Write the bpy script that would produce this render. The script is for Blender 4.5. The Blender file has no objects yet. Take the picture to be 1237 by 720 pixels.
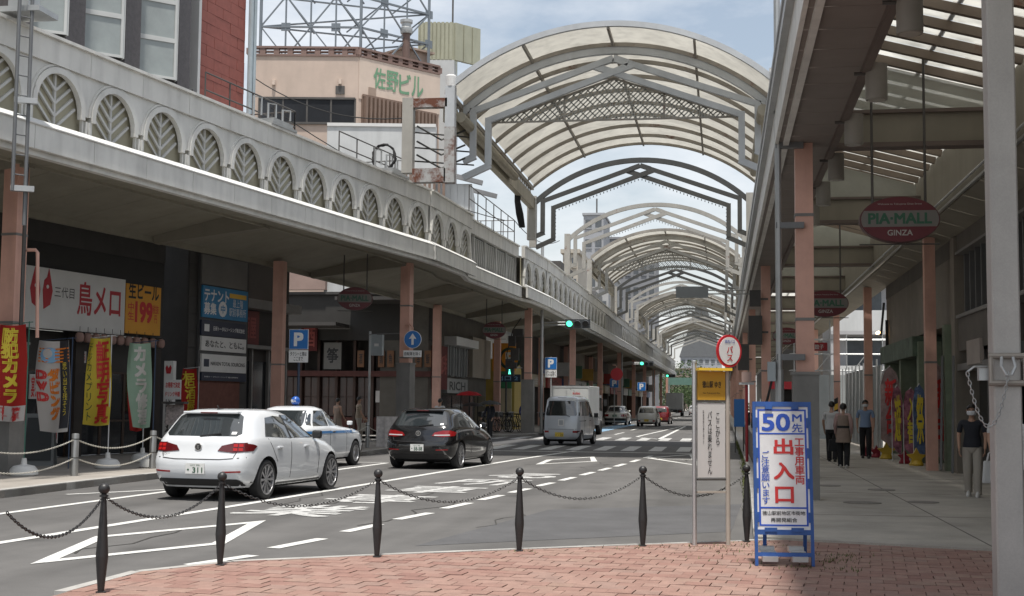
import bpy, bmesh, math, random
from mathutils import Vector as V, Matrix
from mathutils.bvhtree import BVHTree
rad = math.radians
rnd = random.Random(7)
sc = bpy.context.scene
COL = sc.collection
Z3 = V((0, 0, 1))

# ------------------------------------------------------------------ camera
F, CX, CY, ROLL = 1600.0, 618.5, 360.0, .009
PITCH = math.atan(127 / F)
YAW = math.atan((873 - CX + ROLL * 129) / F * math.cos(PITCH))
CAM = V((0, 0, 1.6))
fw = V((-math.sin(YAW) * math.cos(PITCH), math.cos(YAW) * math.cos(PITCH), math.sin(PITCH)))
rt = V((math.cos(YAW), math.sin(YAW), 0))
up = rt.cross(fw)
cd = bpy.data.cameras.new('camera')
cam = bpy.data.objects.new('camera', cd)
COL.objects.link(cam)
cd.sensor_width = 36
cd.lens = 36 * F / 1237
cd.clip_start = .1
cd.clip_end = 3000
r_ = rt + up * ROLL
u_ = up - rt * ROLL
r_.normalize(); u_.normalize()
m = Matrix((r_, u_, -fw)).transposed().to_4x4()
m.translation = CAM
cam.matrix_world = m
sc.camera = cam

# ------------------------------------------------------------------ sky, sun, exposure
SUN_EL, SUN_AZ = rad(75), rad(172)        # azimuth clockwise from +Y
w = bpy.data.worlds.new('World')
sc.world = w
w.use_nodes = True
nt = w.node_tree
bg = nt.nodes['Background']
sky = nt.nodes.new('ShaderNodeTexSky')
sky.sky_type = 'NISHITA'
sky.sun_disc = False
sky.sun_elevation = SUN_EL
sky.sun_rotation = SUN_AZ
sky.air_density = 1.3
sky.dust_density = 1.6
sky.ozone_density = 1.5
tc = nt.nodes.new('ShaderNodeTexCoord')
mp = nt.nodes.new('ShaderNodeMapping')
mp.inputs['Scale'].default_value = (1.0, 1.0, 2.6)
mp.inputs['Location'].default_value = (.35, .1, .2)
nz = nt.nodes.new('ShaderNodeTexNoise')
nz.inputs['Scale'].default_value = 3.2
nz.inputs['Detail'].default_value = 9
nz.inputs['Roughness'].default_value = .58
rp = nt.nodes.new('ShaderNodeValToRGB')
rp.color_ramp.elements[0].position = .36
rp.color_ramp.elements[0].color = (.22, .22, .22, 1)
rp.color_ramp.elements[1].position = .64
rp.color_ramp.elements[1].color = (.95, .95, .95, 1)
mx = nt.nodes.new('ShaderNodeMixRGB')
mx.inputs['Color2'].default_value = (8.9, 9.1, 9.4, 1)
nt.links.new(tc.outputs['Generated'], mp.inputs['Vector'])
nt.links.new(mp.outputs['Vector'], nz.inputs['Vector'])
nt.links.new(nz.outputs['Fac'], rp.inputs['Fac'])
nt.links.new(rp.outputs['Color'], mx.inputs['Fac'])
nt.links.new(sky.outputs['Color'], mx.inputs['Color1'])
nt.links.new(mx.outputs['Color'], bg.inputs['Color'])
bg.inputs['Strength'].default_value = .088
sd = bpy.data.lights.new('sun', 'SUN')
sd.energy = 4.0
sd.angle = rad(3)
sd.color = (1, .955, .89)
sun = bpy.data.objects.new('sun', sd)
COL.objects.link(sun)
to_sun = V((math.sin(SUN_AZ) * math.cos(SUN_EL), math.cos(SUN_AZ) * math.cos(SUN_EL), math.sin(SUN_EL)))
sun.rotation_euler = to_sun.to_track_quat('Z', 'Y').to_euler()
sun.location = (20, -20, 80)
sc.view_settings.view_transform = 'Standard'
sc.view_settings.look = 'None'
sc.view_settings.exposure = 0.42
sc.view_settings.gamma = 1
sc.cycles.max_bounces = 8
sc.cycles.transparent_max_bounces = 12

# ------------------------------------------------------------------ pixel helpers (photo pixels -> points at a known depth)
def ray(px, py):
    dx, dy = px - CX, py - CY
    return fw + rt * ((dx + ROLL * dy) / F) - up * ((dy - ROLL * dx) / F)
def at_z(px, py, z=0.0):
    d = ray(px, py)
    return CAM + d * ((z - CAM.z) / d.z)
def at_y(px, py, Y):
    d = ray(px, py)
    return CAM + d * (Y / d.y)
class Plane:
    """vertical wall plane: origin (x, y), unit direction along the wall; s metres along it, out metres towards the street"""
    def __init__(s, ox, oy, dx, dy, side=1):
        l = math.hypot(dx, dy)
        s.o = V((ox, oy, 0)); s.d = V((dx / l, dy / l, 0)); s.n = V((s.d.y, -s.d.x, 0)) * side
        s.rz = math.atan2(s.d.y, s.d.x)
    def pt(s, a, z, out=0.0):
        return s.o + s.d * a + s.n * out + Z3 * z
    def px(s, px, py):
        d = ray(px, py)
        t = (s.o - CAM).dot(s.n) / d.dot(s.n)
        p = CAM + d * t
        return (p - s.o).dot(s.d), p.z
    def s_at_y(s, Y):
        return (Y - s.o.y) / s.d.y

# ------------------------------------------------------------------ materials
MATS = {}
def M(name, col=None, rough=.6, metal=0.0, var=.12, vs=1.5, bump=0.0, bs=40.0, streak=0.0, spec=.5, coat=0.0, emit=None, es=1.0, trans=0.0, tl=0.0, alpha=1.0, fine=0.0):
    if name in MATS:
        return MATS[name]
    m = bpy.data.materials.new(name)
    MATS[name] = m
    m.use_nodes = True
    t = m.node_tree
    b = t.nodes['Principled BSDF']
    b.inputs['Roughness'].default_value = rough
    b.inputs['Metallic'].default_value = metal
    b.inputs['Specular IOR Level'].default_value = spec
    b.inputs['Coat Weight'].default_value = coat
    b.inputs['Coat Roughness'].default_value = .04
    b.inputs['Alpha'].default_value = alpha
    b.inputs['Transmission Weight'].default_value = trans
    c = (*col, 1)
    b.inputs['Base Color'].default_value = c
    L = t.links.new
    if emit:
        b.inputs['Emission Color'].default_value = (*emit, 1)
        b.inputs['Emission Strength'].default_value = es
    geo = None
    if var or bump or streak:
        geo = t.nodes.new('ShaderNodeNewGeometry')
    src = None
    if var:
        n = t.nodes.new('ShaderNodeTexNoise')
        n.inputs['Scale'].default_value = vs
        n.inputs['Detail'].default_value = 6
        n.inputs['Roughness'].default_value = .65
        L(geo.outputs['Position'], n.inputs['Vector'])
        r = t.nodes.new('ShaderNodeMapRange')
        r.inputs[1].default_value = .3; r.inputs[2].default_value = .7
        r.inputs[3].default_value = 1 - var; r.inputs[4].default_value = 1 + var
        L(n.outputs['Fac'], r.inputs[0])
        src = r.outputs[0]
    if streak:
        mp = t.nodes.new('ShaderNodeMapping')
        mp.inputs['Scale'].default_value = (2.2, 2.2, .4)
        L(geo.outputs['Position'], mp.inputs['Vector'])
        n = t.nodes.new('ShaderNodeTexNoise')
        n.inputs['Scale'].default_value = 1.2
        n.inputs['Detail'].default_value = 5
        L(mp.outputs['Vector'], n.inputs['Vector'])
        r = t.nodes.new('ShaderNodeMapRange')
        r.inputs[1].default_value = .45; r.inputs[2].default_value = .75
        r.inputs[3].default_value = 1; r.inputs[4].default_value = 1 - streak
        L(n.outputs['Fac'], r.inputs[0])
        if src:
            mu = t.nodes.new('ShaderNodeMath'); mu.operation = 'MULTIPLY'
            L(src, mu.inputs[0]); L(r.outputs[0], mu.inputs[1])
            src = mu.outputs[0]
        else:
            src = r.outputs[0]
    if fine:
        n = t.nodes.new('ShaderNodeTexNoise')
        n.inputs['Scale'].default_value = 90
        n.inputs['Detail'].default_value = 3
        L(geo.outputs['Position'], n.inputs['Vector'])
        r = t.nodes.new('ShaderNodeMapRange')
        r.inputs[1].default_value = .3; r.inputs[2].default_value = .7
        r.inputs[3].default_value = 1 - fine; r.inputs[4].default_value = 1 + fine
        L(n.outputs['Fac'], r.inputs[0])
        mu = t.nodes.new('ShaderNodeMath'); mu.operation = 'MULTIPLY'
        L(src, mu.inputs[0]); L(r.outputs[0], mu.inputs[1])
        src = mu.outputs[0]
    if src:
        v = t.nodes.new('ShaderNodeVectorMath'); v.operation = 'SCALE'
        v.inputs[0].default_value = col
        L(src, v.inputs['Scale'])
        L(v.outputs[0], b.inputs['Base Color'])
    if bump:
        n = t.nodes.new('ShaderNodeTexNoise')
        n.inputs['Scale'].default_value = bs
        n.inputs['Detail'].default_value = 4
        L(geo.outputs['Position'], n.inputs['Vector'])
        bp = t.nodes.new('ShaderNodeBump')
        bp.inputs['Strength'].default_value = bump
        bp.inputs['Distance'].default_value = .01
        L(n.outputs['Fac'], bp.inputs['Height'])
        L(bp.outputs[0], b.inputs['Normal'])
    if tl:                                   # thin translucent sheet
        tr = t.nodes.new('ShaderNodeBsdfTranslucent')
        tr.inputs['Color'].default_value = c
        if src:
            L(v.outputs[0], tr.inputs['Color'])
        mix = t.nodes.new('ShaderNodeMixShader')
        mix.inputs[0].default_value = tl
        L(b.outputs[0], mix.inputs[1]); L(tr.outputs[0], mix.inputs[2])
        L(mix.outputs[0], t.nodes['Material Output'].inputs[0])
    return m

def rust(m, amount=.5, scale=1.6, col=(.13, .042, .02), soft=.12):
    """patches of rust over a paint: stain with a shape of its own"""
    t = m.node_tree
    b = t.nodes['Principled BSDF']
    geo = t.nodes.new('ShaderNodeNewGeometry')
    n = t.nodes.new('ShaderNodeTexNoise')
    n.inputs['Scale'].default_value = scale
    n.inputs['Detail'].default_value = 8
    n.inputs['Roughness'].default_value = .7
    t.links.new(geo.outputs['Position'], n.inputs['Vector'])
    r = t.nodes.new('ShaderNodeMapRange')
    r.inputs[1].default_value = 1 - amount; r.inputs[2].default_value = 1 + soft - amount
    t.links.new(n.outputs['Fac'], r.inputs[0])
    mx = t.nodes.new('ShaderNodeMixRGB')
    mx.inputs['Color2'].default_value = (*col, 1)
    lk = b.inputs['Base Color'].links
    if lk:
        t.links.new(lk[0].from_socket, mx.inputs['Color1'])
    else:
        mx.inputs['Color1'].default_value = b.inputs['Base Color'].default_value
    t.links.new(r.outputs[0], mx.inputs['Fac'])
    t.links.new(mx.outputs[0], b.inputs['Base Color'])
    return m

# ------------------------------------------------------------------ objects
ROOTM = {}
def tag(o, label=None, cat=None, group=None, kind=None):
    if label: o['label'] = label
    if cat: o['category'] = cat
    if group: o['group'] = group
    if kind: o['kind'] = kind
    return o
def thing(name, label, cat, loc=(0, 0, 0), rz=0.0, group=None):
    o = bpy.data.objects.new(name, None)
    o.empty_display_size = .2
    COL.objects.link(o)
    o.location = loc
    o.rotation_euler = (0, 0, rz)
    ROOTM[o.name] = Matrix.Translation(V(loc)) @ Matrix.Rotation(rz, 4, 'Z')
    return tag(o, label, cat, group)
def root_of(o):
    while o.parent:
        o = o.parent
    return o
def link(name, me, parent=None, loc=None, rz=0.0):
    o = bpy.data.objects.new(name, me)
    COL.objects.link(o)
    o.parent = parent
    if loc is not None:
        o.location = loc
        o.rotation_euler = (0, 0, rz)
    return o
def dup(o, parent=None):
    c = o.copy()
    COL.objects.link(c)
    c.parent = parent
    for ch in list(o.children):
        dup(ch, c)
    return c
def dup_at(o, loc, rz=0.0, label=None):
    c = dup(o)
    c.location = loc
    c.rotation_euler = (0, 0, rz)
    ROOTM[c.name] = Matrix.Translation(V(loc)) @ Matrix.Rotation(rz, 4, 'Z')
    if label: c['label'] = label
    return c

class MB:
    def __init__(s):
        s.v = []; s.f = []
    def add(s, vs, fs):
        n = len(s.v)
        s.v += [V(p) for p in vs]
        s.f += [tuple(i + n for i in f) for f in fs]
        return s
    def hexa(s, c):
        return s.add(c, [(0, 3, 2, 1), (4, 5, 6, 7), (0, 1, 5, 4), (1, 2, 6, 5), (2, 3, 7, 6), (3, 0, 4, 7)])
    def box(s, x, y, z, sx, sy, sz, rz=0.0):
        """centre x, y; base z"""
        ca, sa = math.cos(rz), math.sin(rz)
        c = []
        for zz in (z, z + sz):
            for a, b in ((-1, -1), (1, -1), (1, 1), (-1, 1)):
                u, w = a * sx / 2, b * sy / 2
                c.append((x + u * ca - w * sa, y + u * sa + w * ca, zz))
        return s.hexa(c)
    def pbox(s, P, a0, a1, z0, z1, o0, o1):
        c = [P.pt(a0, z0, o1), P.pt(a1, z0, o1), P.pt(a1, z0, o0), P.pt(a0, z0, o0),
             P.pt(a0, z1, o1), P.pt(a1, z1, o1), P.pt(a1, z1, o0), P.pt(a0, z1, o0)]
        if P.d.cross(P.n).z < 0:
            return s.hexa([c[i] for i in (0, 1, 2, 3, 4, 5, 6, 7)])
        return s.hexa([c[i] for i in (3, 2, 1, 0, 7, 6, 5, 4)])
    def beam(s, p, q, w, h, upv=Z3):
        p, q = V(p), V(q)
        d = (q - p).normalized()
        x = d.cross(upv)
        if x.length < 1e-4:
            x = d.cross(V((0, 1, 0)))
        x.normalize()
        y = x.cross(d)
        a, b = x * w / 2, y * h / 2
        return s.hexa([p - a - b, p + a - b, q + a - b, q - a - b, p - a + b, p + a + b, q + a + b, q - a + b])
    def tube(s, pts, r, n=8, caps=True):
        pts = [V(p) for p in pts]
        rs = r if isinstance(r, (list, tuple)) else [r] * len(pts)
        vs, fs = [], []
        for i, p in enumerate(pts):
            d = (pts[min(i + 1, len(pts) - 1)] - pts[max(i - 1, 0)]).normalized()
            if i == 0:
                x = d.cross(Z3)
                if x.length < .3:
                    x = d.cross(V((0, 1, 0)))
            else:                                   # carry the frame along so that the tube never twists
                x = x - d * x.dot(d)
                if x.length < 1e-4: x = d.cross(V((0, 1, 0)))
            x.normalize()
            y = d.cross(x)
            for k in range(n):
                a = 2 * math.pi * k / n
                vs.append(p + (x * math.cos(a) + y * math.sin(a)) * rs[i])
        for i in range(len(pts) - 1):
            for k in range(n):
                k2 = (k + 1) % n
                fs.append((i * n + k, i * n + k2, (i + 1) * n + k2, (i + 1) * n + k))
        if caps:
            fs.append(tuple(range(n))[::-1]); fs.append(tuple(range((len(pts) - 1) * n, len(pts) * n)))
        return s.add(vs, fs)
    def lathe(s, prof, x=0, y=0, n=16, caps=True):
        vs, fs = [], []
        for r, z in prof:
            for k in range(n):
                a = 2 * math.pi * k / n
                vs.append((x + r * math.cos(a), y + r * math.sin(a), z))
        m_ = len(prof)
        for i in range(m_ - 1):
            for k in range(n):
                k2 = (k + 1) % n
                fs.append((i * n + k, i * n + k2, (i + 1) * n + k2, (i + 1) * n + k))
        if caps:
            fs.append(tuple(range(n))[::-1]); fs.append(tuple(range((m_ - 1) * n, m_ * n)))
        return s.add(vs, fs)
    def prism(s, poly, fn, d0, d1):
        """poly: list of (u, v); fn(u, v, d) -> point; extrude from d0 to d1"""
        n = len(poly)
        vs = [fn(u, v, d0) for u, v in poly] + [fn(u, v, d1) for u, v in poly]
        fs = [tuple(range(n))[::-1], tuple(range(n, 2 * n))]
        fs += [(i, (i + 1) % n, n + (i + 1) % n, n + i) for i in range(n)]
        return s.add(vs, fs)
    def quad(s, a, b, c, d):
        return s.add([a, b, c, d], [(0, 1, 2, 3)])
    def mesh(s, name, mat, smooth=False, M_=None, sharp=35):
        me = bpy.data.meshes.new(name)
        vs = [M_ @ p for p in s.v] if M_ is not None else s.v
        me.from_pydata([tuple(p) for p in vs], [], s.f)
        bm = bmesh.new(); bm.from_mesh(me)
        bmesh.ops.recalc_face_normals(bm, faces=bm.faces)
        if smooth:
            for f in bm.faces: f.smooth = True
            c = math.cos(rad(sharp))
            for e in bm.edges:
                if len(e.link_faces) == 2 and e.link_faces[0].normal.dot(e.link_faces[1].normal) < c:
                    e.smooth = False
        bm.to_mesh(me); bm.free()
        if mat: me.materials.append(mat)
        return me
    def part(s, name, mat, parent, smooth=False, sharp=35):
        """world-space vertices -> child of parent"""
        Mx = ROOTM[root_of(parent).name].inverted()
        return link(name, s.mesh(name, mat, smooth, Mx, sharp), parent)
    def local(s, name, mat, parent, smooth=False, sharp=35):
        return link(name, s.mesh(name, mat, smooth, None, sharp), parent)
    def top(s, name, mat, label, cat, group=None, smooth=False, kind=None):
        lo = V([min(p[i] for p in s.v) for i in range(3)])
        hi = V([max(p[i] for p in s.v) for i in range(3)])
        b = V(((lo.x + hi.x) / 2, (lo.y + hi.y) / 2, lo.z))
        o = link(name, s.mesh(name, mat, smooth, Matrix.Translation(-b)))
        o.location = b
        ROOTM[o.name] = Matrix.Translation(b)
        return tag(o, label, cat, group, kind)
    def struct(s, name, mat, parent=None, smooth=False):
        o = link(name, s.mesh(name, mat, smooth), parent)
        o['kind'] = 'structure'
        ROOTM[o.name] = Matrix.Identity(4)
        return o

# ------------------------------------------------------------------ lettering: collected here, turned into meshes in one go at the end
TEXTS = []
def text(parent, s, o, r, u, w, h, mat, bold=.0, off=.004, name='lettering', line=1.0, fit=True):
    """o centre point, r / u unit vectors, box w x h"""
    TEXTS.append((parent, s, V(o), V(r).normalized(), V(u).normalized(), w, h, mat, bold, off, name, line, fit))
def ptext(parent, P, s, a0, a1, z0, z1, out, mat, bold=.0, **k):
    r = P.d if P.d.cross(P.n).z < 0 else -P.d
    text(parent, s, P.pt((a0 + a1) / 2, (z0 + z1) / 2, out), r, Z3, abs(a1 - a0), z1 - z0, mat, bold, **k)
def flush_texts():
    tmp = []
    for T in TEXTS:
        c = bpy.data.curves.new('t', 'FONT')
        c.body = T[1]; c.size = 1; c.align_x = 'CENTER'; c.resolution_u = 3
        c.space_line = T[11]
        o = bpy.data.objects.new('t', c)
        COL.objects.link(o)
        tmp.append(o)
    dg = bpy.context.evaluated_depsgraph_get()
    dg.update()
    for T, o in zip(TEXTS, tmp):
        parent, s, org, r, u, w, h, mat, bold, off, name, line, fit = T
        me = bpy.data.meshes.new_from_object(o.evaluated_get(dg))
        if not len(me.vertices):
            continue
        xs = [v.co.x for v in me.vertices]; ys = [v.co.y for v in me.vertices]
        bw, bh = max(xs) - min(xs), max(ys) - min(ys)
        cx, cy = (max(xs) + min(xs)) / 2, (max(ys) + min(ys)) / 2
        sx, sy = w / max(bw, .01), h / max(bh, .01)
        if not fit:
            sx = sy = min(sx, sy)
        n = r.cross(u)
        Mx = ROOTM[root_of(parent).name].inverted() if parent else Matrix.Identity(4)
        if bold > .004:                     # heavier strokes: the flat glyphs laid four times, a hair apart
            src = [(v.co.x, v.co.y) for v in me.vertices]; fc = [tuple(p.vertices) for p in me.polygons]
            me2 = bpy.data.meshes.new(name)
            vs, fs = [], []
            e = bold * .8
            for q, (ox, oy) in enumerate(((-e, -e), (e, -e), (e, e), (-e, e))):
                k = len(vs)
                vs += [(x + ox, y + oy, q * .0004) for x, y in src]; fs += [tuple(i + k for i in f) for f in fc]
            me2.from_pydata(vs, [], fs)
            bpy.data.meshes.remove(me); me = me2
        for v in me.vertices:
            v.co = Mx @ (org + r * ((v.co.x - cx) * sx) + u * ((v.co.y - cy) * sy) + n * (off + v.co.z))
        me.materials.clear(); me.materials.append(mat)
        me.name = name
        ob = link(name, me, parent)
        if not parent:
            ob['kind'] = 'structure'
    for o in tmp:
        c = o.data
        bpy.data.objects.remove(o)
        bpy.data.curves.remove(c)
# ------------------------------------------------------------------ palette
ASPH = M('asphalt', (.104, .101, .098), .9, var=.16, vs=.8, bump=.25, bs=70, fine=.14)
def wear(m):
    t = m.node_tree; b = t.nodes['Principled BSDF']
    geo = t.nodes.new('ShaderNodeNewGeometry'); mp = t.nodes.new('ShaderNodeMapping')
    mp.inputs['Scale'].default_value = (1.1, .07, 1); mp.inputs['Rotation'].default_value = (0, 0, .08)
    n = t.nodes.new('ShaderNodeTexNoise'); n.inputs['Scale'].default_value = 1; n.inputs['Detail'].default_value = 5
    r = t.nodes.new('ShaderNodeMapRange'); r.inputs[1].default_value = .35; r.inputs[2].default_value = .65; r.inputs[3].default_value = .78; r.inputs[4].default_value = 1.14
    n2 = t.nodes.new('ShaderNodeTexVoronoi'); n2.inputs['Scale'].default_value = .55
    r2 = t.nodes.new('ShaderNodeMapRange'); r2.inputs[1].default_value = .03; r2.inputs[2].default_value = .16; r2.inputs[3].default_value = .72; r2.inputs[4].default_value = 1
    mu = t.nodes.new('ShaderNodeMath'); mu.operation = 'MULTIPLY'
    v = t.nodes.new('ShaderNodeVectorMath'); v.operation = 'SCALE'
    L = t.links.new
    L(geo.outputs['Position'], mp.inputs['Vector']); L(mp.outputs[0], n.inputs['Vector']); L(n.outputs['Fac'], r.inputs[0])
    L(geo.outputs['Position'], n2.inputs['Vector']); L(n2.outputs['Distance'], r2.inputs[0])
    L(r.outputs[0], mu.inputs[0]); L(r2.outputs[0], mu.inputs[1])
    L(b.inputs['Base Color'].links[0].from_socket, v.inputs[0]); L(mu.outputs[0], v.inputs['Scale']); L(v.outputs[0], b.inputs['Base Color'])
wear(ASPH)
ASPH2 = M('asphalt_patch', (.085, .085, .088), .9, var=.18, vs=1.2, bump=.25, bs=70, fine=.14)
CONC = M('pavement_concrete', (.38, .355, .315), .85, var=.26, vs=.7, bump=.15, bs=30, fine=.1)
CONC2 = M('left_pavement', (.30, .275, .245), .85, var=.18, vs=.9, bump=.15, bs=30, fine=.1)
KERB = M('kerb_stone', (.36, .35, .33), .85, var=.2, vs=3, bump=.2, bs=40)
PAINT = rust(M('road_paint', (.60, .60, .58), .75, var=.14, vs=5, fine=.16), .43, 6, (.14, .14, .138), .16)
PAINTW = rust(M('worn_shaded_road_paint', (.46, .46, .45), .8, var=.18, vs=4, fine=.2), .47, 7, (.13, .13, .128), .18)  # worn, and darkened to carry the vault's shade on the zebra stripes
GREY_P = rust(M('grey_panel', (.68, .67, .63), .5, var=.1, vs=.9, streak=.2), .32, .9, (.24, .22, .18), .3)
GREY_C = rust(M('cornice_paint', (.70, .685, .64), .5, var=.1, vs=.8, streak=.22), .36, .7, (.25, .22, .17), .3)
LEDGE = M('ledge_metal', (.74, .74, .72), .35, var=.1, vs=2)
TAN = M('panel_tan', (.40, .37, .27), .6, var=.1, vs=1.5, streak=.1)
LEAF = M('leaf_rib_paint', (.56, .555, .53), .5, var=.08)
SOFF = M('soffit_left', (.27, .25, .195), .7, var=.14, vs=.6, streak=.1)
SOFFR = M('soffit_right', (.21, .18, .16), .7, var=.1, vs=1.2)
DARKM = M('dark_metal', (.075, .07, .065), .55, var=.2, vs=2)
JOINT = M('dark_joint', (.04, .038, .035), .8, var=0)
PINK = rust(M('pink_column_paint', (.62, .36, .285), .5, var=.12, vs=1.5, streak=.2), .32, 2.2, (.26, .16, .12), .2)
BASEG = M('column_base_metal', (.20, .195, .185), .5, metal=.2, var=.15, vs=2, streak=.2)
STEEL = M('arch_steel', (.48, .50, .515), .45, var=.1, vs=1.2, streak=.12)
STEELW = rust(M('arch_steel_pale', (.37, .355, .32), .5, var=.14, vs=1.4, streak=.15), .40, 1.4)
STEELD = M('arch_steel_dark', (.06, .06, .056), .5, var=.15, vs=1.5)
STEELB = rust(M('rib_steel', (.29, .265, .23), .55, var=.2, vs=1.4), .42, 1.5)
RUSTY = rust(M('rusty_steel', (.40, .40, .39), .7, var=.15, vs=2), .56, 1.5)
MEMB = M('roof_membrane', (.66, .64, .575), .6, var=.16, vs=.7, tl=.36, streak=.2)
MESHM = M('perforated_sheet', (.34, .34, .31), .6, var=.15, vs=6)
GIRD = M('girder_cream', (.38, .34, .26), .6, var=.16, vs=.7, streak=.2)
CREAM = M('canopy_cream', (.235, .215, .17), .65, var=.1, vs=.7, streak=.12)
FROST = M('roof_sheet', (.62, .615, .57), .5, var=.25, vs=1.1, tl=.60, streak=.35)
RAFT = rust(M('rafter_steel', (.16, .125, .095), .6, var=.15, vs=1.2), .40, 1.3)
ALU = M('brushed_aluminium', (.55, .55, .55), .38, metal=.75, var=.06)
GALV = M('galvanised_steel', (.42, .43, .43), .45, metal=.55, var=.1, vs=3)
BLACKM = M('black_iron', (.022, .022, .023), .45, var=.1, vs=4)
BLACKR = M('black_rubber', (.018, .018, .018), .8, var=.1)
WHITE = M('white_paint', (.74, .74, .73), .5, var=.04)
WHITE2 = M('white_board', (.64, .635, .62), .45, var=.06)
BLACKT = M('black_ink', (.02, .02, .022), .6, var=0)
REDT = M('red_ink', (.55, .03, .03), .55, var=0)
BLUET = M('blue_ink', (.02, .075, .42), .5, var=0)
GREENT = M('green_ink', (.05, .24, .11), .5, var=0)
YELLOW = M('yellow_board', (.72, .44, .05), .5, var=.05)

# ------------------------------------------------------------------ ground
def poly_sheet(name, pts, z, mat, kind='structure', parent=None):
    b = MB()
    b.add([(x, y, z) for x, y in pts], [tuple(range(len(pts)))])
    return b.struct(name, mat, parent)
EARTH = M('far_ground', (.16, .155, .145), .9, var=.2, vs=.05)
poly_sheet('ground', [(-900, -300), (900, -300), (900, 1500), (-900, 1500)], -.16, EARTH)
poly_sheet('road', [(-60, 2), (12, 2), (12, 600), (-60, 600)], 0, ASPH)
# resurfaced strips in the asphalt
poly_sheet('road_patch', [(-3.4, 14.6), (.1, 17.2), (.3, 22), (-2.6, 20)], .003, ASPH2)
poly_sheet('road_patch', [(-10.2, 51.6), (.5, 51.6), (.5, 58.2), (-10.2, 58.2)], .003, ASPH2)

KL = [(-12.6, 4), (-11.75, 16), (-11.45, 20), (-11.4, 23), (-11.25, 27), (-10.85, 32), (-10.55, 38), (-10.5, 44), (-10.7, 46.2), (-11.5, 47.4), (-13, 47.8), (-40, 47.8)]
KL2 = [(-40, 56.2), (-12.3, 56.2), (-11.2, 58.2), (-10.3, 61.6), (-9.2, 63.4), (-8.95, 68), (-8.8, 110), (-8.4, 250), (-7.9, 500)]
KR = [(.66, 520), (.66, 120), (.64, 60), (.62, 43), (.58, 32), (.48, 24), (.40, 19), (.36, 16.6)]
def slab(name, pts, z, mat):
    b = MB()
    b.prism(pts, lambda u, v, d: V((u, v, d)), -.15, z)
    return b.struct(name, mat)
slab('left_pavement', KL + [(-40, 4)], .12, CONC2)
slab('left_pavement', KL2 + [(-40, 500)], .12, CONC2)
slab('right_pavement', [(.36, 16.05)] + KR[::-1][1:] + [(14, 520), (14, 14.2), (4.6, 14.75)], .06, CONC)

def kerb(name, pts, zt, wid, mat, inner=1, step=1.0, skirt=-.12):
    """row of kerb stones along pts; each near stone is a part"""
    root = thing(name, None, None)
    root['kind'] = 'structure'
    P = [V((x, y, 0)) for x, y in pts]
    rest = MB()
    for a, b in zip(P[:-1], P[1:]):
        d = (b - a); L = d.length; d.normalize()
        n = V((-d.y, d.x, 0)) * inner
        k = max(1, round(L / step)) if L < 40 else max(1, round(L / 6))
        for i in range(k):
            p = a + d * (L * i / k + .006); q = a + d * (L * (i + 1) / k - .006)
            mbx = MB() if p.length < 58 and p.x > -16 else rest
            dz = rnd.uniform(-.003, .003)
            mbx.hexa([p + Z3 * skirt, q + Z3 * skirt, q + n * wid + Z3 * skirt, p + n * wid + Z3 * skirt,
                      p + Z3 * (zt + dz), q + Z3 * (zt + dz), q + n * wid + Z3 * (zt + dz), p + n * wid + Z3 * (zt + dz)])
            if mbx is not rest:
                mbx.part('kerb_stone', mat, root)
    if rest.v:
        o = rest.part('kerb_run', mat, root); o['kind'] = 'stuff'
    return root
kerb('left_kerb', KL, .135, .18, KERB, 1)
kerb('left_kerb', KL2, .135, .18, KERB, 1, 2.0)
kerb('right_kerb', KR, .10, .16, KERB, 1)

# ------------------------------------------------------------------ road markings (paint sheets 5 mm above the asphalt)
def stripe(pts, wdt, name='road_marking', z=.006, mat=PAINT):
    P = [V((x, y, z)) for x, y in pts]
    b = MB()
    L, Rr = [], []
    for i, p in enumerate(P):
        d = (P[min(i + 1, len(P) - 1)] - P[max(i - 1, 0)]).normalized()
        n = V((-d.y, d.x, 0))
        L.append(p + n * wdt / 2); Rr.append(p - n * wdt / 2)
    k = len(P)
    b.add(L + Rr, [(i, i + 1, k + i + 1, k + i) for i in range(k - 1)])
    return b.struct(name, mat)
def loop(pts, wdt, z=.006):
    P = [V((x, y, z)) for x, y in pts]
    c = sum(P, V()) / len(P)
    n = len(P)
    inn = []
    for i in range(n):
        a, b_, c_ = P[i - 1], P[i], P[(i + 1) % n]
        d1 = (b_ - a).normalized(); d2 = (c_ - b_).normalized()
        n1 = V((-d1.y, d1.x, 0)); n2 = V((-d2.y, d2.x, 0))
        if n1.dot(c - b_) < 0: n1 = -n1
        if n2.dot(c - b_) < 0: n2 = -n2
        bis = (n1 + n2).normalized()
        inn.append(b_ + bis * (wdt / max(.3, bis.dot(n1))))
    b = MB()
    b.add(P + inn, [(i, (i + 1) % n, n + (i + 1) % n, n + i) for i in range(n)])
    return b.struct('road_marking', PAINT)
stripe([(-8.6, 7), (-7.93, 13.81), (-7.27, 20.22), (-5.82, 37.01), (-4.95, 45)], .16)
stripe([(-10.6, 8), (-9.92, 17.24), (-9.63, 21.92), (-8.95, 30.16), (-8.71, 34)], .15)
stripe([(-10.9, 21), (-9.85, 22.6)], .12)
stripe([(-10.35, 34.2), (-8.7, 34.2)], .12)
stripe([(-8.3, 38.5), (-8.0, 43)], .15)
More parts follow.
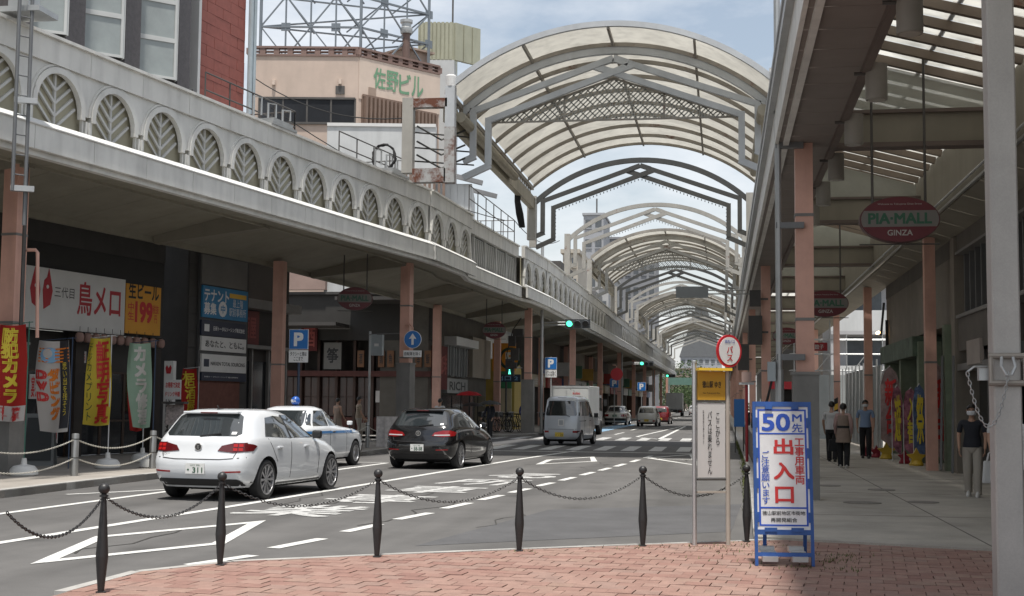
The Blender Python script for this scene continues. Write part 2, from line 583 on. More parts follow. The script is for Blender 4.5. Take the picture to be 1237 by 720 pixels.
for a, b_ in (((-5.13, 12.39), (-4.81, 13.3)), ((-4.84, 14.0), (-4.62, 15.1)), ((-4.6, 15.95), (-4.44, 17.0)), ((-4.40, 17.8), (-4.19, 18.95)),
              ((-4.17, 19.8), (-4.0, 21.0)), ((-3.95, 21.7), (-3.8, 22.9)), ((-3.75, 23.6), (-3.6, 24.8)), ((-3.55, 25.6), (-3.4, 26.8)), ((-3.33, 27.6), (-3.2, 28.9)),
              ((-3.13, 29.8), (-3.0, 31.2)), ((-2.92, 32), (-2.8, 33.4)), ((-2.72, 34.2), (-2.6, 35.8)), ((-2.5, 37), (-2.4, 38.6)), ((-2.3, 40), (-2.2, 41.6))):
    stripe([a, b_], .16)
loop([(-6.63, 12.1), (-7.25, 14.7), (-6.05, 17.2), (-5.5, 14.3)], .16)
loop([(-4.85, 34.6), (-4.95, 37.6), (-3.85, 40.3), (-3.45, 37.0)], .17)
stripe([(-7.9, 44.1), (.2, 44.1)], .28)
for k in range(11):
    x = -9.9 + k * .95
    stripe([(x, 45.7), (x, 50.6)], .46, mat=PAINTW)
    stripe([(x - .3, 58.8), (x - .3, 63.6)], .46, mat=PAINTW)
loop([(-2.3, 40.0), (-.95, 43.6), (-.6, 35.2)], .2)
stripe([(-1.9, 39.3), (-.7, 39.3)], .15)
stripe([(-4.2, 66), (-2.9, 61.5), (-2.75, 99)], .18)
stripe([(-4.2, 66), (-3.0, 98)], .15)
for k in range(14):
    stripe([(-5.6 + k * .02, 70 + k * 12), (-5.5 + k * .02, 75 + k * 12)], .15)
stripe([(-8.2, 66), (-8.1, 160)], .15)
BLUEP = M('blue_lane_paint', (.20, .33, .46), .8, var=.15, vs=2)
stripe([(-7.5, 70), (-7.3, 104)], 1.2, 'bike_lane', .0045, BLUEP)
# large white characters painted along the lane
cdir = V((1.9, 11.2, 0)).normalized()
cright = V((cdir.y, -cdir.x, 0))
for i, ch in enumerate('業専車所る'):
    c = V((-6.05, 18.9, .003)) + cdir * (i * 2.6)
    text(None, ch, c, cright, cdir, 1.5, 1.9, PAINTW, .02, .004, 'road_marking')
# tar seams, cracks and joints
q9 = random.Random(5)
for k in range(9):
    x, y = q9.uniform(-7.5, -.8), q9.uniform(13, 40)
    pts = [(x, y)]
    for i in range(q9.randint(5, 9)):
        x += q9.uniform(-.25, .3); y += q9.uniform(.3, .7); pts.append((x, y))
    stripe(pts, q9.uniform(.018, .035), 'road_crack', .0045, JOINT)
for y in (19.5, 24.5, 29.5, 34.5, 39.5, 44.5):
    b = MB(); b.box(2.95, y, .058, 4.6, .02, .004); b.struct('pavement_joint', M('joint_grey', (.14, .13, .115), .9, var=.2))
b = MB(); b.box(2.95, 30, .058, .02, 29, .0045); b.struct('pavement_joint', M('joint_grey'))
# drain covers and marks in the right pavement
for x, y, w_, l_ in ((2.2, 22.0, .6, .5), (2.9, 25.5, .5, .3), (3.2, 22.4, .5, .28), (2.0, 26.5, .5, .3)):
    b = MB(); b.lathe([(w_ / 2, .0605), (w_ / 2, .068), (w_ / 2 - .04, .069)], x, y, 20)
    b.top('manhole_cover', M('cover_iron', (.19, .175, .16), .7, var=.25, vs=9), 'round iron cover in the arcade pavement, ' + ('nearest left one' if x < 2.5 and y < 23 else 'nearest right one' if y < 23 else 'farther left one' if x < 2.5 else 'farther right one'), 'manhole cover', 'manhole covers in the arcade pavement')

# ------------------------------------------------------------------ left arcade canopy
ZL0, ZL1, ZC0, ZC1 = 6.25, 6.75, 8.02, 8.5
S1 = Plane(-12.82, 22.7, .1725, 1)
PITCHL = 1.785
def circ(n, r, a0, a1, cx=0, cz=0):
    return [(cx + r * math.cos(a0 + (a1 - a0) * i / n), cz + r * math.sin(a0 + (a1 - a0) * i / n)) for i in range(n + 1)]
HP = PITCHL / 2
ZT = ZC0 - ZL1            # 1.27 panel height
def panel_meshes():
    """local: x along the canopy 0..pitch, y outwards (0 = panel plane), z up from the ledge"""
    r, cz = .78, .46
    # spandrel plate with an arched cut
    b = MB()
    n = 14
    arc = circ(n, r, math.pi, 0, HP, cz)
    def plate(y0, y1):
        top = [(PITCHL * i / n, ZT) for i in range(n + 1)]
        for y in (y0, y1):
            for i in range(n):
                b.add([(arc[i][0], y, arc[i][1]), (arc[i + 1][0], y, arc[i + 1][1]), (top[i + 1][0], y, top[i + 1][1]), (top[i][0], y, top[i][1])], [(0, 1, 2, 3)])
            b.add([(0, y, cz), (arc[0][0], y, cz), (0, y, ZT)], [(0, 1, 2)])
            b.add([(arc[n][0], y, cz), (PITCHL, y, cz), (PITCHL, y, ZT)], [(0, 1, 2)])
        for i in range(n):
            b.add([(arc[i][0], y0, arc[i][1]), (arc[i + 1][0], y0, arc[i + 1][1]), (arc[i + 1][0], y1, arc[i + 1][1]), (arc[i][0], y1, arc[i][1])], [(0, 1, 2, 3)])
        for xa, xb in ((0, arc[0][0]), (arc[n][0], PITCHL)):
            b.add([(xa, y0, cz), (xb, y0, cz), (xb, y1, cz), (xa, y1, cz)], [(0, 1, 2, 3)])
    plate(-.05, .0)
    spandrel = b.mesh('spandrel', GREY_P)
    b = MB()
    def ring(r0, r1, y0, y1, ext):
        a = circ(n, r0, math.pi, 0, HP, cz); c = circ(n, r1, math.pi, 0, HP, cz)
        a = [(a[0][0], cz - ext)] + a + [(a[-1][0], cz - ext)]
        c = [(c[0][0], cz - ext)] + c + [(c[-1][0], cz - ext)]
        for i in range(len(a) - 1):
            b.hexa([(a[i][0], y0, a[i][1]), (a[i + 1][0], y0, a[i + 1][1]), (c[i + 1][0], y0, c[i + 1][1]), (c[i][0], y0, c[i][1]),
                    (a[i][0], y1, a[i][1]), (a[i + 1][0], y1, a[i + 1][1]), (c[i + 1][0], y1, c[i + 1][1]), (c[i][0], y1, c[i][1])])
    ring(.665, .785, -.06, .05, .09)
    ring(.80, .845, -.02, .03, .0)
    archr = b.mesh('arch_ring', GREY_P)
    b = MB()
    for x in (.0, PITCHL):
        s = 1 if x == 0 else -1
        b.box(x + s * .05, .0, 0, .06, .08, cz - .1)
        b.box(x + s * .135, -.02, 0, .05, .06, cz - .06)
    pil = b.mesh('pilaster', GREY_P)
    b = MB(); b.box(HP, -.145, 0, PITCHL, .03, ZT)
    back = b.mesh('back_panel', TAN)
    b = MB()
    y = -.10
    b.beam((HP, y, .10), (HP, y, 1.16), .05, .05, V((0, 1, 0)))
    for i in range(4):
        z0 = .06 + i * .25
        for s in (-1, 1):
            L_ = .62 - i * .085
            b.beam((HP, y + .004 * i, z0), (HP + s * L_, y + .004 * i, z0 + L_ * .82), .05, .045, V((0, 1, 0)))
    leaf = b.mesh('leaf_rib', LEAF)
    b = MB(); b.box(HP, -.02, 0, PITCHL - .012, .16, ZC1 - ZC0)
    b.box(HP, .005, ZC1 - ZC0, PITCHL - .012, .24, .06)
    corn = b.mesh('cornice_panel', GREY_C)
    b = MB(); b.box(HP, .16, ZL0 - ZL1, PITCHL - .012, .1, ZL1 - ZL0 - .03)
    fas = b.mesh('fascia_panel', GREY_P)
    b = MB(); b.add([(0, .07, .10), (PITCHL, .07, .10), (PITCHL, .245, -.03), (0, .245, -.03), (0, .04, -.03), (PITCHL, .04, -.03), (PITCHL, .235, -.05), (0, .235, -.05)],
                    [(0, 1, 2, 3), (7, 6, 5, 4), (0, 3, 7, 4), (1, 5, 6, 2), (3, 2, 6, 7), (0, 4, 5, 1)])
    ledge = b.mesh('ledge', LEDGE)
    b = MB()                                   # plain bay with slanted louvres
    b.box(HP, -.145, 0, PITCHL, .03, ZT)
    plain = b.mesh('back_panel', M('plain_bay', (.14, .138, .128), .6, var=.15))
    b = MB()
    for i in range(5):
        b.beam((.15 + i * .32, -.1, .05), (.5 + i * .32, -.1, ZT - .06), .07, .06, V((0, 1, 0)))
    for x in (.03, PITCHL - .03):
        b.box(x, -.09, 0, .06, .08, ZT)
    louv = b.mesh('slanted_louvre', LEAF)
    return dict(spandrel=spandrel, arch_ring=archr, pilaster=pil, back_panel=back, leaf_rib=leaf, cornice_panel=corn, fascia_panel=fas, ledge=ledge, plain=plain, louv=louv)
PM = panel_meshes()
def canopy_bay(root, p, rz, kind='arch', sx=1.0):
    """rz such that local +x runs along the canopy and local -y... (+y faces the street)"""
    def put(k, parent, nm=None):
        o = link(nm or k, PM[k], parent)
        return o
    def setx(o, zz):
        o.location = p + Z3 * zz
        o.rotation_euler = (0, 0, rz)
        o.scale = (sx, 1, 1)
    c = put('cornice_panel', root); setx(c, ZC0)
    f = put('fascia_panel', root); setx(f, ZL1)
    l = put('ledge', root); setx(l, ZL1)
    if kind == 'arch':
        a = put('spandrel', root); setx(a, ZL1)
        for k in ('arch_ring', 'pilaster', 'back_panel', 'leaf_rib'):
            o = put(k, a)
            if k == 'pilaster': o['kind'] = 'stuff'
    elif kind == 'plain':
        a = put('plain', root, 'back_panel'); setx(a, ZL1)
        put('louv', a, 'slanted_louvre')
def seg(root, P, s0, n, kind, pitch=PITCHL):
    # local x must run so that local +y = P.n ; (x, y, z) right handed -> x = -P.d for left planes
    ax = -P.d if P.d.cross(P.n).z < 0 else P.d
    rz = math.atan2(ax.y, ax.x)
    for i in range(n):
        s = s0 + i * pitch
        start = P.pt(s + pitch if ax.dot(P.d) < 0 else s, 0)
        k = kind if isinstance(kind, str) else kind[i]
        canopy_bay(root, start, rz, k, pitch / PITCHL)
canL = thing('arcade_canopy', 'long grey arcade canopy with arched frieze panels above the left pavement', 'canopy', (0, 0, 0))
off = .70 - HP - 7 * PITCHL + .36 - .2
seg(canL, S1, off, 18, 'arch')
s1e = off + 18 * PITCHL
S2o = S1.pt(s1e, 0)
S2 = Plane(S2o.x + .04, S2o.y + .02, .045, 1)
seg(canL, S2, 0, 3, 'arch', 1.95)
e2 = S2.pt(3 * 1.95, 0)
S3 = Plane(e2.x - .30, e2.y, .055, 1)
seg(canL, S3, 0, 5, 'plain', 1.95)
e3 = S3.pt(5 * 1.95, 0)
S4 = Plane(e3.x + .28, e3.y, .04, 1)
seg(canL, S4, 0, 3, 'arch', 1.95)
e4 = S4.pt(3 * 1.95, 0)
S5 = Plane(e4.x + .03, e4.y, .0055, 1)
pat = ['arch'] * 15 + ['plain'] * 7
nfar = 74
seg(canL, S5, 0, nfar, [pat[i % 22] for i in range(nfar)], 2.05)
# soffit, cross beams, inner board
INN = [(-18.7, 13.5), (-16.22, 27.66), (-14.23, 39.03), (-12.9, 58), (-12.6, 66), (-12.3, 120), (-11.6, 300)]
def on_poly(poly, y):
    for (x0, y0), (x1, y1) in zip(poly[:-1], poly[1:]):
        if y0 <= y <= y1:
            return x0 + (x1 - x0) * (y - y0) / (y1 - y0)
    return poly[-1][0] if y > poly[-1][1] else poly[0][0]
LED = [S1.pt(-14, 0), S1.pt(s1e, 0), e2, S3.pt(0, 0), e3, S4.pt(0, 0), e4, S5.pt(152, 0)]
LEDP = [(p.x, p.y) for p in LED]
LEDP = sorted(LEDP, key=lambda q: q[1])
ZS = 6.3
ys = [10.0]
while ys[-1] < 210:
    ys.append(ys[-1] + (1.83 if ys[-1] < 70 else 8))
for y0, y1 in zip(ys[:-1], ys[1:]):
    b = MB()
    g = .012
    xo0, xo1 = on_poly(LEDP, y0) + .1, on_poly(LEDP, y1) + .1
    xi0, xi1 = on_poly(INN, y0), on_poly(INN, y1)
    xm0, xm1 = xo0 - 1.25, xo1 - 1.25
    b.add([(xo0, y0 + g, ZS), (xo1, y1 - g, ZS), (xm1, y1 - g, ZS), (xm0, y0 + g, ZS),
           (xo0, y0 + g, ZS + .05), (xo1, y1 - g, ZS + .05), (xm1, y1 - g, ZS + .05), (xm0, y0 + g, ZS + .05)],
          [(0, 1, 2, 3), (7, 6, 5, 4), (0, 4, 5, 1), (1, 5, 6, 2), (2, 6, 7, 3), (3, 7, 4, 0)])
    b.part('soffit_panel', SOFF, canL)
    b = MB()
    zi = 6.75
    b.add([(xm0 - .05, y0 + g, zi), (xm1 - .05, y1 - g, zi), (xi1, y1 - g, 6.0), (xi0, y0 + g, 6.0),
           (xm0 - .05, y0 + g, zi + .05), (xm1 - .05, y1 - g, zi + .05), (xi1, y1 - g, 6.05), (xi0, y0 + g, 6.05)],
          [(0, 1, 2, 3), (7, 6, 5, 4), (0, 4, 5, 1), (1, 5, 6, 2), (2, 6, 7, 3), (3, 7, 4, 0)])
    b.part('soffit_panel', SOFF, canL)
edge, lip, roofb, inner = MB(), MB(), MB(), MB()
for (a, c) in zip(ys[:-1], ys[1:]):
    xo0, xo1 = on_poly(LEDP, a), on_poly(LEDP, c)
    xi0, xi1 = on_poly(INN, a), on_poly(INN, c)
    edge.beam((xo0 - 1.17, a, 6.5), (xo1 - 1.17, c, 6.5), .09, .52)
    lip.beam((xo0 + .02, a, 6.2), (xo1 + .02, c, 6.2), .16, .12)
    roofb.hexa([(xo0 - .2, a, 8.1), (xo1 - .2, c, 8.1), (xi1 - 1, c, 8.1), (xi0 - 1, a, 8.1), (xo0 - .2, a, 8.2), (xo1 - .2, c, 8.2), (xi1 - 1, c, 8.2), (xi0 - 1, a, 8.2)])
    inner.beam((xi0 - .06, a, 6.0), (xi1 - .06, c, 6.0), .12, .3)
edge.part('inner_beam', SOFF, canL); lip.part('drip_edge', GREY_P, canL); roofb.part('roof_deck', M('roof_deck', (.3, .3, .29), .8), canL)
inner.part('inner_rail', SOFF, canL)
OUTL = [(S1.pt(S1.s_at_y(24.3), 0).x - 1.36, 24.3), (-10.55, 43.6), (-9.5, 64.9), (-9.4, 83.7), (-9.35, 102.3), (-9.3, 121), (-9.25, 140), (-9.2, 159), (-9.1, 178), (-9.0, 197), (-8.9, 216)]
for i, y in enumerate((14.8, 24.3, 33.7, 43.6, 54.0, 64.9, 74, 83.7, 93, 102.3, 112, 121, 140, 159, 178)):
    xo, xi = on_poly(LEDP, y) - 1.1, on_poly(INN, y)
    b = MB(); b.beam((xo, y, 6.42), (xi, y, 6.02), .34, .44)
    b.part('cross_beam', CREAM, canL)
# pillars
def pillar(x, y, zt, wd, base_h, base_w, label, group, rz=0, z0=.12):
    t = thing('arcade_pillar', label, 'pillar', (x, y, z0), rz, group)
    b = MB()
    if base_h:
        b.box(0, 0, 0, base_w, base_w, base_h)
        b.local('pillar_base', BASEG, t)
        b = MB(); b.box(0, 0, base_h, base_w + .05, base_w + .05, .05)
        b.box(0, 0, base_h * .52, base_w + .012, base_w + .012, .02)
        b.local('base_cap', BASEG, t)
    b = MB(); b.box(0, 0, base_h + (.05 if base_h else 0), wd, wd, zt - z0 - base_h - (.05 if base_h else 0))
    b.local('pillar_shaft', PINK, t)
    for zz in ((2.95, 4.7) if base_h else (2.6,)):
        b = MB(); b.box(0, 0, zz, wd + .02, wd + .02, .05); b.local('strap_band', BASEG, t)
    return t
GLO = 'pillars along the kerb of the left arcade'
for i, (x, y) in enumerate(OUTL):
    lab = ['pink pillar on a tall dark base beside the grey ladder', 'pink pillar carrying the blue arrow sign above a tall grey base', 'pink pillar on a brown base beside the parked bicycles',
           'pink left pillar right behind the silver van', 'pink left pillar above the white box truck', ][i] if i < 5 else 'pink pillar in the far row along the left kerb'
    pillar(x, y, ZS, .34 if i < 3 else .36, (2.55, 2.75, 2.6)[i] if i < 3 else 0, (.48, .48, .6)[i] if i < 3 else .5, lab, GLO, -.15 if i < 2 else 0)
GLI = 'pillars along the shop side of the left arcade'
for i, (x, y) in enumerate([(-13.8, 40.0), (-12.75, 58.6), (-12.0, 70.5), (-12.0, 88), (-11.95, 102), (-11.9, 121)]):
    pillar(x, y, 6.0, .34, 0, .4, ['brown pink inner pillar behind the blue P sign and the taxi', 'brown pink inner pillar beside the red umbrella', 'slim pink inner pillar left of the green gate'][i] if i < 3 else 'pink inner pillar in the far left arcade', GLI)

# ------------------------------------------------------------------ right arcade canopy
canR = thing('arcade_canopy', 'right arcade canopy with translucent sloping roof and brown soffit over the pavement', 'canopy', (0, 0, 0))
XO0, XO1, ZR = .93, 1.80, 6.0
yb = 3.0
k = 0
while yb < 226:
    st = .9 if yb < 64 else 9
    b = MB(); b.box((XO0 + XO1) / 2, yb + st / 2, ZR, XO1 - XO0, st - .016, .04)
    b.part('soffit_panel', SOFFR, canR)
    yb += st
b = MB()
b.box(XO0 - .02, 113, ZR - .03, .06, 226, .9); b.box(XO0 + .13, 113, ZR - .06, .09, 226, .06)
b.part('fascia', GREY_P, canR)
b = MB(); b.box(XO0 - .09, 113, ZR + .5, .12, 226, .14); b.box(XO0 - .07, 113, ZR + .9, .14, 226, .1)
b.part('gutter', GALV, canR)
b = MB(); b.box(XO1 + .05, 113, ZR - .09, .1, 226, .34); b.part('edge_beam', M('brown_beam', (.13, .10, .085), .6, var=.15), canR)
b = MB(); b.quad((XO1 + .02, 0, ZR + .25), (XO1 + .02, 226, ZR + .25), (XO1 + .02, 226, ZR + 1.85), (XO1 + .02, 0, ZR + 1.85)); b.part('clerestory', FROST, canR)
def zroof(x):
    return 7.95 - .27 * (x - 1.4)
yb = 4.0
while yb < 62:
    b = MB()
    b.beam((1.45, yb, zroof(1.45) - .1), (4.62, yb, zroof(4.62) - .1), .11, .14)
    b.part('rafter', RAFT, canR)
    b = MB()
    p = [(1.3, yb + .01), (4.7, yb + .01), (4.7, yb + .855), (1.3, yb + .855)]
    b.add([(x, y, zroof(x)) for x, y in p], [(0, 1, 2, 3)])
    b.part('roof_sheet', FROST, canR)
    yb += .86
p = [(1.3, yb), (4.7, yb), (4.7, 226), (1.3, 226)]
b = MB(); b.add([(x, y, zroof(x)) for x, y in p], [(0, 1, 2, 3)]); b.part('roof_sheet', FROST, canR)
b = MB()
for x in (2.3, 3.4):
    b.beam((x, 3, zroof(x) + .08), (x, 226, zroof(x) + .08), .07, .09)
b.part('purlin', RAFT, canR)
BEAMY = [13.4, 23.0, 32.6, 42.6, 52.4, 62, 72, 82, 92, 102, 112, 122, 142, 162, 182]
for y in BEAMY:
    b = MB()
    b.box((XO1 + 4.75) / 2 + .05, y, ZR + .06, 4.75 - XO1 - .1, .22, .5)
    o = b.part('cross_beam', CREAM, canR)
    b = MB(); b.box((XO1 + 4.75) / 2 + .05, y, ZR - .02, 4.75 - XO1 - .1, .34, .08); b.box((XO1 + 4.75) / 2 + .05, y, ZR + .56, 4.75 - XO1 - .1, .34, .06)
    b.part('beam_flange', M('brown_beam'), canR)
    if y < 60:
        b = MB()
        q = [(1.9, ZR + .62), (4.6, ZR + .62), (4.6, zroof(4.6) - .18), (1.9, zroof(1.9) - .18)]
        b.prism(q, lambda u, v, d: V((u, y + d, v)), .01, .022)
        b.part('gable_pane', M('frosted_pane', (.50, .52, .47), .35, var=.1, alpha=.55, tl=0), canR)
b = MB(); b.box(4.72, 115, 5.86, .08, 222, 1.3); b.part('inner_fascia', CREAM, canR)
b = MB(); b.box(4.66, 115, 5.80, .05, 222, .05); b.tube([(4.62, 5, 5.98), (4.62, 226, 5.98)], .025, 6); b.part('rail', ALU, canR)
b = MB()
yb = 4
while yb < 100:
    b.hexa([(4.77, yb + .01, 5.84), (5.5, yb + .01, 5.62), (5.5, yb + 1.78, 5.62), (4.77, yb + 1.78, 5.84), (4.77, yb + .01, 5.88), (5.5, yb + .01, 5.66), (5.5, yb + 1.78, 5.66), (4.77, yb + 1.78, 5.88)])
    yb += 1.8
b.part('inner_soffit', CREAM, canR)
GRO = 'pillars along the kerb of the right arcade'
for i, y in enumerate((22.6, 42.6, 62, 82, 102, 122, 142, 162, 182, 202, 222)):
    pillar(1.36, y, ZR, .29, 2.05 if i == 0 else 0, .42, ['pink pillar on a grey metal base behind the construction sign', 'pink right pillar behind the round bus sign'][i] if i < 2 else 'pink pillar in the far row along the right kerb', GRO, 0, .06)
GRI = 'pillars along the shop side of the right arcade'
for i, y in enumerate((33.6, 47.6, 60.5, 74, 88)):
    pillar(5.02, y, 5.75, .26, 0, .4, ['nearest brown pink inner pillar beside the bright game shop banners', 'brown pink inner pillar behind the man in blue shirt', 'pale pink inner pillar before the white balcony building', 'pale pink inner pillar farther along the right arcade'][i] if i < 4 else 'pale pink inner pillar farther along the right arcade', GRI, 0, .06)
# lamps under the soffit
LAMP = M('lamp_shade_grey', (.23, .215, .19), .5, var=.12)
def lamp():
    t = thing('hanging_lamp', 'x', 'lamp', (1.98, 17.4, 5.55), 0, 'cylinder lamps along the soffit of the right arcade')
    b = MB(); b.lathe([(.135, 0), (.14, .02), (.14, .44), (.145, .46)], n=20); b.local('lamp_shade', LAMP, t, True)
    b = MB(); b.lathe([(.11, -.004), (.11, .012)], n=16); b.local('lens', M('lamp_lens', (.35, .34, .3), .3), t)
    b = MB(); b.tube([(-.28, 0, .35), (0, 0, .35)], .025, 6); b.local('bracket', DARKM, t)
    return t
l0 = lamp()
LL = ['cut off by the top of the picture', 'largest whole one left of the sloping roof sheets', 'third back under the brown soffit', 'hung just before the first cross beam', 'small one behind the first cross beam', 'farthest small one near the second beam']
for i, y in enumerate((14.3, 17.4, 20.4, 23.6, 26.6, 29.6)):
    o = l0 if i == 0 else dup(l0)
    o.location = (1.98, y, 5.55); ROOTM[o.name] = Matrix.Translation(o.location)
    o['label'] = 'grey cylinder lamp, ' + LL[i]

# ------------------------------------------------------------------ arches over the street
CXA = -3.2
HWA, ZSP, RISE = 4.55, 10.55, 1.72
RA = (HWA ** 2 + RISE ** 2) / (2 * RISE)
def arcz(x, dr=0.0):
    r = RA + dr
    return ZSP + RISE - RA + math.sqrt(max(0, r * r - x * x))
def arc_pts(hw, dr, n=28):
    a = math.asin(hw / (RA + dr))
    return [((RA + dr) * math.sin(-a + 2 * a * i / n), ZSP + RISE - RA + (RA + dr) * math.cos(-a + 2 * a * i / n)) for i in range(n + 1)]
def arc_bar(b, hw, dr, y, wd, ht, n=28):
    P, Q = arc_pts(hw, dr, n), arc_pts(hw, dr - ht, n)
    for i in range(n):
        c = []
        for yy in (y - wd / 2, y + wd / 2):
            c += [(P[i][0], yy, P[i][1]), (P[i + 1][0], yy, P[i + 1][1]), (Q[i + 1][0], yy, Q[i + 1][1]), (Q[i][0], yy, Q[i][1])]
        b.hexa(c)
def frame_parts(root, y, mat, arc=True, pegs=True):
    if arc:
        b = MB(); arc_bar(b, HWA, .0, y, .16, .21); b.part('arch_bar', mat, root)
    up2 = V((0, 1, 0))
    ya, yc = y - .03, y + .03
    for hw, ze, za, zp, xo, zo in ((4.25, ZSP - .12, ZSP + 1.38, ZSP - 1.5, HWA, ZSP - 1.66), (3.78, ZSP - .42, ZSP + .95, ZSP - 1.78, HWA, ZSP - 2.16)):
        sl = (za - ze) / hw
        for s in (-1, 1):
            ext = .62
            b = MB(); b.beam((s * hw, y + s * .012, ze), (-s * ext, y + s * .012, za + sl * -ext + 0), .12, .17, up2) if False else b.beam((s * hw, y + s * .012, ze), (0, y + s * .012, za), .18, .14, up2)
            b.beam((0, y + s * .012, za), (-s * ext, y + s * .012, za + (sl * ext * (.0 if hw > 4 else 1))), .20, .14, up2) if hw < 4 else b.beam((0, y + s * .012, za), (-s * ext * .72, y + s * .012, za - sl * ext * .72), .20, .14, up2)
            b.part('gable_bar', mat, root)
            b = MB(); b.beam((s * hw, y, ze + .08), (s * hw, y, zp), .19, .16, up2)
            b.part('hanger_post', mat, root)
            b = MB(); b.beam((s * (hw - .08), y, zp), (s * xo, y, zo), .19, .14, up2)
            b.part('foot_bar', mat, root)
    if pegs:
        b = MB()
        for s in (-1, 1):
            for i in range(24):
                x = 3.6 * i / 24 + .08
                z = ZSP + .95 - (1.37 / 3.78) * x - .13
                b.box(s * x, y, z - .07, .035, .035, .07)
            for i in range(8):
                b.box(s * 3.69, y, ZSP - .6 - i * .16, .06, .03, .03)
        b.part('bulb_row', mat, root)
def posts(root, y, mat, xl=-HWA - .12, z0l=8.4, z0r=6.9, xr=HWA + .12, wl=.3):
    b = MB(); b.box(xl, y, z0l, wl, .3, ZSP + .1 - z0l); b.part('left_post', mat, root)
    b = MB(); b.box(xr, y, z0r, wl, .3, ZSP + .1 - z0r); b.part('right_post', mat, root)
def single(y, mat, label):
    t = thing('arch_frame', label, 'arch', (-3.5, y, 0), 0, 'single steel arch frames across the street')
    ROOTM[t.name] = Matrix.Identity(4)
    frame_parts(t, 0, mat)
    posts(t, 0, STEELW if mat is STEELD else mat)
    return t
def vault(cx, y0, L, label, near=False):
    t = thing('arch_roof', label, 'arch roof', (cx, y0, 0), 0, 'vaulted membrane roofs across the street')
    ROOTM[t.name] = Matrix.Identity(4)
    fm = STEEL if near else STEELW
    nb = 9
    st = L / nb
    for i in range(nb + 1):
        b = MB()
        y = i * st
        if i in (0, nb):
            arc_bar(b, HWA + .05, .22, y, .12, .16)
            b.part('edge_rib', STEEL if near and i == 0 else STEELB, t)
        else:
            arc_bar(b, HWA, .12, y, .09, .12)
            b.part('arch_rib', STEELB, t)
    # membrane panels, four across per bay
    xs = arc_pts(HWA + .03, .155, 28)
    for i in range(nb):
        for q in range(4):
            b = MB()
            P = xs[q * 7:q * 7 + 8]
            y, y2 = i * st, (i + 1) * st
            Q = [(x * (RA + .17) / (RA + .155), z + .012) for x, z in P]
            n = len(P)
            b.add([(x, y, z) for x, z in P] + [(x, y2, z) for x, z in P], [(k, k + 1, n + k + 1, n + k) for k in range(n - 1)])
            b.part('membrane_panel', MEMB, t, True)
    for q in (7, 14, 21):
        x, z = xs[q]
        b = MB(); b.beam((x, 0, z - .1), (x, L, z - .1), .07, .12); b.part('purlin', STEELB, t)
    # side girders with lattice
    for s in (-1, 1):
        x = s * (HWA + .1)
        b = MB(); b.box(x, L / 2, ZSP - .85, .22, L, .5)
        b.part('side_girder', GIRD, t)
        b = MB(); b.beam((x, 0, ZSP + .02), (x, L, ZSP + .02), .14, .14); b.beam((x, 0, ZSP - .32), (x, L, ZSP - .32), .1, .08)
        for i in range(int(L / .55)):
            yy = i * .55
            b.beam((x, yy, ZSP - .32), (x, yy + .55, ZSP), .04, .04); b.beam((x, yy, ZSP), (x, yy + .55, ZSP - .32), .04, .04)
        b.part('lattice_girder', STEELB, t)
        b = MB(); b.tube([(x - s * .3, .5, ZSP - .62), (x - s * .3, L * .62, ZSP - .62)], .16, 10); b.part('pipe', GIRD, t, True)
    # front gable frame and perforated infill
    frame_parts(t, 2.0, fm, True, False)
    b = MB()
    zt, zb, hw = ZSP + .84, ZSP - .42, 3.74
    y = 2.3
    n = 26
    for i in range(-n, n):
        xa, xb = hw * i / n, hw * (i + 1) / n
        zt_ = lambda x: zb + (zt - zb) * (1 - abs(x) / hw)
        for j in range(9):
            z0 = zb + (zt - zb) * j / 9
            z1 = z0 + (zt - zb) / 9
            xm = (xa + xb) / 2
            if z0 < zt_(xm) - .03:
                zz1 = min(z1, zt_(xm))
                b.beam((xa + .0, y, z0), (xb, y, zz1), .035, .03, V((0, 1, 0)))
                if (i + j) % 2 == 0:
                    b.beam((xa, y, zz1), (xb, y, z0), .035, .03, V((0, 1, 0)))
    b.part('mesh_infill', MESHM, t)
    b = MB(); b.beam((-hw, y, zb), (hw, y, zb), .04, .05)
    for x in (-1.5, 1.5):
        b.beam((x, y, zb), (x, y, zt - 1.5 * (zt - zb) / hw), .06, .06)
    b.beam((0, y, zt), (-hw, y, zb), .06, .06); b.beam((0, y, zt), (hw, y, zb), .06, .06)
    b.part('infill_frame', STEELB, t)
    if not near:
        for yy in (0, L):
            b = MB()
            for s in (-1, 1):
                b.box(s * (HWA + .12), yy, 8.4 if s < 0 else 6.9, .3, .3, ZSP - (8.4 if s < 0 else 6.9))
            b.part('roof_post', STEELW, t)
    else:
        b = MB(); b.box(HWA + .12, 0, 6.9, .26, .3, ZSP + .35 - 6.9); b.lathe([(.16, ZSP + .3), (.16, ZSP + .42)], HWA + .12, 0, 12); b.part('roof_post', WHITE2, t)
        b = MB(); b.box(HWA + .12, L, 6.9, .3, .3, ZSP - 6.9); b.part('roof_post', STEELW, t)
        b = MB(); b.box(-HWA - .12, L, 8.4, .34, .3, ZSP - .4 - 8.4); b.part('roof_post', STEELW, t)
    return t
v1 = vault(-3.2, 37.0, 17.4, 'large near vaulted arcade roof with cream membrane and grey gable frame', True)
v4 = vault(-3.5, 82.0, 17.4, 'second vaulted roof over the street beyond two open frames', False)
FARV = ['third vaulted roof counted from the near end', 'farthest vaulted roof before the trees', '']
for i in range(2):
    dup_at(v4, (-3.5, 127 + 45 * i, 0), 0, FARV[i])
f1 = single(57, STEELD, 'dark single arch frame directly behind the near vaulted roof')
f2 = single(70, STEELW, 'pale single arch frame between the dark frame and second roof')
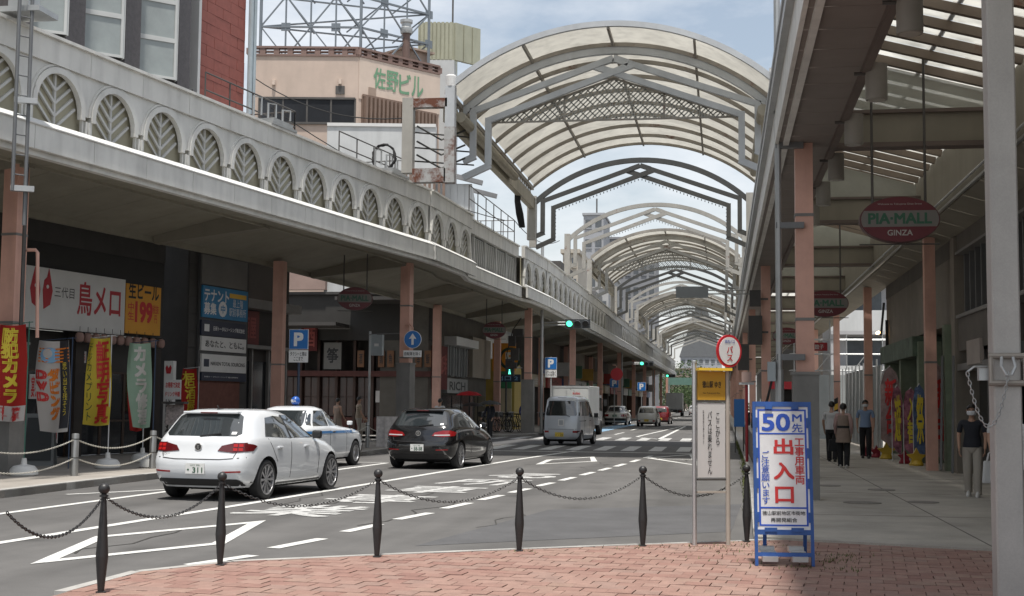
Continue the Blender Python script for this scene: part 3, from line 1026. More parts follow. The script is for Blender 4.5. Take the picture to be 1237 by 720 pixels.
for i in range(3):
    dup_at(f1, (-3.5, 102 + 45 * i, 0), 0, 'dark arch frame behind the %s vaulted roof' % ['second', 'third', 'farthest'][i])
    dup_at(f2, (-3.5, 115 + 45 * i, 0), 0, 'pale arch frame two steps behind the %s vaulted roof' % ['second', 'third', 'farthest'][i])
# near left support: weathered posts and rusty brackets
t = thing('rusty_bracket_post', 'rust stained steel posts and brackets holding the near roof on the left', 'support', (-8.95, 37, 8.4))
b = MB(); b.box(-8.98, 37, 8.2, .32, .3, 2.2); b.part('weathered_post', STEELW, t)
b = MB(); b.beam((-8.82, 37, 10.24), (-7.82, 37, 10.24), .28, .26); b.part('upper_bracket', RUSTY, t)
b = MB(); b.beam((-8.82, 37, 8.12), (-7.85, 37, 8.12), .3, .4); b.part('lower_bracket', RUSTY, t)
b = MB(); b.box(-7.74, 37, 7.9, .3, .3, 1.62); b.part('rusty_post', RUSTY, t)
b = MB(); b.box(-7.74, 37, 9.52, .28, .28, 1.2); b.part('upper_post', STEEL, t)
b = MB(); b.lathe([(.16, 10.72), (.16, 11.02), (.12, 11.06)], -7.74, 37, 14); b.part('post_cap', WHITE2, t)
b = MB()
for z_ in (8.6, 9.0, 9.45):
    b.tube([(-8.8, 37.3, z_ + .2), (-8.2, 37.9, z_ - .1), (-7.6, 38.5, z_ + .3)], .03, 5)
    b.tube([(-8.9, 37.2, z_), (-7.5, 39.4, z_ + .25)], .025, 5)
b.part('tie_rod', STEELD, t)
# ------------------------------------------------------------------ brick forecourt
BR = [(-5.29, 8.0), (-5.29, 10.25), (-5.25, 11.6), (-4.72, 12.5), (-3.5, 13.35), (-2.15, 14.24), (-.9, 15.03), (.3, 15.78), (1.12, 16.12), (2.94, 15.44), (6.0, 14.25), (6.0, 8.0)]
def clip(poly, a, b):
    """keep the part of poly to the right of a->b"""
    out = []
    def sd_(p): return (b[0] - a[0]) * (p[1] - a[1]) - (b[1] - a[1]) * (p[0] - a[0])
    n = len(poly)
    for i in range(n):
        p, q = poly[i], poly[(i + 1) % n]
        sp, sq = sd_(p), sd_(q)
        if sp <= 0: out.append(p)
        if sp * sq < 0:
            t_ = sp / (sp - sq)
            out.append((p[0] + (q[0] - p[0]) * t_, p[1] + (q[1] - p[1]) * t_))
    return out
fore = thing('brick_forecourt', None, None); fore['kind'] = 'structure'
b = MB(); b.prism(BR, lambda u, v, d: V((u, v, d)), -.1, .018); b.part('sand_bed', M('joint_sand', (.15, .105, .085), .95, var=.2, vs=4), fore)
BRK = [M('brick_%s' % n, c, .85, var=.16, vs=7, bump=.3, bs=60, fine=.12) for n, c in (('pink', (.265, .158, .128)), ('pale', (.285, .178, .145)), ('rose', (.25, .142, .115)), ('buff', (.275, .178, .142)), ('worn', (.265, .172, .142)), ('deep', (.235, .130, .106)))]
a6 = rad(6)
rdx, rdy = V((math.cos(a6), -math.sin(a6))), V((math.sin(a6), math.cos(a6)))
cand = []
for j in range(26, 78):
    for i in range(-40, 40):
        u0 = i * .225 + (.1125 if j % 2 else 0) + rnd.uniform(-.003, .003); v0 = j * .225
        g = .0042
        q = [(u0 + g, v0 + g), (u0 + .225 - g, v0 + g), (u0 + .225 - g, v0 + .225 - g), (u0 + g, v0 + .225 - g)]
        q = [tuple(rdx * u + rdy * v) for u, v in q]
        for a, c in zip(BR, BR[1:] + BR[:1]):
            q = clip(q, a, c)
            if len(q) < 3: break
        if len(q) >= 3:
            cand.append((min(p[1] for p in q), q))
cand.sort(key=lambda t_: t_[0])
vis = []
for y, q in cand:
    cx = sum(p[0] for p in q) / len(q)
    if y > 9.95 and -.5 * y * .95 < cx + .16 * y < .43 * y: vis.append((y, q))
shown = 0
restb = [MB() for _ in BRK]
for y, q in cand:
    h = .034 + rnd.uniform(-.003, .003)
    tx, ty = rnd.uniform(-.012, .012), rnd.uniform(-.012, .012)
    k = rnd.choices(range(6), (5, 4, 3, 2, 3, 1))[0]
    cx = sum(p[0] for p in q) / len(q); cy = sum(p[1] for p in q) / len(q)
    vs = [(px_, py_, .0) for px_, py_ in q] + [(px_, py_, h + (px_ - cx) * tx + (py_ - cy) * ty) for px_, py_ in q]
    n = len(q)
    fs = [tuple(range(n, 2 * n))] + [(i, (i + 1) % n, n + (i + 1) % n, n + i) for i in range(n)]
    inview = y > 10.25 and -.46 * y < cx < .245 * y
    if inview and shown < 300:
        shown += 1
        mb = MB(); mb.add(vs, fs); mb.part('brick', BRK[k], fore)
    else:
        restb[k].add(vs, fs)
for k in range(6):
    o = restb[k].part('bricks', BRK[k], fore); o['kind'] = 'stuff'
kerb('forecourt_kerb', [(x, y) for x, y in BR[1:10]][::-1], .036, .11, KERB, -1, 1.2, -.1) if False else kerb('forecourt_kerb', [(x, y) for x, y in BR[1:9]], .036, .11, KERB, 1, 1.2, -.1)

# weeds in the joints
GRASS = M('weed_green', (.09, .105, .03), .8, var=.3, vs=8)
b = MB()
for cx, cy, n, s in ((.05, 15.0, 26, .3), (.35, 15.3, 30, .35), (-.45, 14.9, 18, .3), (1.05, 13.9, 60, .28), (1.25, 14.4, 40, .25), (.75, 13.3, 30, .25), (.2, 14.4, 30, .4), (-1.0, 14.7, 20, .35), (-2.1, 14.0, 14, .15), (-.2, 13.6, 20, .5), (1.1, 13.2, 30, .2)):
    for i in range(n):
        x, y = cx + rnd.gauss(0, s * .6), cy + rnd.gauss(0, s * .4)
        a = rnd.uniform(0, 6.28); h = rnd.uniform(.012, .045); w_ = .006
        tip = V((x + math.cos(a) * h * .8, y + math.sin(a) * h * .8, .034 + h))
        p = V((x, y, .03)); sdv = V((-math.sin(a), math.cos(a), 0)) * w_
        b.add([p - sdv, p + sdv, tip], [(0, 1, 2)])
o = b.struct('weeds', GRASS); o['kind'] = 'stuff'
b = MB()
y = 20.0
while y < 60:
    x = .30 + (y - 16) * .0125 if y < 40 else .58
    for i in range(5):
        px_, py_ = x + rnd.gauss(0, .03), y + rnd.gauss(0, .1)
        a = rnd.uniform(0, 6.28); h = rnd.uniform(.03, .09)
        sdv = V((-math.sin(a), math.cos(a), 0)) * .012
        b.add([V((px_, py_, 0)) - sdv, V((px_, py_, 0)) + sdv, V((px_ + math.cos(a) * h * .6, py_ + math.sin(a) * h * .6, h))], [(0, 1, 2)])
    y += .16
o = b.struct('weeds', GRASS); o['kind'] = 'stuff'

# ------------------------------------------------------------------ bollards and chains
def bollard():
    t = thing('bollard', 'x', 'bollard', (0, 0, 0), 0, 'black bollards along the forecourt edge')
    b = MB()
    b.lathe([(.026, .02), (.028, .04), (.050, .29), (.050, .30), (.022, .76), (.021, .775)], n=12)
    b.local('bollard_post', BLACKM, t, True, 30)
    b = MB(); b.lathe([(.024, .775), (.036, .778), (.036, .790), (.022, .794), (.022, .80)] + [(.046 * math.sin(a), .842 - .046 * math.cos(a)) for a in [rad(20 + k * 16) for k in range(11)]], n=16)
    b.local('ball_top', BLACKM, t, True, 30)
    b = MB(); b.lathe([(.042, .0), (.042, .012), (.03, .016)], n=12); b.local('foot_ring', BLACKM, t)
    return t
BPOS = [(-4.90, 8.6), (-5.0, 10.27), (-4.74, 12.2), (-3.47, 13.22), (-2.14, 14.07), (-.88, 14.9), (.27, 15.65)]
BLAB = [None, 'leftmost bollard in view cut by the bottom edge', 'bollard in front of the white car', 'bollard in the middle of the dashed lane line, third from left', 'fourth bollard from left at the brick edge', 'bollard nearest to the bus stop sign on its left', 'bollard half hidden behind the construction sign']
b0 = bollard()
for i, (x, y) in enumerate(BPOS):
    if i == 0: continue
    o = b0 if i == 1 else dup(b0)
    o.location = (x, y, .03); ROOTM[o.name] = Matrix.Translation(o.location)
    o['label'] = 'black iron ' + BLAB[i]
def chain_links(b, p, q, sag, link_l=.042, r=.0055, wid=.012):
    p, q = V(p), V(q)
    n = 60
    pts = [p.lerp(q, i / n) - Z3 * (sag * 4 * (i / n) * (1 - i / n)) for i in range(n + 1)]
    Ls = [0]
    for a, c in zip(pts[:-1], pts[1:]): Ls.append(Ls[-1] + (c - a).length)
    def pos(s):
        for i in range(n):
            if Ls[i + 1] >= s: return pts[i].lerp(pts[i + 1], (s - Ls[i]) / (Ls[i + 1] - Ls[i]))
        return pts[-1]
    N = int(Ls[-1] / (link_l * .78))
    for k in range(N):
        c = pos((k + .5) * Ls[-1] / N); d = (pos(min(Ls[-1], (k + .9) * Ls[-1] / N)) - pos((k + .1) * Ls[-1] / N)).normalized()
        x = d.cross(Z3).normalized(); y = x.cross(d)
        sd_ = x if k % 2 else y
        nn = sd_.cross(d)
        m_, k4 = 8, 4
        vs, fs = [], []
        for i in range(m_):
            a = 2 * math.pi * i / m_
            ctr = c + d * (math.cos(a) * link_l / 2) + sd_ * (math.sin(a) * wid)
            rad_ = (d * math.cos(a) + sd_ * math.sin(a)).normalized()
            for j in range(k4):
                e = 2 * math.pi * j / k4
                vs.append(ctr + rad_ * (r * math.cos(e)) + nn * (r * math.sin(e)))
        for i in range(m_):
            for j in range(k4):
                fs.append((i * k4 + j, ((i + 1) % m_) * k4 + j, ((i + 1) % m_) * k4 + (j + 1) % k4, i * k4 + (j + 1) % k4))
        b.add(vs, fs)
CLAB = ['at the far left below the diamond road mark', 'crossing in front of the diamond road mark', 'sagging in front of the white car', 'sagging below the large painted characters', 'sagging over empty asphalt between fourth and fifth bollards', 'passing behind the bus stop sign posts']
for i in range(6):
    p, q = BPOS[i], BPOS[i + 1]
    b = MB(); chain_links(b, (p[0], p[1], .815), (q[0], q[1], .815), .245, .04, .0047, .011)
    b.top('hanging_chain', BLACKM, 'black iron link chain ' + CLAB[i], 'chain', 'chains hung between the bollards')

# ------------------------------------------------------------------ bus stop sign
POSTM = M('painted_post_beige', (.40, .36, .31), .5, var=.08, vs=4)
bs = thing('bus_stop_sign', 'bus stop board on two posts with yellow header and round red rimmed disc', 'bus stop sign', (-.13, 15.15, .03))
pl, pr = V((-.315, 15.08, 0)), V((.055, 15.22, 0))
bd = (pr - pl).normalized(); bn = V((bd.y, -bd.x, 0))
for p, h in ((pl, 2.07), (pr, 2.06)):
    b = MB(); b.tube([p + Z3 * .03, p + Z3 * h], .026, 12); b.part('post', ALU if p is pl else POSTM, bs, True)
    b = MB(); b.lathe([(.03, h), (.03, h + .02), (.01, h + .03)], p.x, p.y, 12); b.part('post_cap', GALV, bs)
def flat(P0, d, n, a0, a1, z0, z1, o0, o1):
    b = MB()
    c = []
    for z in (z0, z1):
        for a, o in ((a0, o0), (a1, o0), (a1, o1), (a0, o1)):
            c.append(P0 + d * a + n * o + Z3 * z)
    return b.hexa(c)
W_ = (pr - pl).length
flat(pl, bd, bn, .035, W_ - .035, .79, 1.625, -.012, .012).part('notice_board', M('notice_board_grey', (.56, .55, .535), .5, var=.04), bs)
flat(pl, bd, bn, .035, W_ - .035, 1.655, 1.98, -.015, .02).part('header_panel', M('header_amber', (.55, .30, .028), .5, var=.05), bs)
flat(pl, bd, bn, .02, W_ + .02, 1.985, 2.015, -.03, .10).part('header_roof', M('header_yellow', (.80, .53, .05), .5, var=.03), bs)
for z in (.755, .615, 1.63):
    flat(pl, bd, bn, .03, W_ - .03, z, z + .022, -.015, .018).part('rail', POSTM if z < .7 else DARKM, bs)
mid = pl + bd * (W_ / 2)
text(bs, '徳山駅 ゆき', mid + bn * .02 + Z3 * 1.83, bd, Z3, .22, .075, BLACKT, .02)
text(bs, 'for Tokuyama Sta.', mid + bn * .02 + Z3 * 1.73, bd, Z3, .2, .022, BLACKT)
def vtext(parent, s, c, r, w, h, mat, bold=0.0, off=.004):
    text(parent, '\n'.join(s), c, r, Z3, w, h, mat, bold, off, line=.95)
vtext(bs, 'ここから', mid + bd * .075 + bn * .012 + Z3 * 1.33, bd, .052, .36, BLACKT, .008)
vtext(bs, 'バスは乗れません', mid + bd * -.02 + bn * .012 + Z3 * 1.18, bd, .052, .70, BLACKT, .008)
vtext(bs, '降車専用の乗り場です', mid + bd * -.095 + bn * .012 + Z3 * 1.35, bd, .018, .38, BLACKT)
# round disc, turned towards the road
cdv = V((.74, .67, 0)).normalized(); cn = V((cdv.y, -cdv.x, 0))
cc = pr + bn * .045 + Z3 * 2.21
def disc(c, d, n, r, o0, o1, seg_=32):
    b = MB(); b.prism([(r * math.cos(2 * math.pi * k / seg_), r * math.sin(2 * math.pi * k / seg_)) for k in range(seg_)], lambda u, v, o: c + d * u + Z3 * v + n * o, o0, o1)
    return b
disc(cc, cdv, cn, .185, -.01, .01).part('disc_rim', M('sign_red', (.50, .025, .035), .4, var=.03), bs)
disc(cc, cdv, cn, .157, .005, .014).part('disc_face', WHITE, bs)
vtext(bs, 'バス', cc + cn * .014 - Z3 * .03, cdv, .09, .17, REDT, .02)
text(bs, '市内バス', cc + cn * .014 + Z3 * .105, cdv, Z3, .15, .04, BLUET, .01)
b = MB(); b.tube([pr + Z3 * 2.0, pr + Z3 * 2.34], .02, 8); b.part('disc_bracket', GALV, bs)

# ------------------------------------------------------------------ construction sign
BLUEF = M('blue_frame_paint', (.022, .08, .28), .5, var=.2, vs=6)
cs = thing('construction_sign', 'tall blue framed white A board announcing a construction vehicle entrance', 'sign', (.6, 13.4, .03))
sd0 = V((1, .10, 0)).normalized(); sn0 = V((sd0.y, -sd0.x, 0))
lean = rad(6)
su = (Z3 * math.cos(lean) - sn0 * math.sin(lean)).normalized(); sn = sd0.cross(su)
so = V((.595, 13.38, .035))
def spl(a0, a1, z0, z1, o0, o1):
    b = MB(); c = []
    for z in (z0, z1):
        for a, o in ((a0, o0), (a1, o0), (a1, o1), (a0, o1)):
            c.append(so + sd0 * a + su * z + sn * o)
    return b.hexa(c)
HW, HT = .288, 1.61
for s in (-1, 1):
    spl(HW - .03 if s > 0 else -HW, HW if s > 0 else -HW + .03, 0, HT, -.02, .02).part('frame_rail', BLUEF, cs)
    for z in (.42, .75, 1.05, 1.35):
        spl(-HW + .028 if s < 0 else HW - .046, -HW + .046 if s < 0 else HW - .028, z, z + .10, -.015, .024).part('clamp', BLUEF, cs)
spl(-HW + .03, HW - .03, HT - .05, HT, -.02, .018).part('frame_top', BLUEF, cs)
spl(-HW + .03, HW - .03, .30, .35, -.02, .018).part('frame_bar', BLUEF, cs)
spl(-HW + .03, HW - .03, .09, .13, -.02, .018).part('frame_bar', BLUEF, cs)
for x in (-.13, .13):
    spl(x - .035, x + .035, HT - .075, HT - .03, .0, .03).part('clamp', BLUEF, cs)
    spl(x - .06, x + .06, .33, .37, .0, .028).part('clamp', BLUEF, cs)
spl(-HW + .03, HW - .03, .35, HT - .05, -.012, .006).part('sign_panel', M('sign_white', (.66, .66, .67), .4, var=.1, vs=3), cs)
# blue border lines and the divider
for a0, a1, z0, z1 in ((-.24, -.222, .385, HT - .075), (.222, .24, .385, HT - .075), (-.222, .222, .385, .401), (-.222, .222, HT - .091, HT - .075), (-.222, .222, 1.285, 1.30), (-.222, .222, .555, .571)):
    spl(a0, a1, z0, z1, .006, .009).part('border_line', BLUET, cs)
def stx(s, a, z, w, h, mat, bold=.0, vert=False):
    text(cs, '\n'.join(s) if vert else s, so + sd0 * (a * 1.07) + su * z + sn * .006, sd0, su, w * 1.07, h, mat, bold, .004, line=.95)
stx('50', -.055, 1.405, .25, .165, BLUET, .03)
stx('M', .14, 1.45, .085, .07, BLUET, .02)
stx('先', .14, 1.35, .095, .085, BLUET, .015)
stx('工事用車両', .155, 1.02, .085, .45, REDT, .02, True)
stx('出', .01, 1.165, .17, .15, REDT, .035)
stx('入', .01, .925, .18, .16, REDT, .035)
stx('口', .01, .69, .16, .15, REDT, .035)
stx('ご注意願います', -.16, .86, .075, .52, BLUET, .012, True)
stx('徳山駅前地区市街地', 0, .512, .39, .040, BLACKT, .015)
stx('再開発組合', .0, .445, .24, .042, BLACKT, .015)
for s in (-1, 1):
    b = MB(); b.beam(so + sd0 * (s * .2 + .05) + su * 1.5 - sn * .02, so + sd0 * (s * .2 + .05) - sn0 * .36, .035, .03); b.part('rear_leg', BLUEF, cs)
    b = MB()
    for k in range(3):
        c = so + sd0 * (s * .145) - sn0 * (.26 - k * .13) + Z3 * (.14 - k * .035)
        b.beam(c - sd0 * .075, c + sd0 * .075, .10, .05, Z3)
    b.part('counterweight', ALU, cs)

# ------------------------------------------------------------------ silver post with shackle
sp = thing('metal_post', 'tall square silver post with a shackle and short chain at right', 'post', (2.08, 10.35, .03), 0)
SILV = M('silver_post_paint', (.40, .38, .36), .5, metal=.15, var=.1, vs=2, streak=.16, fine=.05)
b = MB()
pc = [V((2.08 + sx * .10, 10.35 + sy * .10, 0)) for sx, sy in ((-.88, -1), (.88, -1), (1, -.88), (1, .88), (.88, 1), (-.88, 1), (-1, .88), (-1, -.88))]
b.prism([(p.x, p.y) for p in pc], lambda u, v, d: V((u, v, d)), .03, 7.3); b.part('post_shaft', SILV, sp)
b = MB()
for z in (1.78, 1.98):
    b.tube([(1.94, 10.22, z), (2.21, 10.22, z)], .022, 8)
b.tube([(1.955, 10.215, 1.78), (1.955, 10.215, 1.98)], .016, 8); b.tube([(2.195, 10.215, 1.78), (2.195, 10.215, 1.98)], .016, 8)
b.part('shackle_bracket', rust(M('worn_steel', (.30, .27, .24), .5, metal=.4), .4, 5), sp)
b = MB(); b.tube([(2.03, 10.20, 1.97), (2.02, 10.17, 1.90), (2.05, 10.16, 1.84), (2.09, 10.16, 1.84), (2.12, 10.17, 1.90), (2.11, 10.20, 1.97)], .012, 8); b.part('shackle', GALV, sp)
b = MB(); b.box(1.93, 10.3, 1.80, .10, .08, .10); b.tube([(1.94, 10.26, 1.90), (1.84, 10.22, 1.90), (1.785, 10.2, 1.86)], .008, 6); b.part('hook', GALV, sp)
b = MB(); chain_links(b, (1.785, 10.2, 1.86), (2.07, 10.16, 1.86), .40, .042, .0042, .011); b.part('chain', GALV, sp)
# ------------------------------------------------------------------ sign helpers for walls
def board(root, P, x0, y0, x1, y1, mat, out=.1, th=.06, name='sign_board', pad=0):
    a0, _ = P.px(x0, (y0 + y1) / 2); a1, _ = P.px(x1, (y0 + y1) / 2)
    xm = (x0 + x1) / 2
    _, z1 = P.px(xm, y0); _, z0 = P.px(xm, y1)
    b = MB(); b.pbox(P, a0, a1, z0, z1, out - th, out)
    o = b.part(name, mat, root)
    return a0, a1, z0, z1
# ------------------------------------------------------------------ near left block: restaurant front
WN = Plane(-16.2, 33.6, .17, .985)
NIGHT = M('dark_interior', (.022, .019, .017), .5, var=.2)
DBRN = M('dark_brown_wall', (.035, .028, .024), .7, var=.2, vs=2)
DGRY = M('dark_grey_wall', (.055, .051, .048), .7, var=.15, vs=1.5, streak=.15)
DGLASS = M('dark_glass', (.02, .022, .025), .08, var=0, spec=.7)
rs = thing('restaurant_front', 'dark restaurant front under the near left arcade with wide white and orange sign', 'shop', WN.pt(-6, .12))
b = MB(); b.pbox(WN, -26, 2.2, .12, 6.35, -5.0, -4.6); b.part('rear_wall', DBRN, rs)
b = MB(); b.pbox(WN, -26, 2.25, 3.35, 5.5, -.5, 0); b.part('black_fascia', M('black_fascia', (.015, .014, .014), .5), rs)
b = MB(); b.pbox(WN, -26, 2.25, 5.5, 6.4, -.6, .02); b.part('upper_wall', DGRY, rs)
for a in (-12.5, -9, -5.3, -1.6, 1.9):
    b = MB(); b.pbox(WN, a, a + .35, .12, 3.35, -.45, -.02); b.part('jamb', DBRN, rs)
for a0, a1 in ((-12.1, -9), (-8.6, -5.3), (-4.9, -1.6), (-1.2, 1.9)):
    n = 3
    for k in range(n):
        w0 = a0 + (a1 - a0) * k / n; w1 = a0 + (a1 - a0) * (k + 1) / n
        b = MB(); b.pbox(WN, w0 + .03, w1 - .03, .14, 2.3, -.30, -.27); g = b.part('glass_door', DGLASS, rs)
        b = MB()
        for q0, q1, z0, z1 in ((w0, w0 + .05, .13, 2.35), (w1 - .05, w1, .13, 2.35), (w0 + .05, w1 - .05, 2.30, 2.35), (w0 + .05, w1 - .05, 1.0, 1.05)):
            b.pbox(WN, q0, q1, z0, z1, -.32, -.25)
        o = b.part('door_frame', M('dark_wood', (.05, .03, .02), .5), rs)
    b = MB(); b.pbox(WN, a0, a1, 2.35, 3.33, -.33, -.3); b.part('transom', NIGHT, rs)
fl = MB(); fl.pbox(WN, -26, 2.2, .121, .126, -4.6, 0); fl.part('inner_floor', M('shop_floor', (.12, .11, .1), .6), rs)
a0, a1, z0, z1 = board(rs, WN, 24, 329, 145, 400, WHITE2, .16, .14)
LIT = M('chicken_red', (.42, .02, .03), .5, var=0)
ptext(rs, WN, '鳥メロ', *[WN.px(x, 372)[0] for x in (87, 139)], 3.78, 4.62, .16, LIT, .02)
ptext(rs, WN, '三代目', *[WN.px(x, 366)[0] for x in (59, 83)], 4.15, 4.42, .16, BLACKT, .0)
# twin bird emblem
ae = WN.px(43, 362)[0]
for s in (-1, 1):
    b = MB()
    pts = [(s * .05, .05), (s * .10, -.42), (s * .34, -.30), (s * .42, .05), (s * .34, .34), (s * .26, .60), (s * .20, .38), (s * .10, .30)]
    b.prism(pts, lambda u, v, d: WN.pt(ae + u, 4.24 + v, .16 + d), .002, .012)
    o = b.part('bird_emblem', LIT, rs)
    b = MB(); b.prism([(s * .22 + .05 * math.cos(k), .14 + .05 * math.sin(k)) for k in [i * .785 for i in range(8)]], lambda u, v, d: WN.pt(ae + u, 4.24 + v, .16 + d), .012, .016)
    b.part('bird_eye', WHITE2, rs)
a0, a1, z0, z1 = board(rs, WN, 145.6, 345, 188, 404, M('orange_board', (.68, .31, .02), .5, var=.05), .165, .14)
ptext(rs, WN, '生ビール', a0 + .12, a1 - .12, 4.38, 4.80, .165, BLACKT, .03)
ptext(rs, WN, '199', a0 + .45, a1 - .42, 3.75, 4.28, .165, REDT, .05)
ptext(rs, WN, '中\n生', a0 + .1, a0 + .38, 3.78, 4.25, .165, REDT, .01)
ptext(rs, WN, '税抜\n円', a1 - .38, a1 - .1, 3.75, 4.25, .165, REDT, .01)
POSTER = M('poster_white', (.55, .52, .50), .6, var=.05)
for (x0, y0, x1, y1, s, ink) in ((95, 424, 112, 438, '毎日朝から', REDT), (82, 478, 98, 522, '飲み\n放題', REDT), (44, 452, 56, 482, '宴会', REDT)):
    q = board(rs, WN, x0, y0, x1, y1, POSTER, -.2, .03, 'poster')
    ptext(rs, WN, s, q[0] + .05, q[1] - .05, q[2] + .05, q[3] - .05, -.2, ink, .02)
q = board(rs, WN, 50, 515, 77, 536, POSTER, -.18, .04, 'poster')
ptext(rs, WN, '鳥メロ', q[0] + .2, q[1] - .05, q[2] + .08, q[3] - .08, -.18, LIT, .02)
# paper lanterns
LANT = M('paper_lantern', (.46, .30, .26), .7, var=.08, tl=.3)
for i in range(11):
    a = WN.px(84 + i * 9.9, 418 + i * .55)[0]
    c = WN.pt(a, 0, .30); zc = 3.18
    b = MB(); b.lathe([(.045, zc - .13), (.09, zc - .10), (.11, zc - .03), (.11, zc + .03), (.09, zc + .10), (.045, zc + .13)], c.x, c.y, 14)
    t = thing('paper_lantern', 'round pale red paper lantern, %s in the row under the restaurant sign' % ['leftmost', 'second from left', 'third from left', 'fourth from left', 'fifth from left', 'middle', 'seventh from left', 'fourth from right', 'third from right', 'second from right', 'rightmost'][i], 'lantern', (c.x, c.y, zc - .2), 0, 'paper lanterns under the restaurant sign')
    b.part('lantern_body', LANT, t, True)
    b = MB()
    for z in (zc - .145, zc + .13): b.lathe([(.05, z), (.05, z + .018)], c.x, c.y, 12)
    b.tube([(c.x, c.y, zc + .14), (c.x, c.y, 3.46)], .008, 5)
    o = b.part('lantern_ring', BLACKM, t); o['kind'] = 'stuff'

# ---- column with tenant boards
WT = Plane(WN.pt(0, 0, .35).x, WN.pt(0, 0, .35).y, .17, .985)
tc_ = thing('tenant_column', 'dark stone column wall carrying the stacked tenant sign boards', 'wall', WT.pt(4, .12))
a0, a1 = WT.px(229, 420)[0], WT.px(300, 420)[0]
b = MB(); b.pbox(WT, a0, a1, .12, 6.3, -1.2, -.12); b.part('column_core', DGRY, tc_)
n = 6
for k in range(12):
    b = MB(); b.pbox(WT, a0 + .02, a1 - .02, .14 + k * .5, .14 + k * .5 + .488, -.12, -.08); b.part('stone_slab', DGRY, tc_)
b = MB(); b.pbox(WT, WT.px(241, 480)[0], WT.px(290, 480)[0], .15, 2.2, -.08, -.03); b.part('brick_infill', M('dull_brick', (.15, .06, .045), .8, var=.2, vs=6), tc_)
ts = thing('tenant_sign_stack', 'stack of tenant name boards, blue on top, white and navy below', 'sign', WT.pt(4, 2.2, .05))
b = MB()
q0 = WT.px(240, 400)[0]; q1 = WT.px(298, 400)[0]
b.pbox(WT, q0, q1, 2.2, 6.2, -.07, -.0); b.part('sign_backing', M('dark_sign_back', (.07, .07, .072), .5), ts)
q = board(ts, WT, 242, 312, 297, 347, M('dull_grey_board', (.16, .155, .145), .5), .06, .05)
q = board(ts, WT, 242.5, 348.5, 297, 386, M('tenant_blue', (.025, .20, .40), .45), .07, .06)
ptext(ts, WT, 'テナント', q[0] + .08, q[0] + 1.45, q[2] + .5, q[3] - .1, .07, WHITE, .03)
ptext(ts, WT, '募集', q[0] + .08, q[0] + .75, q[2] + .1, q[2] + .45, .07, WHITE, .03)
b = MB(); b.prism([(q[0] + 1.12 + .24 * math.cos(k * .523), q[2] + .3 + .24 * math.sin(k * .523)) for k in range(12)], lambda u, v, d: WT.pt(u, v, d), .071, .076); b.part('round_logo', WHITE, ts)
ptext(ts, WT, '中', q[0] + 1.0, q[0] + 1.24, q[2] + .18, q[2] + .42, .077, M('tenant_blue'), .03)
ptext(ts, WT, '最上階\n駅前事務所', q[1] - 1.1, q[1] - .1, q[2] + .12, q[3] - .3, .07, WHITE, .0)
b = MB(); b.pbox(WT, q[1] - 1.1, q[1] - .1, q[3] - .27, q[3] - .13, .071, .076); b.part('stripe', YELLOW, ts)
NAVY = M('navy_board', (.018, .025, .05), .45)
q = board(ts, WT, 241, 389, 295, 407, NAVY, .07, .06)
ptext(ts, WT, '日研トータルソーシング株式会社', q[0] + .65, q[1] - .1, q[2] + .16, q[3] - .16, .07, WHITE, .02)
b = MB(); b.pbox(WT, q[0] + .15, q[0] + .42, q[2] + .12, q[3] - .12, .071, .076); b.part('logo', WHITE, ts)
q = board(ts, WT, 241, 408, 295, 425, WHITE2, .07, .06)
ptext(ts, WT, 'あなたと、ともに。', q[0] + .2, q[1] - .15, q[2] + .11, q[3] - .11, .07, BLACKT, .015)
q = board(ts, WT, 241, 429, 295, 450, WHITE2, .07, .06)
ptext(ts, WT, 'NIKKEN TOTAL SOURCING', q[0] + .5, q[1] - .1, q[2] + .2, q[3] - .22, .07, BLACKT, .015)
b = MB(); b.pbox(WT, q[0] + .12, q[0] + .4, q[2] + .15, q[3] - .15, .071, .076); b.part('logo', NAVY, ts)
q = board(ts, WT, 241, 451, 295, 460.5, NAVY, .07, .06)
ptext(ts, WT, '日研トータルソーシング 徳山事業所', q[0] + .15, q[1] - .5, q[2] + .1, q[3] - .1, .07, WHITE, .01)
# end of the block: pillar, shutters
eb = thing('corner_shop', 'dark corner shop front with dull red sign beyond the tenant boards', 'shop', WN.pt(9, .12))
b = MB(); b.pbox(WN, 5.9, 10.8, .12, 6.3, -3.2, -.6); b.part('wall', DBRN, eb)
b = MB(); b.pbox(WN, 6.4, 6.75, .12, 6.3, -.6, .15); b.part('corner_pier', DGRY, eb)
b = MB(); b.pbox(WN, 6.9, 10.7, .2, 2.9, -.6, -.56); b.part('shop_glass', DGLASS, eb)
b = MB(); b.pbox(WN, 6.75, 10.8, 4.6, 4.9, -.6, -.1); b.pbox(WN, 6.75, 10.8, 3.3, 3.42, -.6, -.2); b.part('beam', M('grey_beam', (.22, .21, .2), .6), eb)
b = MB(); b.pbox(WN, 6.9, 8.6, 3.45, 4.55, -.6, -.5); b.part('sign_board', M('dull_red', (.16, .025, .022), .6), eb)
ptext(eb, WN, '居酒屋', 7.1, 8.4, 3.65, 4.35, -.5, M('faded_red', (.30, .06, .05), .6), .02)
for a in (7.0, 8.1, 9.2, 10.4):
    b = MB(); b.pbox(WN, a, a + .08, .12, 3.3, -.55, -.45); b.part('mullion', M('grey_beam'), eb)
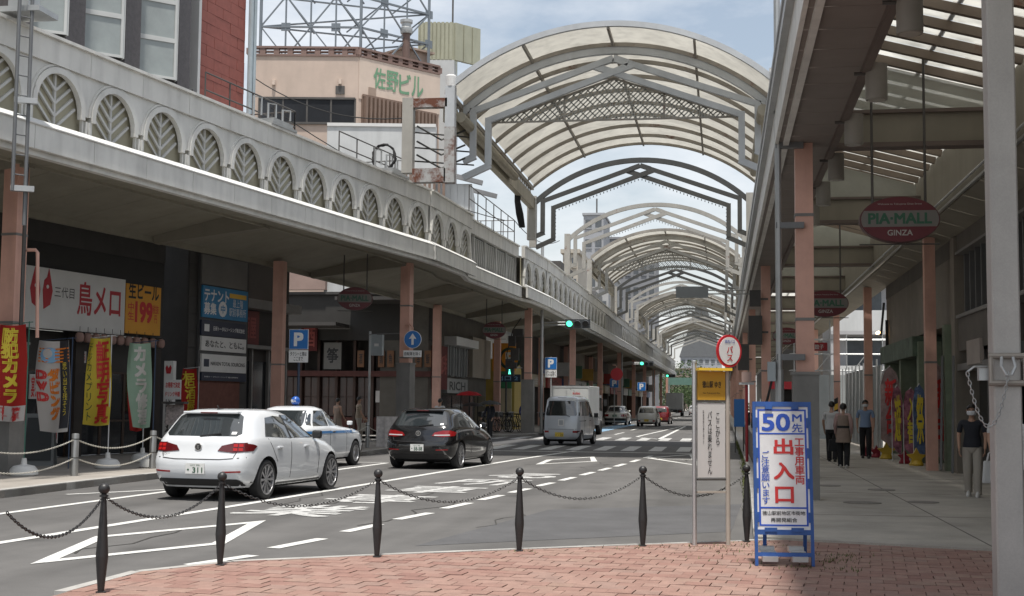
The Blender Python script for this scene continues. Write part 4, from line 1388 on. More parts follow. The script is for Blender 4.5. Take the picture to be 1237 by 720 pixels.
# ------------------------------------------------------------------ facade above the near canopy
FP = Plane(-15.0, 22.7, .1725, 1)
BSTONE = M('grey_speckled_stone', (.10, .09, .092), .6, var=.2, vs=9, fine=.2)
ub = thing('upper_facade', 'upper storeys of the near left building with dark piers, bay windows and red tiles', 'building', FP.pt(5, 8.3))
aL, aR = -16.0, FP.px(218, 60)[0]
aEnd = FP.px(303, 90)[0]; aW = FP.px(247, 90)[0]
b = MB(); b.pbox(FP, aL, aEnd, 8.2, 26, -6, -.9); b.part('wall', M('dark_recess', (.035, .032, .03), .8), ub)
b = MB(); b.pbox(FP, aL, aR, 8.25, 8.78, -.9, .55); b.part('sill_band', M('sill_grey', (.20, .20, .205), .5, var=.15), ub)
cols = [(-2, 24), (66, 89), (138.5, 157), (203.5, 218)]
ed = []
for x0, x1 in cols:
    a0, a1 = FP.px(x0, 40)[0], FP.px(x1, 40)[0]
    ed.append((a0, a1))
    b = MB(); b.pbox(FP, a0, a1, 8.78, 26, -.9, .30); b.part('pier', BSTONE, ub)
WFR = M('window_frame_white', (.52, .53, .52), .5, var=.06)
WGL = M('wired_glass', (.30, .33, .325), .12, var=.12, vs=1.5, spec=.6)
def bay(a0, a1, zt, zb):
    am = a0 + (a1 - a0) * .64
    for (s0, o0, s1, o1) in ((a0 + .02, -.12, am, .62), (am + .02, .62, a1 - .02, -.12)):
        p0, p1 = FP.pt(s0, 0, o0), FP.pt(s1, 0, o1)
        d = (p1 - p0); L = d.length; d.normalize(); n = V((d.y, -d.x, 0))
        f = MB(); g = MB()
        zz = zb
        rows = int((zt - zb) / .95) + 1
        for k in range(rows):
            z0 = zb + k * .95; z1 = min(zt, z0 + .95)
            flat_ = lambda B, u0, u1, v0, v1, e0, e1: B.hexa([p0 + d * u + n * e + Z3 * v for v in (v0, v1) for u, e in ((u0, e0), (u1, e0), (u1, e1), (u0, e1))])
            gg = MB(); flat_(gg, .05, L - .05, z0 + .05, z1 - .05, -.02, 0); gg.part('window_pane', WGL, ub)
            for u0, u1, v0, v1 in ((0, .06, z0, z1), (L - .06, L, z0, z1), (.06, L - .06, z0, z0 + .06), (.06, L - .06, z1 - .05, z1)):
                flat_(f, u0, u1, v0, v1, -.04, .03)
        f.part('window_frame', WFR, ub)
    b = MB()
    b.add([FP.pt(a0, zb - .02, -.05), FP.pt(am, zb - .02, .62), FP.pt(a1, zb - .02, -.05), FP.pt(a1, zb - .02, -.9), FP.pt(a0, zb - .02, -.9)], [(0, 1, 2, 3, 4)]); b.part('bay_floor', NIGHT, ub)
for i in range(3):
    bay(ed[i][1], ed[i + 1][0], 16.5, 9.35)
bay(aL, ed[0][0], 16.5, 9.35)
TILE = M('red_tile', (.285, .085, .065), .65, var=.14, vs=5)
b = MB(); b.pbox(FP, aW, aEnd, 8.3, 26, -.9, -.25); b.part('red_core', M('red_tile_joint', (.16, .06, .05), .8), ub)
tw = (aEnd - aW) / 3
for r in range(34):
    for k in range(4):
        u0 = max(aW, aW + (k - .5 * (r % 2)) * tw) ; u1 = min(aEnd, aW + (k + 1 - .5 * (r % 2)) * tw)
        if u1 - u0 < .08 or r > 33: continue
        b = MB(); b.pbox(FP, u0 + .008, u1 - .008, 8.6 + r * .3, 8.6 + r * .3 + .292, -.25, -.21 + rnd.uniform(-.004, .004)); b.part('wall_tile', TILE, ub)
b = MB(); b.pbox(FP, aW - .14, aW - .02, 8.4, 26, -.5, -.12); b.part('corner_strip', WHITE2, ub)
b = MB()
for dx in (.22, .40): b.tube([FP.pt(aEnd + dx - .1, 8.4, -.1), FP.pt(aEnd + dx - .1, 22, -.1)], .075, 10)
b.part('drain_pipe', M('pipe_blue_grey', (.36, .42, .45), .4), ub, True)
fl_ = FP.pt(FP.px(212, 93)[0], 0, .25)
t = thing('flood_light', 'small black floodlight on the ledge beside the dark recess', 'light', (fl_.x, fl_.y, 8.9))
b = MB(); b.tube([fl_ + Z3 * 8.88, fl_ + Z3 * 9.15], .04, 6); b.part('stand', BLACKM, t)
b = MB(); b.beam(fl_ + V((-.05, -.1, 9.12)), fl_ + V((.12, .2, 9.3)), .22, .2); b.part('lamp_head', BLACKM, t)
# ------------------------------------------------------------------ ladder, railings and boxes on the canopy
LADG = M('ladder_grey', (.15, .155, .16), .5, metal=.3, var=.1)
ld = thing('service_ladder', 'grey service ladder fixed in front of the near canopy frieze', 'ladder', (-12.1, 22.2, 5.0))
pL, pR = at_y(20, 100, 21.7), at_y(35.5, 100, 21.9)
b = MB()
for p in (pL, pR): b.tube([(p.x, p.y, 4.7 if p is pR else 5.3), (p.x, p.y, 9.6)], .035, 8)
b.part('ladder_rail', LADG, ld, True)
for k in range(11):
    b = MB(); b.tube([(pL.x, pL.y, 5.6 + k * .36), (pR.x, pR.y, 5.6 + k * .36)], .013, 6); b.part('rung', LADG, ld)
for z in (5.35, 6.95):
    b = MB(); b.beam((pL.x - .05, pL.y + .02, z), (pR.x + .16, pR.y + .02, z), .12, .1); b.part('clamp', GALV, ld)
b = MB(); b.box(pL.x - .3, pL.y + .5, 8.62, 1.2, .7, .1); b.box(pL.x - .2, pL.y + .5, 8.72, .4, .4, .35); b.part('platform', GALV, ld)
qx = at_y(25, 400, 23.9).x
pp = thing('downpipe', 'dark cable pipe running down the first pink pillar', 'pipe', (qx, 23.9, 2.7))
b = MB(); b.tube([(qx, 23.9, 2.7), (qx, 23.9, 6.2)], .04, 8); b.part('pipe_run', DARKM, pp, True)
hp = thing('pink_pipe_hook', 'thin pink pipe bent like a hook beside the first pillar', 'pipe', (-13.0, 24.0, 2.6))
b = MB(); b.tube([at_y(31, 302, 24), at_y(43, 302, 24), at_y(45.5, 305, 24), at_y(45, 408, 24)], .035, 8); b.part('pipe_run', PINK, hp, True)
def railing(name, pts, h, n, label, cat='railing', z0=8.5):
    t = thing(name, label, cat, (pts[0][0], pts[0][1], z0))
    b = MB()
    P = [V((x, y, z0)) for x, y in pts]
    for a, c in zip(P[:-1], P[1:]):
        for k in range(n + 1):
            p = a.lerp(c, k / n); b.tube([p, p + Z3 * h], .02, 6)
    b.part('upright', DARKM, t)
    b = MB()
    for a, c in zip(P[:-1], P[1:]):
        for z in (h, h * .55): b.tube([a + Z3 * z, c + Z3 * z], .02, 6)
    b.part('hand_rail', DARKM, t)
    return t
for (s0, s1, lab) in ((7.0, 11.5, 'thin brown railing on the canopy top below the red tiled wall'), (14.2, 19.0, 'thin brown railing on the canopy top before the cream building')):
    p0, p1, p2 = S1.pt(s0, 0, -.6), S1.pt(s1, 0, -.6), S1.pt(s1, 0, -2)
    railing('roof_railing', [(p0.x, p0.y), (p1.x, p1.y), (p2.x, p2.y)], .95, 4, lab)
for (s0, lab) in ((9.6, 'grey junction box with bent pipes on the canopy top, left one'), (17.0, 'grey junction box with bent pipes on the canopy top below the cable coil')):
    c = S1.pt(s0, 0, -.3)
    t = thing('junction_box', lab, 'box', (c.x, c.y, 8.56))
    b = MB(); b.box(c.x, c.y, 8.56, .9, 1.3, .07, -.17); b.box(c.x + .05, c.y, 8.63, .7, 1.0, .12, -.17); b.part('box_body', GALV, t)
    b = MB()
    for k in range(3):
        x, y = c.x - .3 + k * .25, c.y - .4 + k * .4
        b.tube([(x, y, 8.6), (x, y, 9.35 - .1 * k), (x + .14, y + .2, 9.35 - .1 * k), (x + .14, y + .2, 8.9)], .03, 6)
    b.part('bent_pipe', GALV, t)
cc_ = S1.pt(17.1, 9.2, -.5)
b = MB()
for k in range(5):
    pts = [cc_ + V((.36 * math.cos(a) + rnd.uniform(-.03, .03), .1 * math.sin(a) + k * .03, .42 * math.sin(a) + rnd.uniform(-.03, .03))) for a in [i * 2 * math.pi / 18 for i in range(19)]]
    b.tube(pts, .022, 5)
b.top('cable_coil', BLACKR, 'coil of dark cable hung on the railing above the frieze', 'cable')
railing('roof_railing', [(-9.2, 47.5), (-9.0, 57), (-12, 57)], 1.1, 6, 'grey railing on the canopy top beside the near vault', z0=8.5)
t = thing('cable_bundle', 'black cable bundle hanging down from the near vault girder', 'cable', (-7.9, 51, 8.5))
b = MB()
for k in range(4):
    x = -7.95 + k * .05
    b.tube([(x, 50.6, 10.0), (x - .05, 50.9, 9.5), (x + .02 * k, 51, 9.0), (x + .1, 51.2, 8.5)], .045, 6)
b.part('cable_run', BLACKR, t)
# ------------------------------------------------------------------ cream building with roof lattice
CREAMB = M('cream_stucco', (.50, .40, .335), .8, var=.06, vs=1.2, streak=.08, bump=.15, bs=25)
CREAMB2 = M('cream_stucco_sunlit', (.60, .49, .41), .8, var=.06, vs=1.2, streak=.08, bump=.15, bs=25)  # lighter copy: sunlight on the street face put into the colour
WALLW = M('white_render', (.52, .53, .53), .8, var=.08, vs=.6, streak=.15)
C0 = at_y(433, 68, 61)
PA = Plane(C0.x, C0.y, -.9875, -.157, -1)      # left face, runs left from the corner
PB = Plane(C0.x, C0.y, .616, .788, 1)          # right face, runs away to the right
cb = thing('cream_building', 'cream stucco building with green rooftop lettering and a brown balustrade', 'building', (C0.x - 3, C0.y + 5, 0))
ZT_ = PA.px(432, 68)[1]
zb = MB()
aA = PA.px(300, 100)[0]; aB = PB.px(531, 110)[0]
body = [PA.pt(aA, 0), C0 * 1, PB.pt(aB, 0), PB.pt(aB, 0, -9), PA.pt(aA, 0, -12)]
body = [V((p.x, p.y, 0)) for p in body]
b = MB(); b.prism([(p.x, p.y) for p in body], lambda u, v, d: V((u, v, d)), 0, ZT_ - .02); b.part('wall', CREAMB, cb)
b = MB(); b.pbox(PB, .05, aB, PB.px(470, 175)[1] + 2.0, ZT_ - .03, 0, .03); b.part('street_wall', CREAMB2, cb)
# windows
def ribbon(P, x0, y0, x1, y1, n, mat, nm='window'):
    a0, a1 = P.px(x0, (y0 + y1) / 2)[0], P.px(x1, (y0 + y1) / 2)[0]
    z1, z0 = P.px((x0 + x1) / 2, y0)[1], P.px((x0 + x1) / 2, y1)[1]
    b = MB(); b.pbox(P, a0, a1, z0, z1, -.1, .035); o = b.part(nm, M('window_dark', (.03, .032, .036), .12, var=.1, spec=.6), cb)
    b = MB()
    for k in range(n + 1):
        a = a0 + (a1 - a0) * k / n
        b.pbox(P, a - .04, a + .04, z0, z1, .0, .07)
    for z in (z0, z1): b.pbox(P, min(a0, a1), max(a0, a1), z - .05, z + .05, .0, .10)
    b.part('frame', mat, o)
    return a0, a1, z0, z1
ribbon(PA, 313, 119, 429, 149, 4, DARKM)
a0, a1, z0, z1 = ribbon(PB, 437, 121, 496, 158, 1, M('brown_fin', (.19, .13, .10), .6))
for k in range(12):
    a = a0 + (a1 - a0) * (k + .5) / 12
    b = MB(); b.pbox(PB, a - .07, a + .05, z0 + .05, z1 - .05, .04, .28); b.part('louvre_fin', M('brown_fin'), cb)
a0, a1, z0, z1 = ribbon(PB, 500, 136, 526, 168, 1, M('brown_fin'))
for k in range(6):
    a = a0 + (a1 - a0) * (k + .5) / 6
    b = MB(); b.pbox(PB, a - .07, a + .05, z0 + .05, z1 - .05, .04, .28); b.part('louvre_fin', M('brown_fin'), cb)
for (x, y, P) in ((411, 109, PA), (449, 111, PB)):
    a, z = P.px(x, y); b = MB(); b.pbox(P, a - .22, a + .22, z - .2, z + .2, .02, .06); b.part('vent', DARKM if P is PA else M('vent_tan', (.32, .24, .19), .7), cb)
for x, y in ((331, 97), (411, 96)):
    a, z = PA.px(x, y); p = PA.pt(a, z, .08); b = MB(); b.tube([p, p - Z3 * .25], .09, 8); b.part('vent_cap', CREAMB2, cb)
# sign letters, built as solid blocks standing off the wall
a0, a1 = PB.px(450, 100)[0], PB.px(511, 104)[0]
z1, z0 = PB.px(480, 88)[1], PB.px(480, 112)[1]
for k in range(4):
    for o_ in (.05,):
        text(cb, '佐野ビル'[k], PB.pt(a0 + (a1 - a0) * (k + .5) / 4, (z0 + z1) / 2, o_), PB.d, Z3, (a1 - a0) / 4.4, z1 - z0, M('sign_green', (.15, .30, .18), .5, var=.1), .02, 0)
# balustrade
BAL = M('balustrade_brown', (.20, .13, .11), .7, var=.12)
for P, aE in ((PA, aA), (PB, aB)):
    b = MB(); b.pbox(P, 0, aE, ZT_ + .36, ZT_ + .46, -.3, .06); b.pbox(P, 0, aE, ZT_ - .02, ZT_ + .08, -.3, .06); b.pbox(P, 0, aE, ZT_ + .19, ZT_ + .24, -.25, .02); b.part('balustrade_rail', BAL, cb)
    n = max(3, int(abs(aE) / .62))
    for k in range(n + 1):
        a = aE * k / n
        b = MB(); b.pbox(P, a - .13, a + .13, ZT_ + .08, ZT_ + .36, -.28, .03); b.part('baluster', BAL, cb)
# stair tower clad in ribbed sheet
RIB = M('ribbed_sheet', (.36, .36, .27), .55, var=.08, streak=.12)
PT = Plane(at_y(503, 60, 68).x, 68, .9875, .157, 1)
st_ = thing('stair_tower', 'pale green ribbed sheet tower standing behind the cream building', 'tower', (PT.pt(2, 0).x, 68, 0))
aw = PT.px(548, 50)[0]; zt, zm = PT.px(525, 27)[1], PT.px(525, 72)[1]
b = MB(); b.pbox(PT, .08, aw, zm, zt, -5, -.06); b.part('tower_core', RIB, st_)
n = 9
for k in range(n):
    a = aw * k / n
    b = MB(); b.pbox(PT, a + .1 * (k == 0), a + aw / n - .07, zm, zt + .02, -.06, .03); b.part('ribbed_panel', RIB, st_)
b = MB(); b.pbox(PT, .0, aw + .05, 0, zm - .02, -5, .02); b.part('tower_base', WALLW, st_)
p = PT.pt(aw + .1, 0, 0)
dB = V((.616, .788, 0))
for k in range(3):
    q0, q1 = p + dB * (k * .62), p + dB * (k * .62 + .54)
    b = MB(); b.hexa([q0 + Z3 * zm, q1 + Z3 * zm, q1 + V((-.2, .1, zm)), q0 + V((-.2, .1, zm)), q0 + Z3 * zt, q1 + Z3 * zt, q1 + V((-.2, .1, zt)), q0 + V((-.2, .1, zt))]); b.part('ribbed_panel', RIB, st_)
b = MB(); q = PT.pt(aw * .92, 0, -2); b.tube([q + Z3 * zt, q + Z3 * (zt + 5)], .05, 6); b.part('mast', DARKM, st_)
t = thing('chimney_pipe', 'brown flue pipe with grey cowl on the cream building roof', 'chimney', (PB.pt(3.2, ZT_, -2.5).x, PB.pt(3.2, 0, -2.5).y, ZT_))
q = at_y(490.5, 60, 64)
b = MB(); b.tube([(q.x, q.y, ZT_ - .2), (q.x, q.y, at_y(490, 41, 64).z)], .2, 12); b.part('flue', M('flue_brown', (.14, .09, .075), .6), t, True)
z_ = at_y(490, 41, 64).z
b = MB(); b.lathe([(.28, z_), (.32, z_ + .1), (.32, z_ + .28), (.25, z_ + .34), (.25, z_ + .5), (.32, z_ + .56), (.32, z_ + .7)], q.x, q.y, 14); b.part('cowl', GALV, t, True)
PH = thing('roof_hut', 'low tan hut and tank on the roof beside the ribbed tower', 'hut', (PB.pt(5, 0, -1.5).x, PB.pt(5, 0, -1.5).y, ZT_))
b = MB(); b.pbox(PB, aB * .68, aB * 1.0, ZT_ + .02, ZT_ + 1.2, -3.5, -.8); b.part('hut_wall', M('hut_tan', (.34, .26, .21), .8), PH)
b = MB(); b.pbox(PB, aB * .66, aB * 1.03, ZT_ + 1.2, ZT_ + 1.3, -3.7, -.6); b.part('hut_roof', M('hut_tan'), PH)
# steel lattice sign frame
LAT = M('lattice_steel', (.16, .185, .21), .5, var=.1)
lt = thing('lattice_sign_frame', 'open steel lattice frame of an old rooftop sign', 'lattice', (C0.x - 4, C0.y + 2, ZT_))
LA = Plane(PA.pt(0, 0, -.8).x, PA.pt(0, 0, -.8).y, -.9875, -.157, -1); LB = Plane(LA.o.x, LA.o.y, .616, .788, 1)
def lattice(P, L, nx, zs, nm, k0=0):
    h, v_, dg_ = MB(), MB(), MB()
    for z in zs: h.beam(P.pt(.1 * (1 if L > 0 else -1), z), P.pt(L, z), .09, .09)
    for k in range(k0, nx + 1): v_.beam(P.pt(L * k / nx, ZT_ - .2), P.pt(L * k / nx, zs[-1]), .12 if k in (0, nx) else .07, .12 if k in (0, nx) else .07)
    for i in range(len(zs) - 1):
        for k in range(nx):
            a0, a1 = L * k / nx, L * (k + 1) / nx
            if (i + k) % 2: dg_.beam(P.pt(a0, zs[i]), P.pt(a1, zs[i + 1]), .065, .065)
            else: dg_.beam(P.pt(a1, zs[i]), P.pt(a0, zs[i + 1]), .065, .065)
    for k in range(0, nx, 2):
        for i in range(len(zs) - 1):
            dg_.beam(P.pt(L * k / nx, zs[i], -1.2), P.pt(L * (k + 1) / nx, zs[i + 1], 0), .06, .06)
            p = P.pt(L * (k + 1) / nx, zs[i]); h.beam(p - P.d * .22, p + P.d * .22, .05, .4)
    h.part('horizontal_bar', LAT, lt); v_.part('upright', LAT, lt); dg_.part('diagonal_brace', LAT, lt)
zs = [ZT_ + .1 + k * 1.55 for k in range(6)]
lattice(LA, PA.px(311, 40)[0], 4, zs, 'a'); lattice(LB, 4.3, 3, zs, 'b', 1)
back_a = LA.pt(PA.px(311, 40)[0], 0); back_b = LB.pt(4.3, 0)
b = MB()
for z in zs[::1]: b.beam(V((back_a.x, back_a.y, z)), V((back_b.x, back_b.y, z)), .07, .07)
for i in range(5): b.beam(V((back_a.x, back_a.y, zs[i])), V((back_b.x, back_b.y, zs[i + 1])), .07, .07)
b.part('rear_brace', LAT, lt)
# white and brown walls below
wb = thing('white_annex', 'white rendered annex wall below the cream building with brown slats', 'building', (-14, 56, 0))
PW = Plane(at_y(395, 170, 58.7).x, 58.7, .985, .17, 1)
aw = PW.px(526, 190)[0]
b = MB(); b.pbox(PW, 0, aw, 6.6, PW.px(455, 153)[1], -1, 0); b.part('wall', WALLW, wb)
for k in range(9):
    b = MB(); b.pbox(PW, aw * .72 + k * .22, aw * .72 + k * .22 + .12, 7.6, PW.px(520, 208)[1], 0, .08); b.part('slat', M('brown_fin'), wb)
b = MB(); b.pbox(PW, 0, aw, PW.px(455, 153)[1], PW.px(455, 153)[1] + .15, -1, .06); b.part('coping', WHITE2, wb)
wb2 = thing('white_shed', 'white sheet clad roof shed beside the near vault girder', 'shed', (-11, 62, 8.5))
PS = Plane(at_y(518, 240, 60).x, 60, .9875, .157, 1)
a1 = PS.px(570, 240)[0]
b = MB(); b.pbox(PS, 0, a1, 6.8, PS.px(545, 222)[1], -5, 0); b.part('wall', WALLW, wb2)
for k in range(6):
    b = MB(); b.pbox(PS, a1 * k / 6 + .01, a1 * (k + 1) / 6 - .01, 8.3, PS.px(545, 222)[1] - .05, 0, .03); b.part('cladding_panel', WALLW, wb2)
b = MB(); p0, p1 = PS.pt(-.2, PS.px(520, 212)[1] + .3, .2), PS.pt(a1 + .5, PS.px(570, 222)[1], .2)
b.beam(p0, p1, .3, .2); b.beam(p0 + V((0, 4, 0)), p1 + V((0, 4, 0)), .3, .2); b.part('roof_edge', M('sill_grey'), wb2)
# ------------------------------------------------------------------ vehicles
TYRE = M('tyre_rubber', (.016, .016, .017), .75, var=.1)
RIM = M('alloy_rim', (.42, .42, .43), .3, metal=.75, var=0)
CARGLASS = M('car_glass', (.022, .027, .03), .03, var=0, spec=1.0, coat=1.0)
TRIM = M('black_trim', (.02, .02, .021), .5, var=0)
ARCHB = M('wheel_arch_black', (.008, .008, .008), .9, var=0)
CHROME = M('chrome', (.6, .6, .6), .15, metal=1, var=0)
LAMPR = M('tail_lamp_red', (.24, .01, .012), .12, var=0, coat=.6)
LAMPON = M('tail_lamp_lit', (.32, .012, .012), .2, var=0, emit=(1, .04, .03), es=.10)
LAMPD = M('tail_lamp_dark', (.10, .008, .01), .12, var=0, coat=.6)
LAMPC = M('lamp_clear', (.55, .55, .55), .1, var=0, coat=.6)
PLATEW = M('plate_white', (.72, .72, .70), .5, var=0)
PLATEY = M('plate_yellow', (.62, .45, .06), .5, var=0)
PLATET = M('plate_green_ink', (.02, .09, .04), .5, var=0)
def carpaint(n, c, rough=.22, metal=.0):
    return M(n, c, rough, metal, var=.02, coat=.9)
def lerp_rows(rows, z):
    for a, c in zip(rows[:-1], rows[1:]):
        if a[0] <= z <= c[0]:
            t = (z - a[0]) / (c[0] - a[0])
            return [a[i] + (c[i] - a[i]) * t for i in range(len(a))]
    return rows[-1]
class Car:
    """body from horizontal slices. rows: (z, y_rear, y_front, half_width_rear, half_width_mid, half_width_front, rear_bow, front_bow)"""
    def __init__(s, rows, L, wheels, rw, paint, root, sub=4):
        s.root = root; s.paint = paint
        zs = []
        for a, c in zip(rows[:-1], rows[1:]):
            k = max(1, int((c[0] - a[0]) / .05))
            for i in range(k): zs.append(a[0] + (c[0] - a[0]) * i / k)
        zs.append(rows[-1][0])
        sl = []
        for z in zs:
            _, yr, yf, wr, wm, wf, rb, fb = lerp_rows(rows, z)
            L_ = yf - yr
            cr = min(.30, L_ * .2); cf = min(.5, L_ * .25)
            h = [(0, yr), (.30 * wr, yr + .06 * rb), (.55 * wr, yr + .22 * rb), (.76 * wr, yr + .5 * rb), (.90 * wr, yr + rb), (.975 * wr, yr + rb + .35 * (cr)), (wr + .3 * (wm - wr), yr + rb + cr)]
            n = 8
            y0, y1 = h[-1][1], yf - fb - cf
            for i in range(1, n):
                t = i / n
                wdt = wr + (wm - wr) * min(1, .3 + 1.4 * t) if t < .5 else wm + (wf - wm) * (2 * t - 1) ** 2 * .6
                h.append((wdt, y0 + (y1 - y0) * t))
            h += [(wf + .4 * (wm - wf), y1), (.97 * wf, yf - fb - .35 * cf), (.88 * wf, yf - fb), (.72 * wf, yf - .5 * fb), (.4 * wf, yf - .14 * fb), (0, yf)]
            ring = [(x, y, z) for x, y in h] + [(-x, y, z) for x, y in h[-2:0:-1]]
            sl.append(ring)
        n = len(sl[0])
        me = bpy.data.meshes.new('body')
        vs = [p for r in sl for p in r]
        fs = []
        for i in range(len(sl) - 1):
            for k in range(n):
                fs.append((i * n + k, i * n + (k + 1) % n, (i + 1) * n + (k + 1) % n, (i + 1) * n + k))
        fs.append(tuple(range(n))[::-1]); fs.append(tuple(range((len(sl) - 1) * n, len(sl) * n)))
        me.from_pydata(vs, [], fs)
        bm = bmesh.new(); bm.from_mesh(me); bmesh.ops.recalc_face_normals(bm, faces=bm.faces); bm.to_mesh(me); bm.free()
        me.materials.append(paint); me.materials.append(ARCHB)
        # light smoothing of the slice stack, then wheel arches cut out
        o = bpy.data.objects.new('tmp', me); COL.objects.link(o)
        md = o.modifiers.new('s', 'SMOOTH'); md.factor = .5; md.iterations = 2
        cut = MB()
        for (wy) in wheels:
            for sd in (-1, 1):
                r = rw + .055
                c0 = [(r * math.cos(2 * math.pi * k / 28), r * math.sin(2 * math.pi * k / 28)) for k in range(28)]
                cut.prism(c0, lambda u, v, d: V((d, wy + u, rw + v)), sd * .50, sd * 1.4)
        cm = cut.mesh('cut', ARCHB)
        co = bpy.data.objects.new('cut', cm); COL.objects.link(co)
        bo = o.modifiers.new('b', 'BOOLEAN'); bo.operation = 'DIFFERENCE'; bo.object = co; bo.solver = 'EXACT'; bo.material_mode = 'TRANSFER'
        dg = bpy.context.evaluated_depsgraph_get(); dg.update()
        s.me = bpy.data.meshes.new_from_object(o.evaluated_get(dg))
        bpy.data.objects.remove(o); bpy.data.objects.remove(co)
        s.me.name = 'body'
        bm = bmesh.new(); bm.from_mesh(s.me)
        for f in bm.faces: f.smooth = True
        for e in bm.edges:
            if len(e.link_faces) == 2 and e.link_faces[0].normal.dot(e.link_faces[1].normal) < math.cos(rad(38)): e.smooth = False
        s.bvh = BVHTree.FromBMesh(bm)
        bm.to_mesh(s.me); bm.free()
        s.body = link('body', s.me, root)
    def decal(s, name, poly, axis, mat, off=.006, th=.012, step=.09, parent=None):
        """poly in 2D projected on to the body. axis 'R' right side (y, z), 'L' left side, 'B' rear (x, z), 'T' top (x, y), 'F' front (x, z)"""
        bm = bmesh.new()
        vs = [bm.verts.new((u, v, 0)) for u, v in poly]
        bm.faces.new(vs)
        for ax in (0, 1):
            lo = min(p[ax] for p in poly); hi = max(p[ax] for p in poly)
            n = int((hi - lo) / step)
            for k in range(1, n + 1):
                co = [0, 0, 0]; co[ax] = lo + (hi - lo) * k / (n + 1)
                no = [0, 0, 0]; no[ax] = 1
                bmesh.ops.bisect_plane(bm, geom=bm.verts[:] + bm.edges[:] + bm.faces[:], plane_co=co, plane_no=no)
        D = {'R': V((-1, 0, 0)), 'L': V((1, 0, 0)), 'B': V((0, 1, 0)), 'F': V((0, -1, 0)), 'T': V((0, 0, -1))}[axis]
        ok = True
        for v in bm.verts:
            u, w_ = v.co.x, v.co.y
            st = {'R': V((3, u, w_)), 'L': V((-3, u, w_)), 'B': V((u, -3, w_)), 'F': V((u, 9, w_)), 'T': V((u, w_, 5))}[axis]
            hit, nrm, _, _ = s.bvh.ray_cast(st, D)
            if hit is None:
                hit, nrm, _, _ = s.bvh.find_nearest(st + D * (2.2 if axis in 'RL' else 3.05))
            if nrm.dot(D) > 0: nrm = -nrm
            v.co = hit + nrm * off
        geo = bmesh.ops.extrude_face_region(bm, geom=bm.faces[:])
        for v in [g for g in geo['geom'] if isinstance(g, bmesh.types.BMVert)]:
            v.co += D * (off + .003)
        bmesh.ops.recalc_face_normals(bm, faces=bm.faces)
        for f in bm.faces: f.smooth = True
        for e in bm.edges:
            if len(e.link_faces) == 2 and e.link_faces[0].normal.dot(e.link_faces[1].normal) < .8: e.smooth = False
        me = bpy.data.meshes.new(name); bm.to_mesh(me); bm.free()
        me.materials.append(mat)
        return link(name, me, parent or s.root)
    def both(s, name, poly, mat, **k):
        return [s.decal(name, poly, a, mat, **k) for a in 'RL']
    def seam(s, pts, axis='R', w=.012, name='door_seam', mat=None):
        """thin dark line following the body"""
        for a, c in zip(pts[:-1], pts[1:]):
            d = V((c[0] - a[0], c[1] - a[1])).normalized(); n = V((-d.y, d.x)) * w / 2
            poly = [tuple(V(a) - n), tuple(V(c) - n), tuple(V(c) + n), tuple(V(a) + n)]
            s.decal(name, poly, axis, mat or TRIM, off=.003, step=.12)
    def wheel(s, y, sd, r, wdt, x, spokes=10, steel=False, q=1.0):
        cx = sd * (x - wdt / 2)
        def rot(B):
            for i, p in enumerate(B.v): B.v[i] = V((cx + p.z * sd, y + p.x, r + p.y))
            return B
        b = MB(); h = wdt / 2
        b.lathe([(r * .64 * q, -h * .8), (r * .90, -h), (r * .98, -h * .8), (r, -h * .45), (r, h * .45), (r * .98, h * .8), (r * .90, h), (r * .66 * q, h * .96), (r * .63 * q, h * .6)], n=32, caps=False)
        b.lathe([(.001, -h * .6), (r * .64 * q, -h * .8)], n=32, caps=False)
        w_ = rot(b).local('wheel', TYRE, s.root, True, 50)
        b = MB()
        b.lathe([(r * .67 * q, h * .97), (r * .62 * q, h * .98), (r * .60 * q, h * .55), (r * .57 * q, h * .5)], n=32, caps=False)
        b.lathe([(.001, h * .78), (r * .14, h * .78), (r * .16, h * .6)], n=16, caps=False)
        if steel:
            b.lathe([(r * .16, h * .6), (r * .45, h * .75), (r * .58, h * .5)], n=24, caps=False)
        else:
            for k in range(spokes):
                a = 2 * math.pi * k / spokes
                d = V((math.cos(a), math.sin(a), 0)); e = V((-d.y, d.x, 0))
                p0, p1 = d * r * .12, d * r * .62 * q
                w0, w1 = r * .045, r * .075
                b.hexa([p0 - e * w0 + Z3 * h * .5, p1 - e * w1 + Z3 * h * .6, p1 + e * w1 + Z3 * h * .6, p0 + e * w0 + Z3 * h * .5,
                        p0 - e * w0 + Z3 * h * .76, p1 - e * w1 + Z3 * h * .92, p1 + e * w1 + Z3 * h * .92, p0 + e * w0 + Z3 * h * .76])
        o = rot(b).local('rim', RIM, w_, False)
        b = MB(); b.lathe([(.001, h * .2), (r * .6 * q, h * .2)], n=24, caps=False)
        rot(b).local('brake_backing', ARCHB, w_)
    def box(s, name, x, y, z, sx, sy, sz, mat, parent=None):
        b = MB(); b.box(x, y, z, sx, sy, sz)
        o = b.local(name, mat, parent or s.root)
        md = o.modifiers.new('bevel', 'BEVEL'); md.width = min(sx, sy, sz) * .3; md.segments = 2
        return o
    def plate(s, x, z, w, h, mat, txt, ink, small='', yoff=.0):
        hit, nrm, _, _ = s.bvh.ray_cast(V((x, -3, z)), V((0, 1, 0)))
        y = hit.y - .016
        b = MB(); b.box(x, y - yoff, z - h / 2, w, .012, h)
        p = b.local('number_plate', mat, s.root)
        Mx = ROOTM[s.root.name]
        rr = Mx.to_3x3()
        text(s.root, txt, Mx @ V((x + .0, y - yoff - .006, z - h * .14)), rr @ V((1, 0, 0)), Z3, w * .8, h * .5, ink, .02, .003)
        if small: text(s.root, small, Mx @ V((x, y - yoff - .006, z + h * .33)), rr @ V((1, 0, 0)), Z3, w * .5, h * .2, ink, .0, .003)
def car_root(name, label, cat, x, y, hd, group=None):
    return thing(name, label, cat, (x, y, .0), -rad(hd), group)
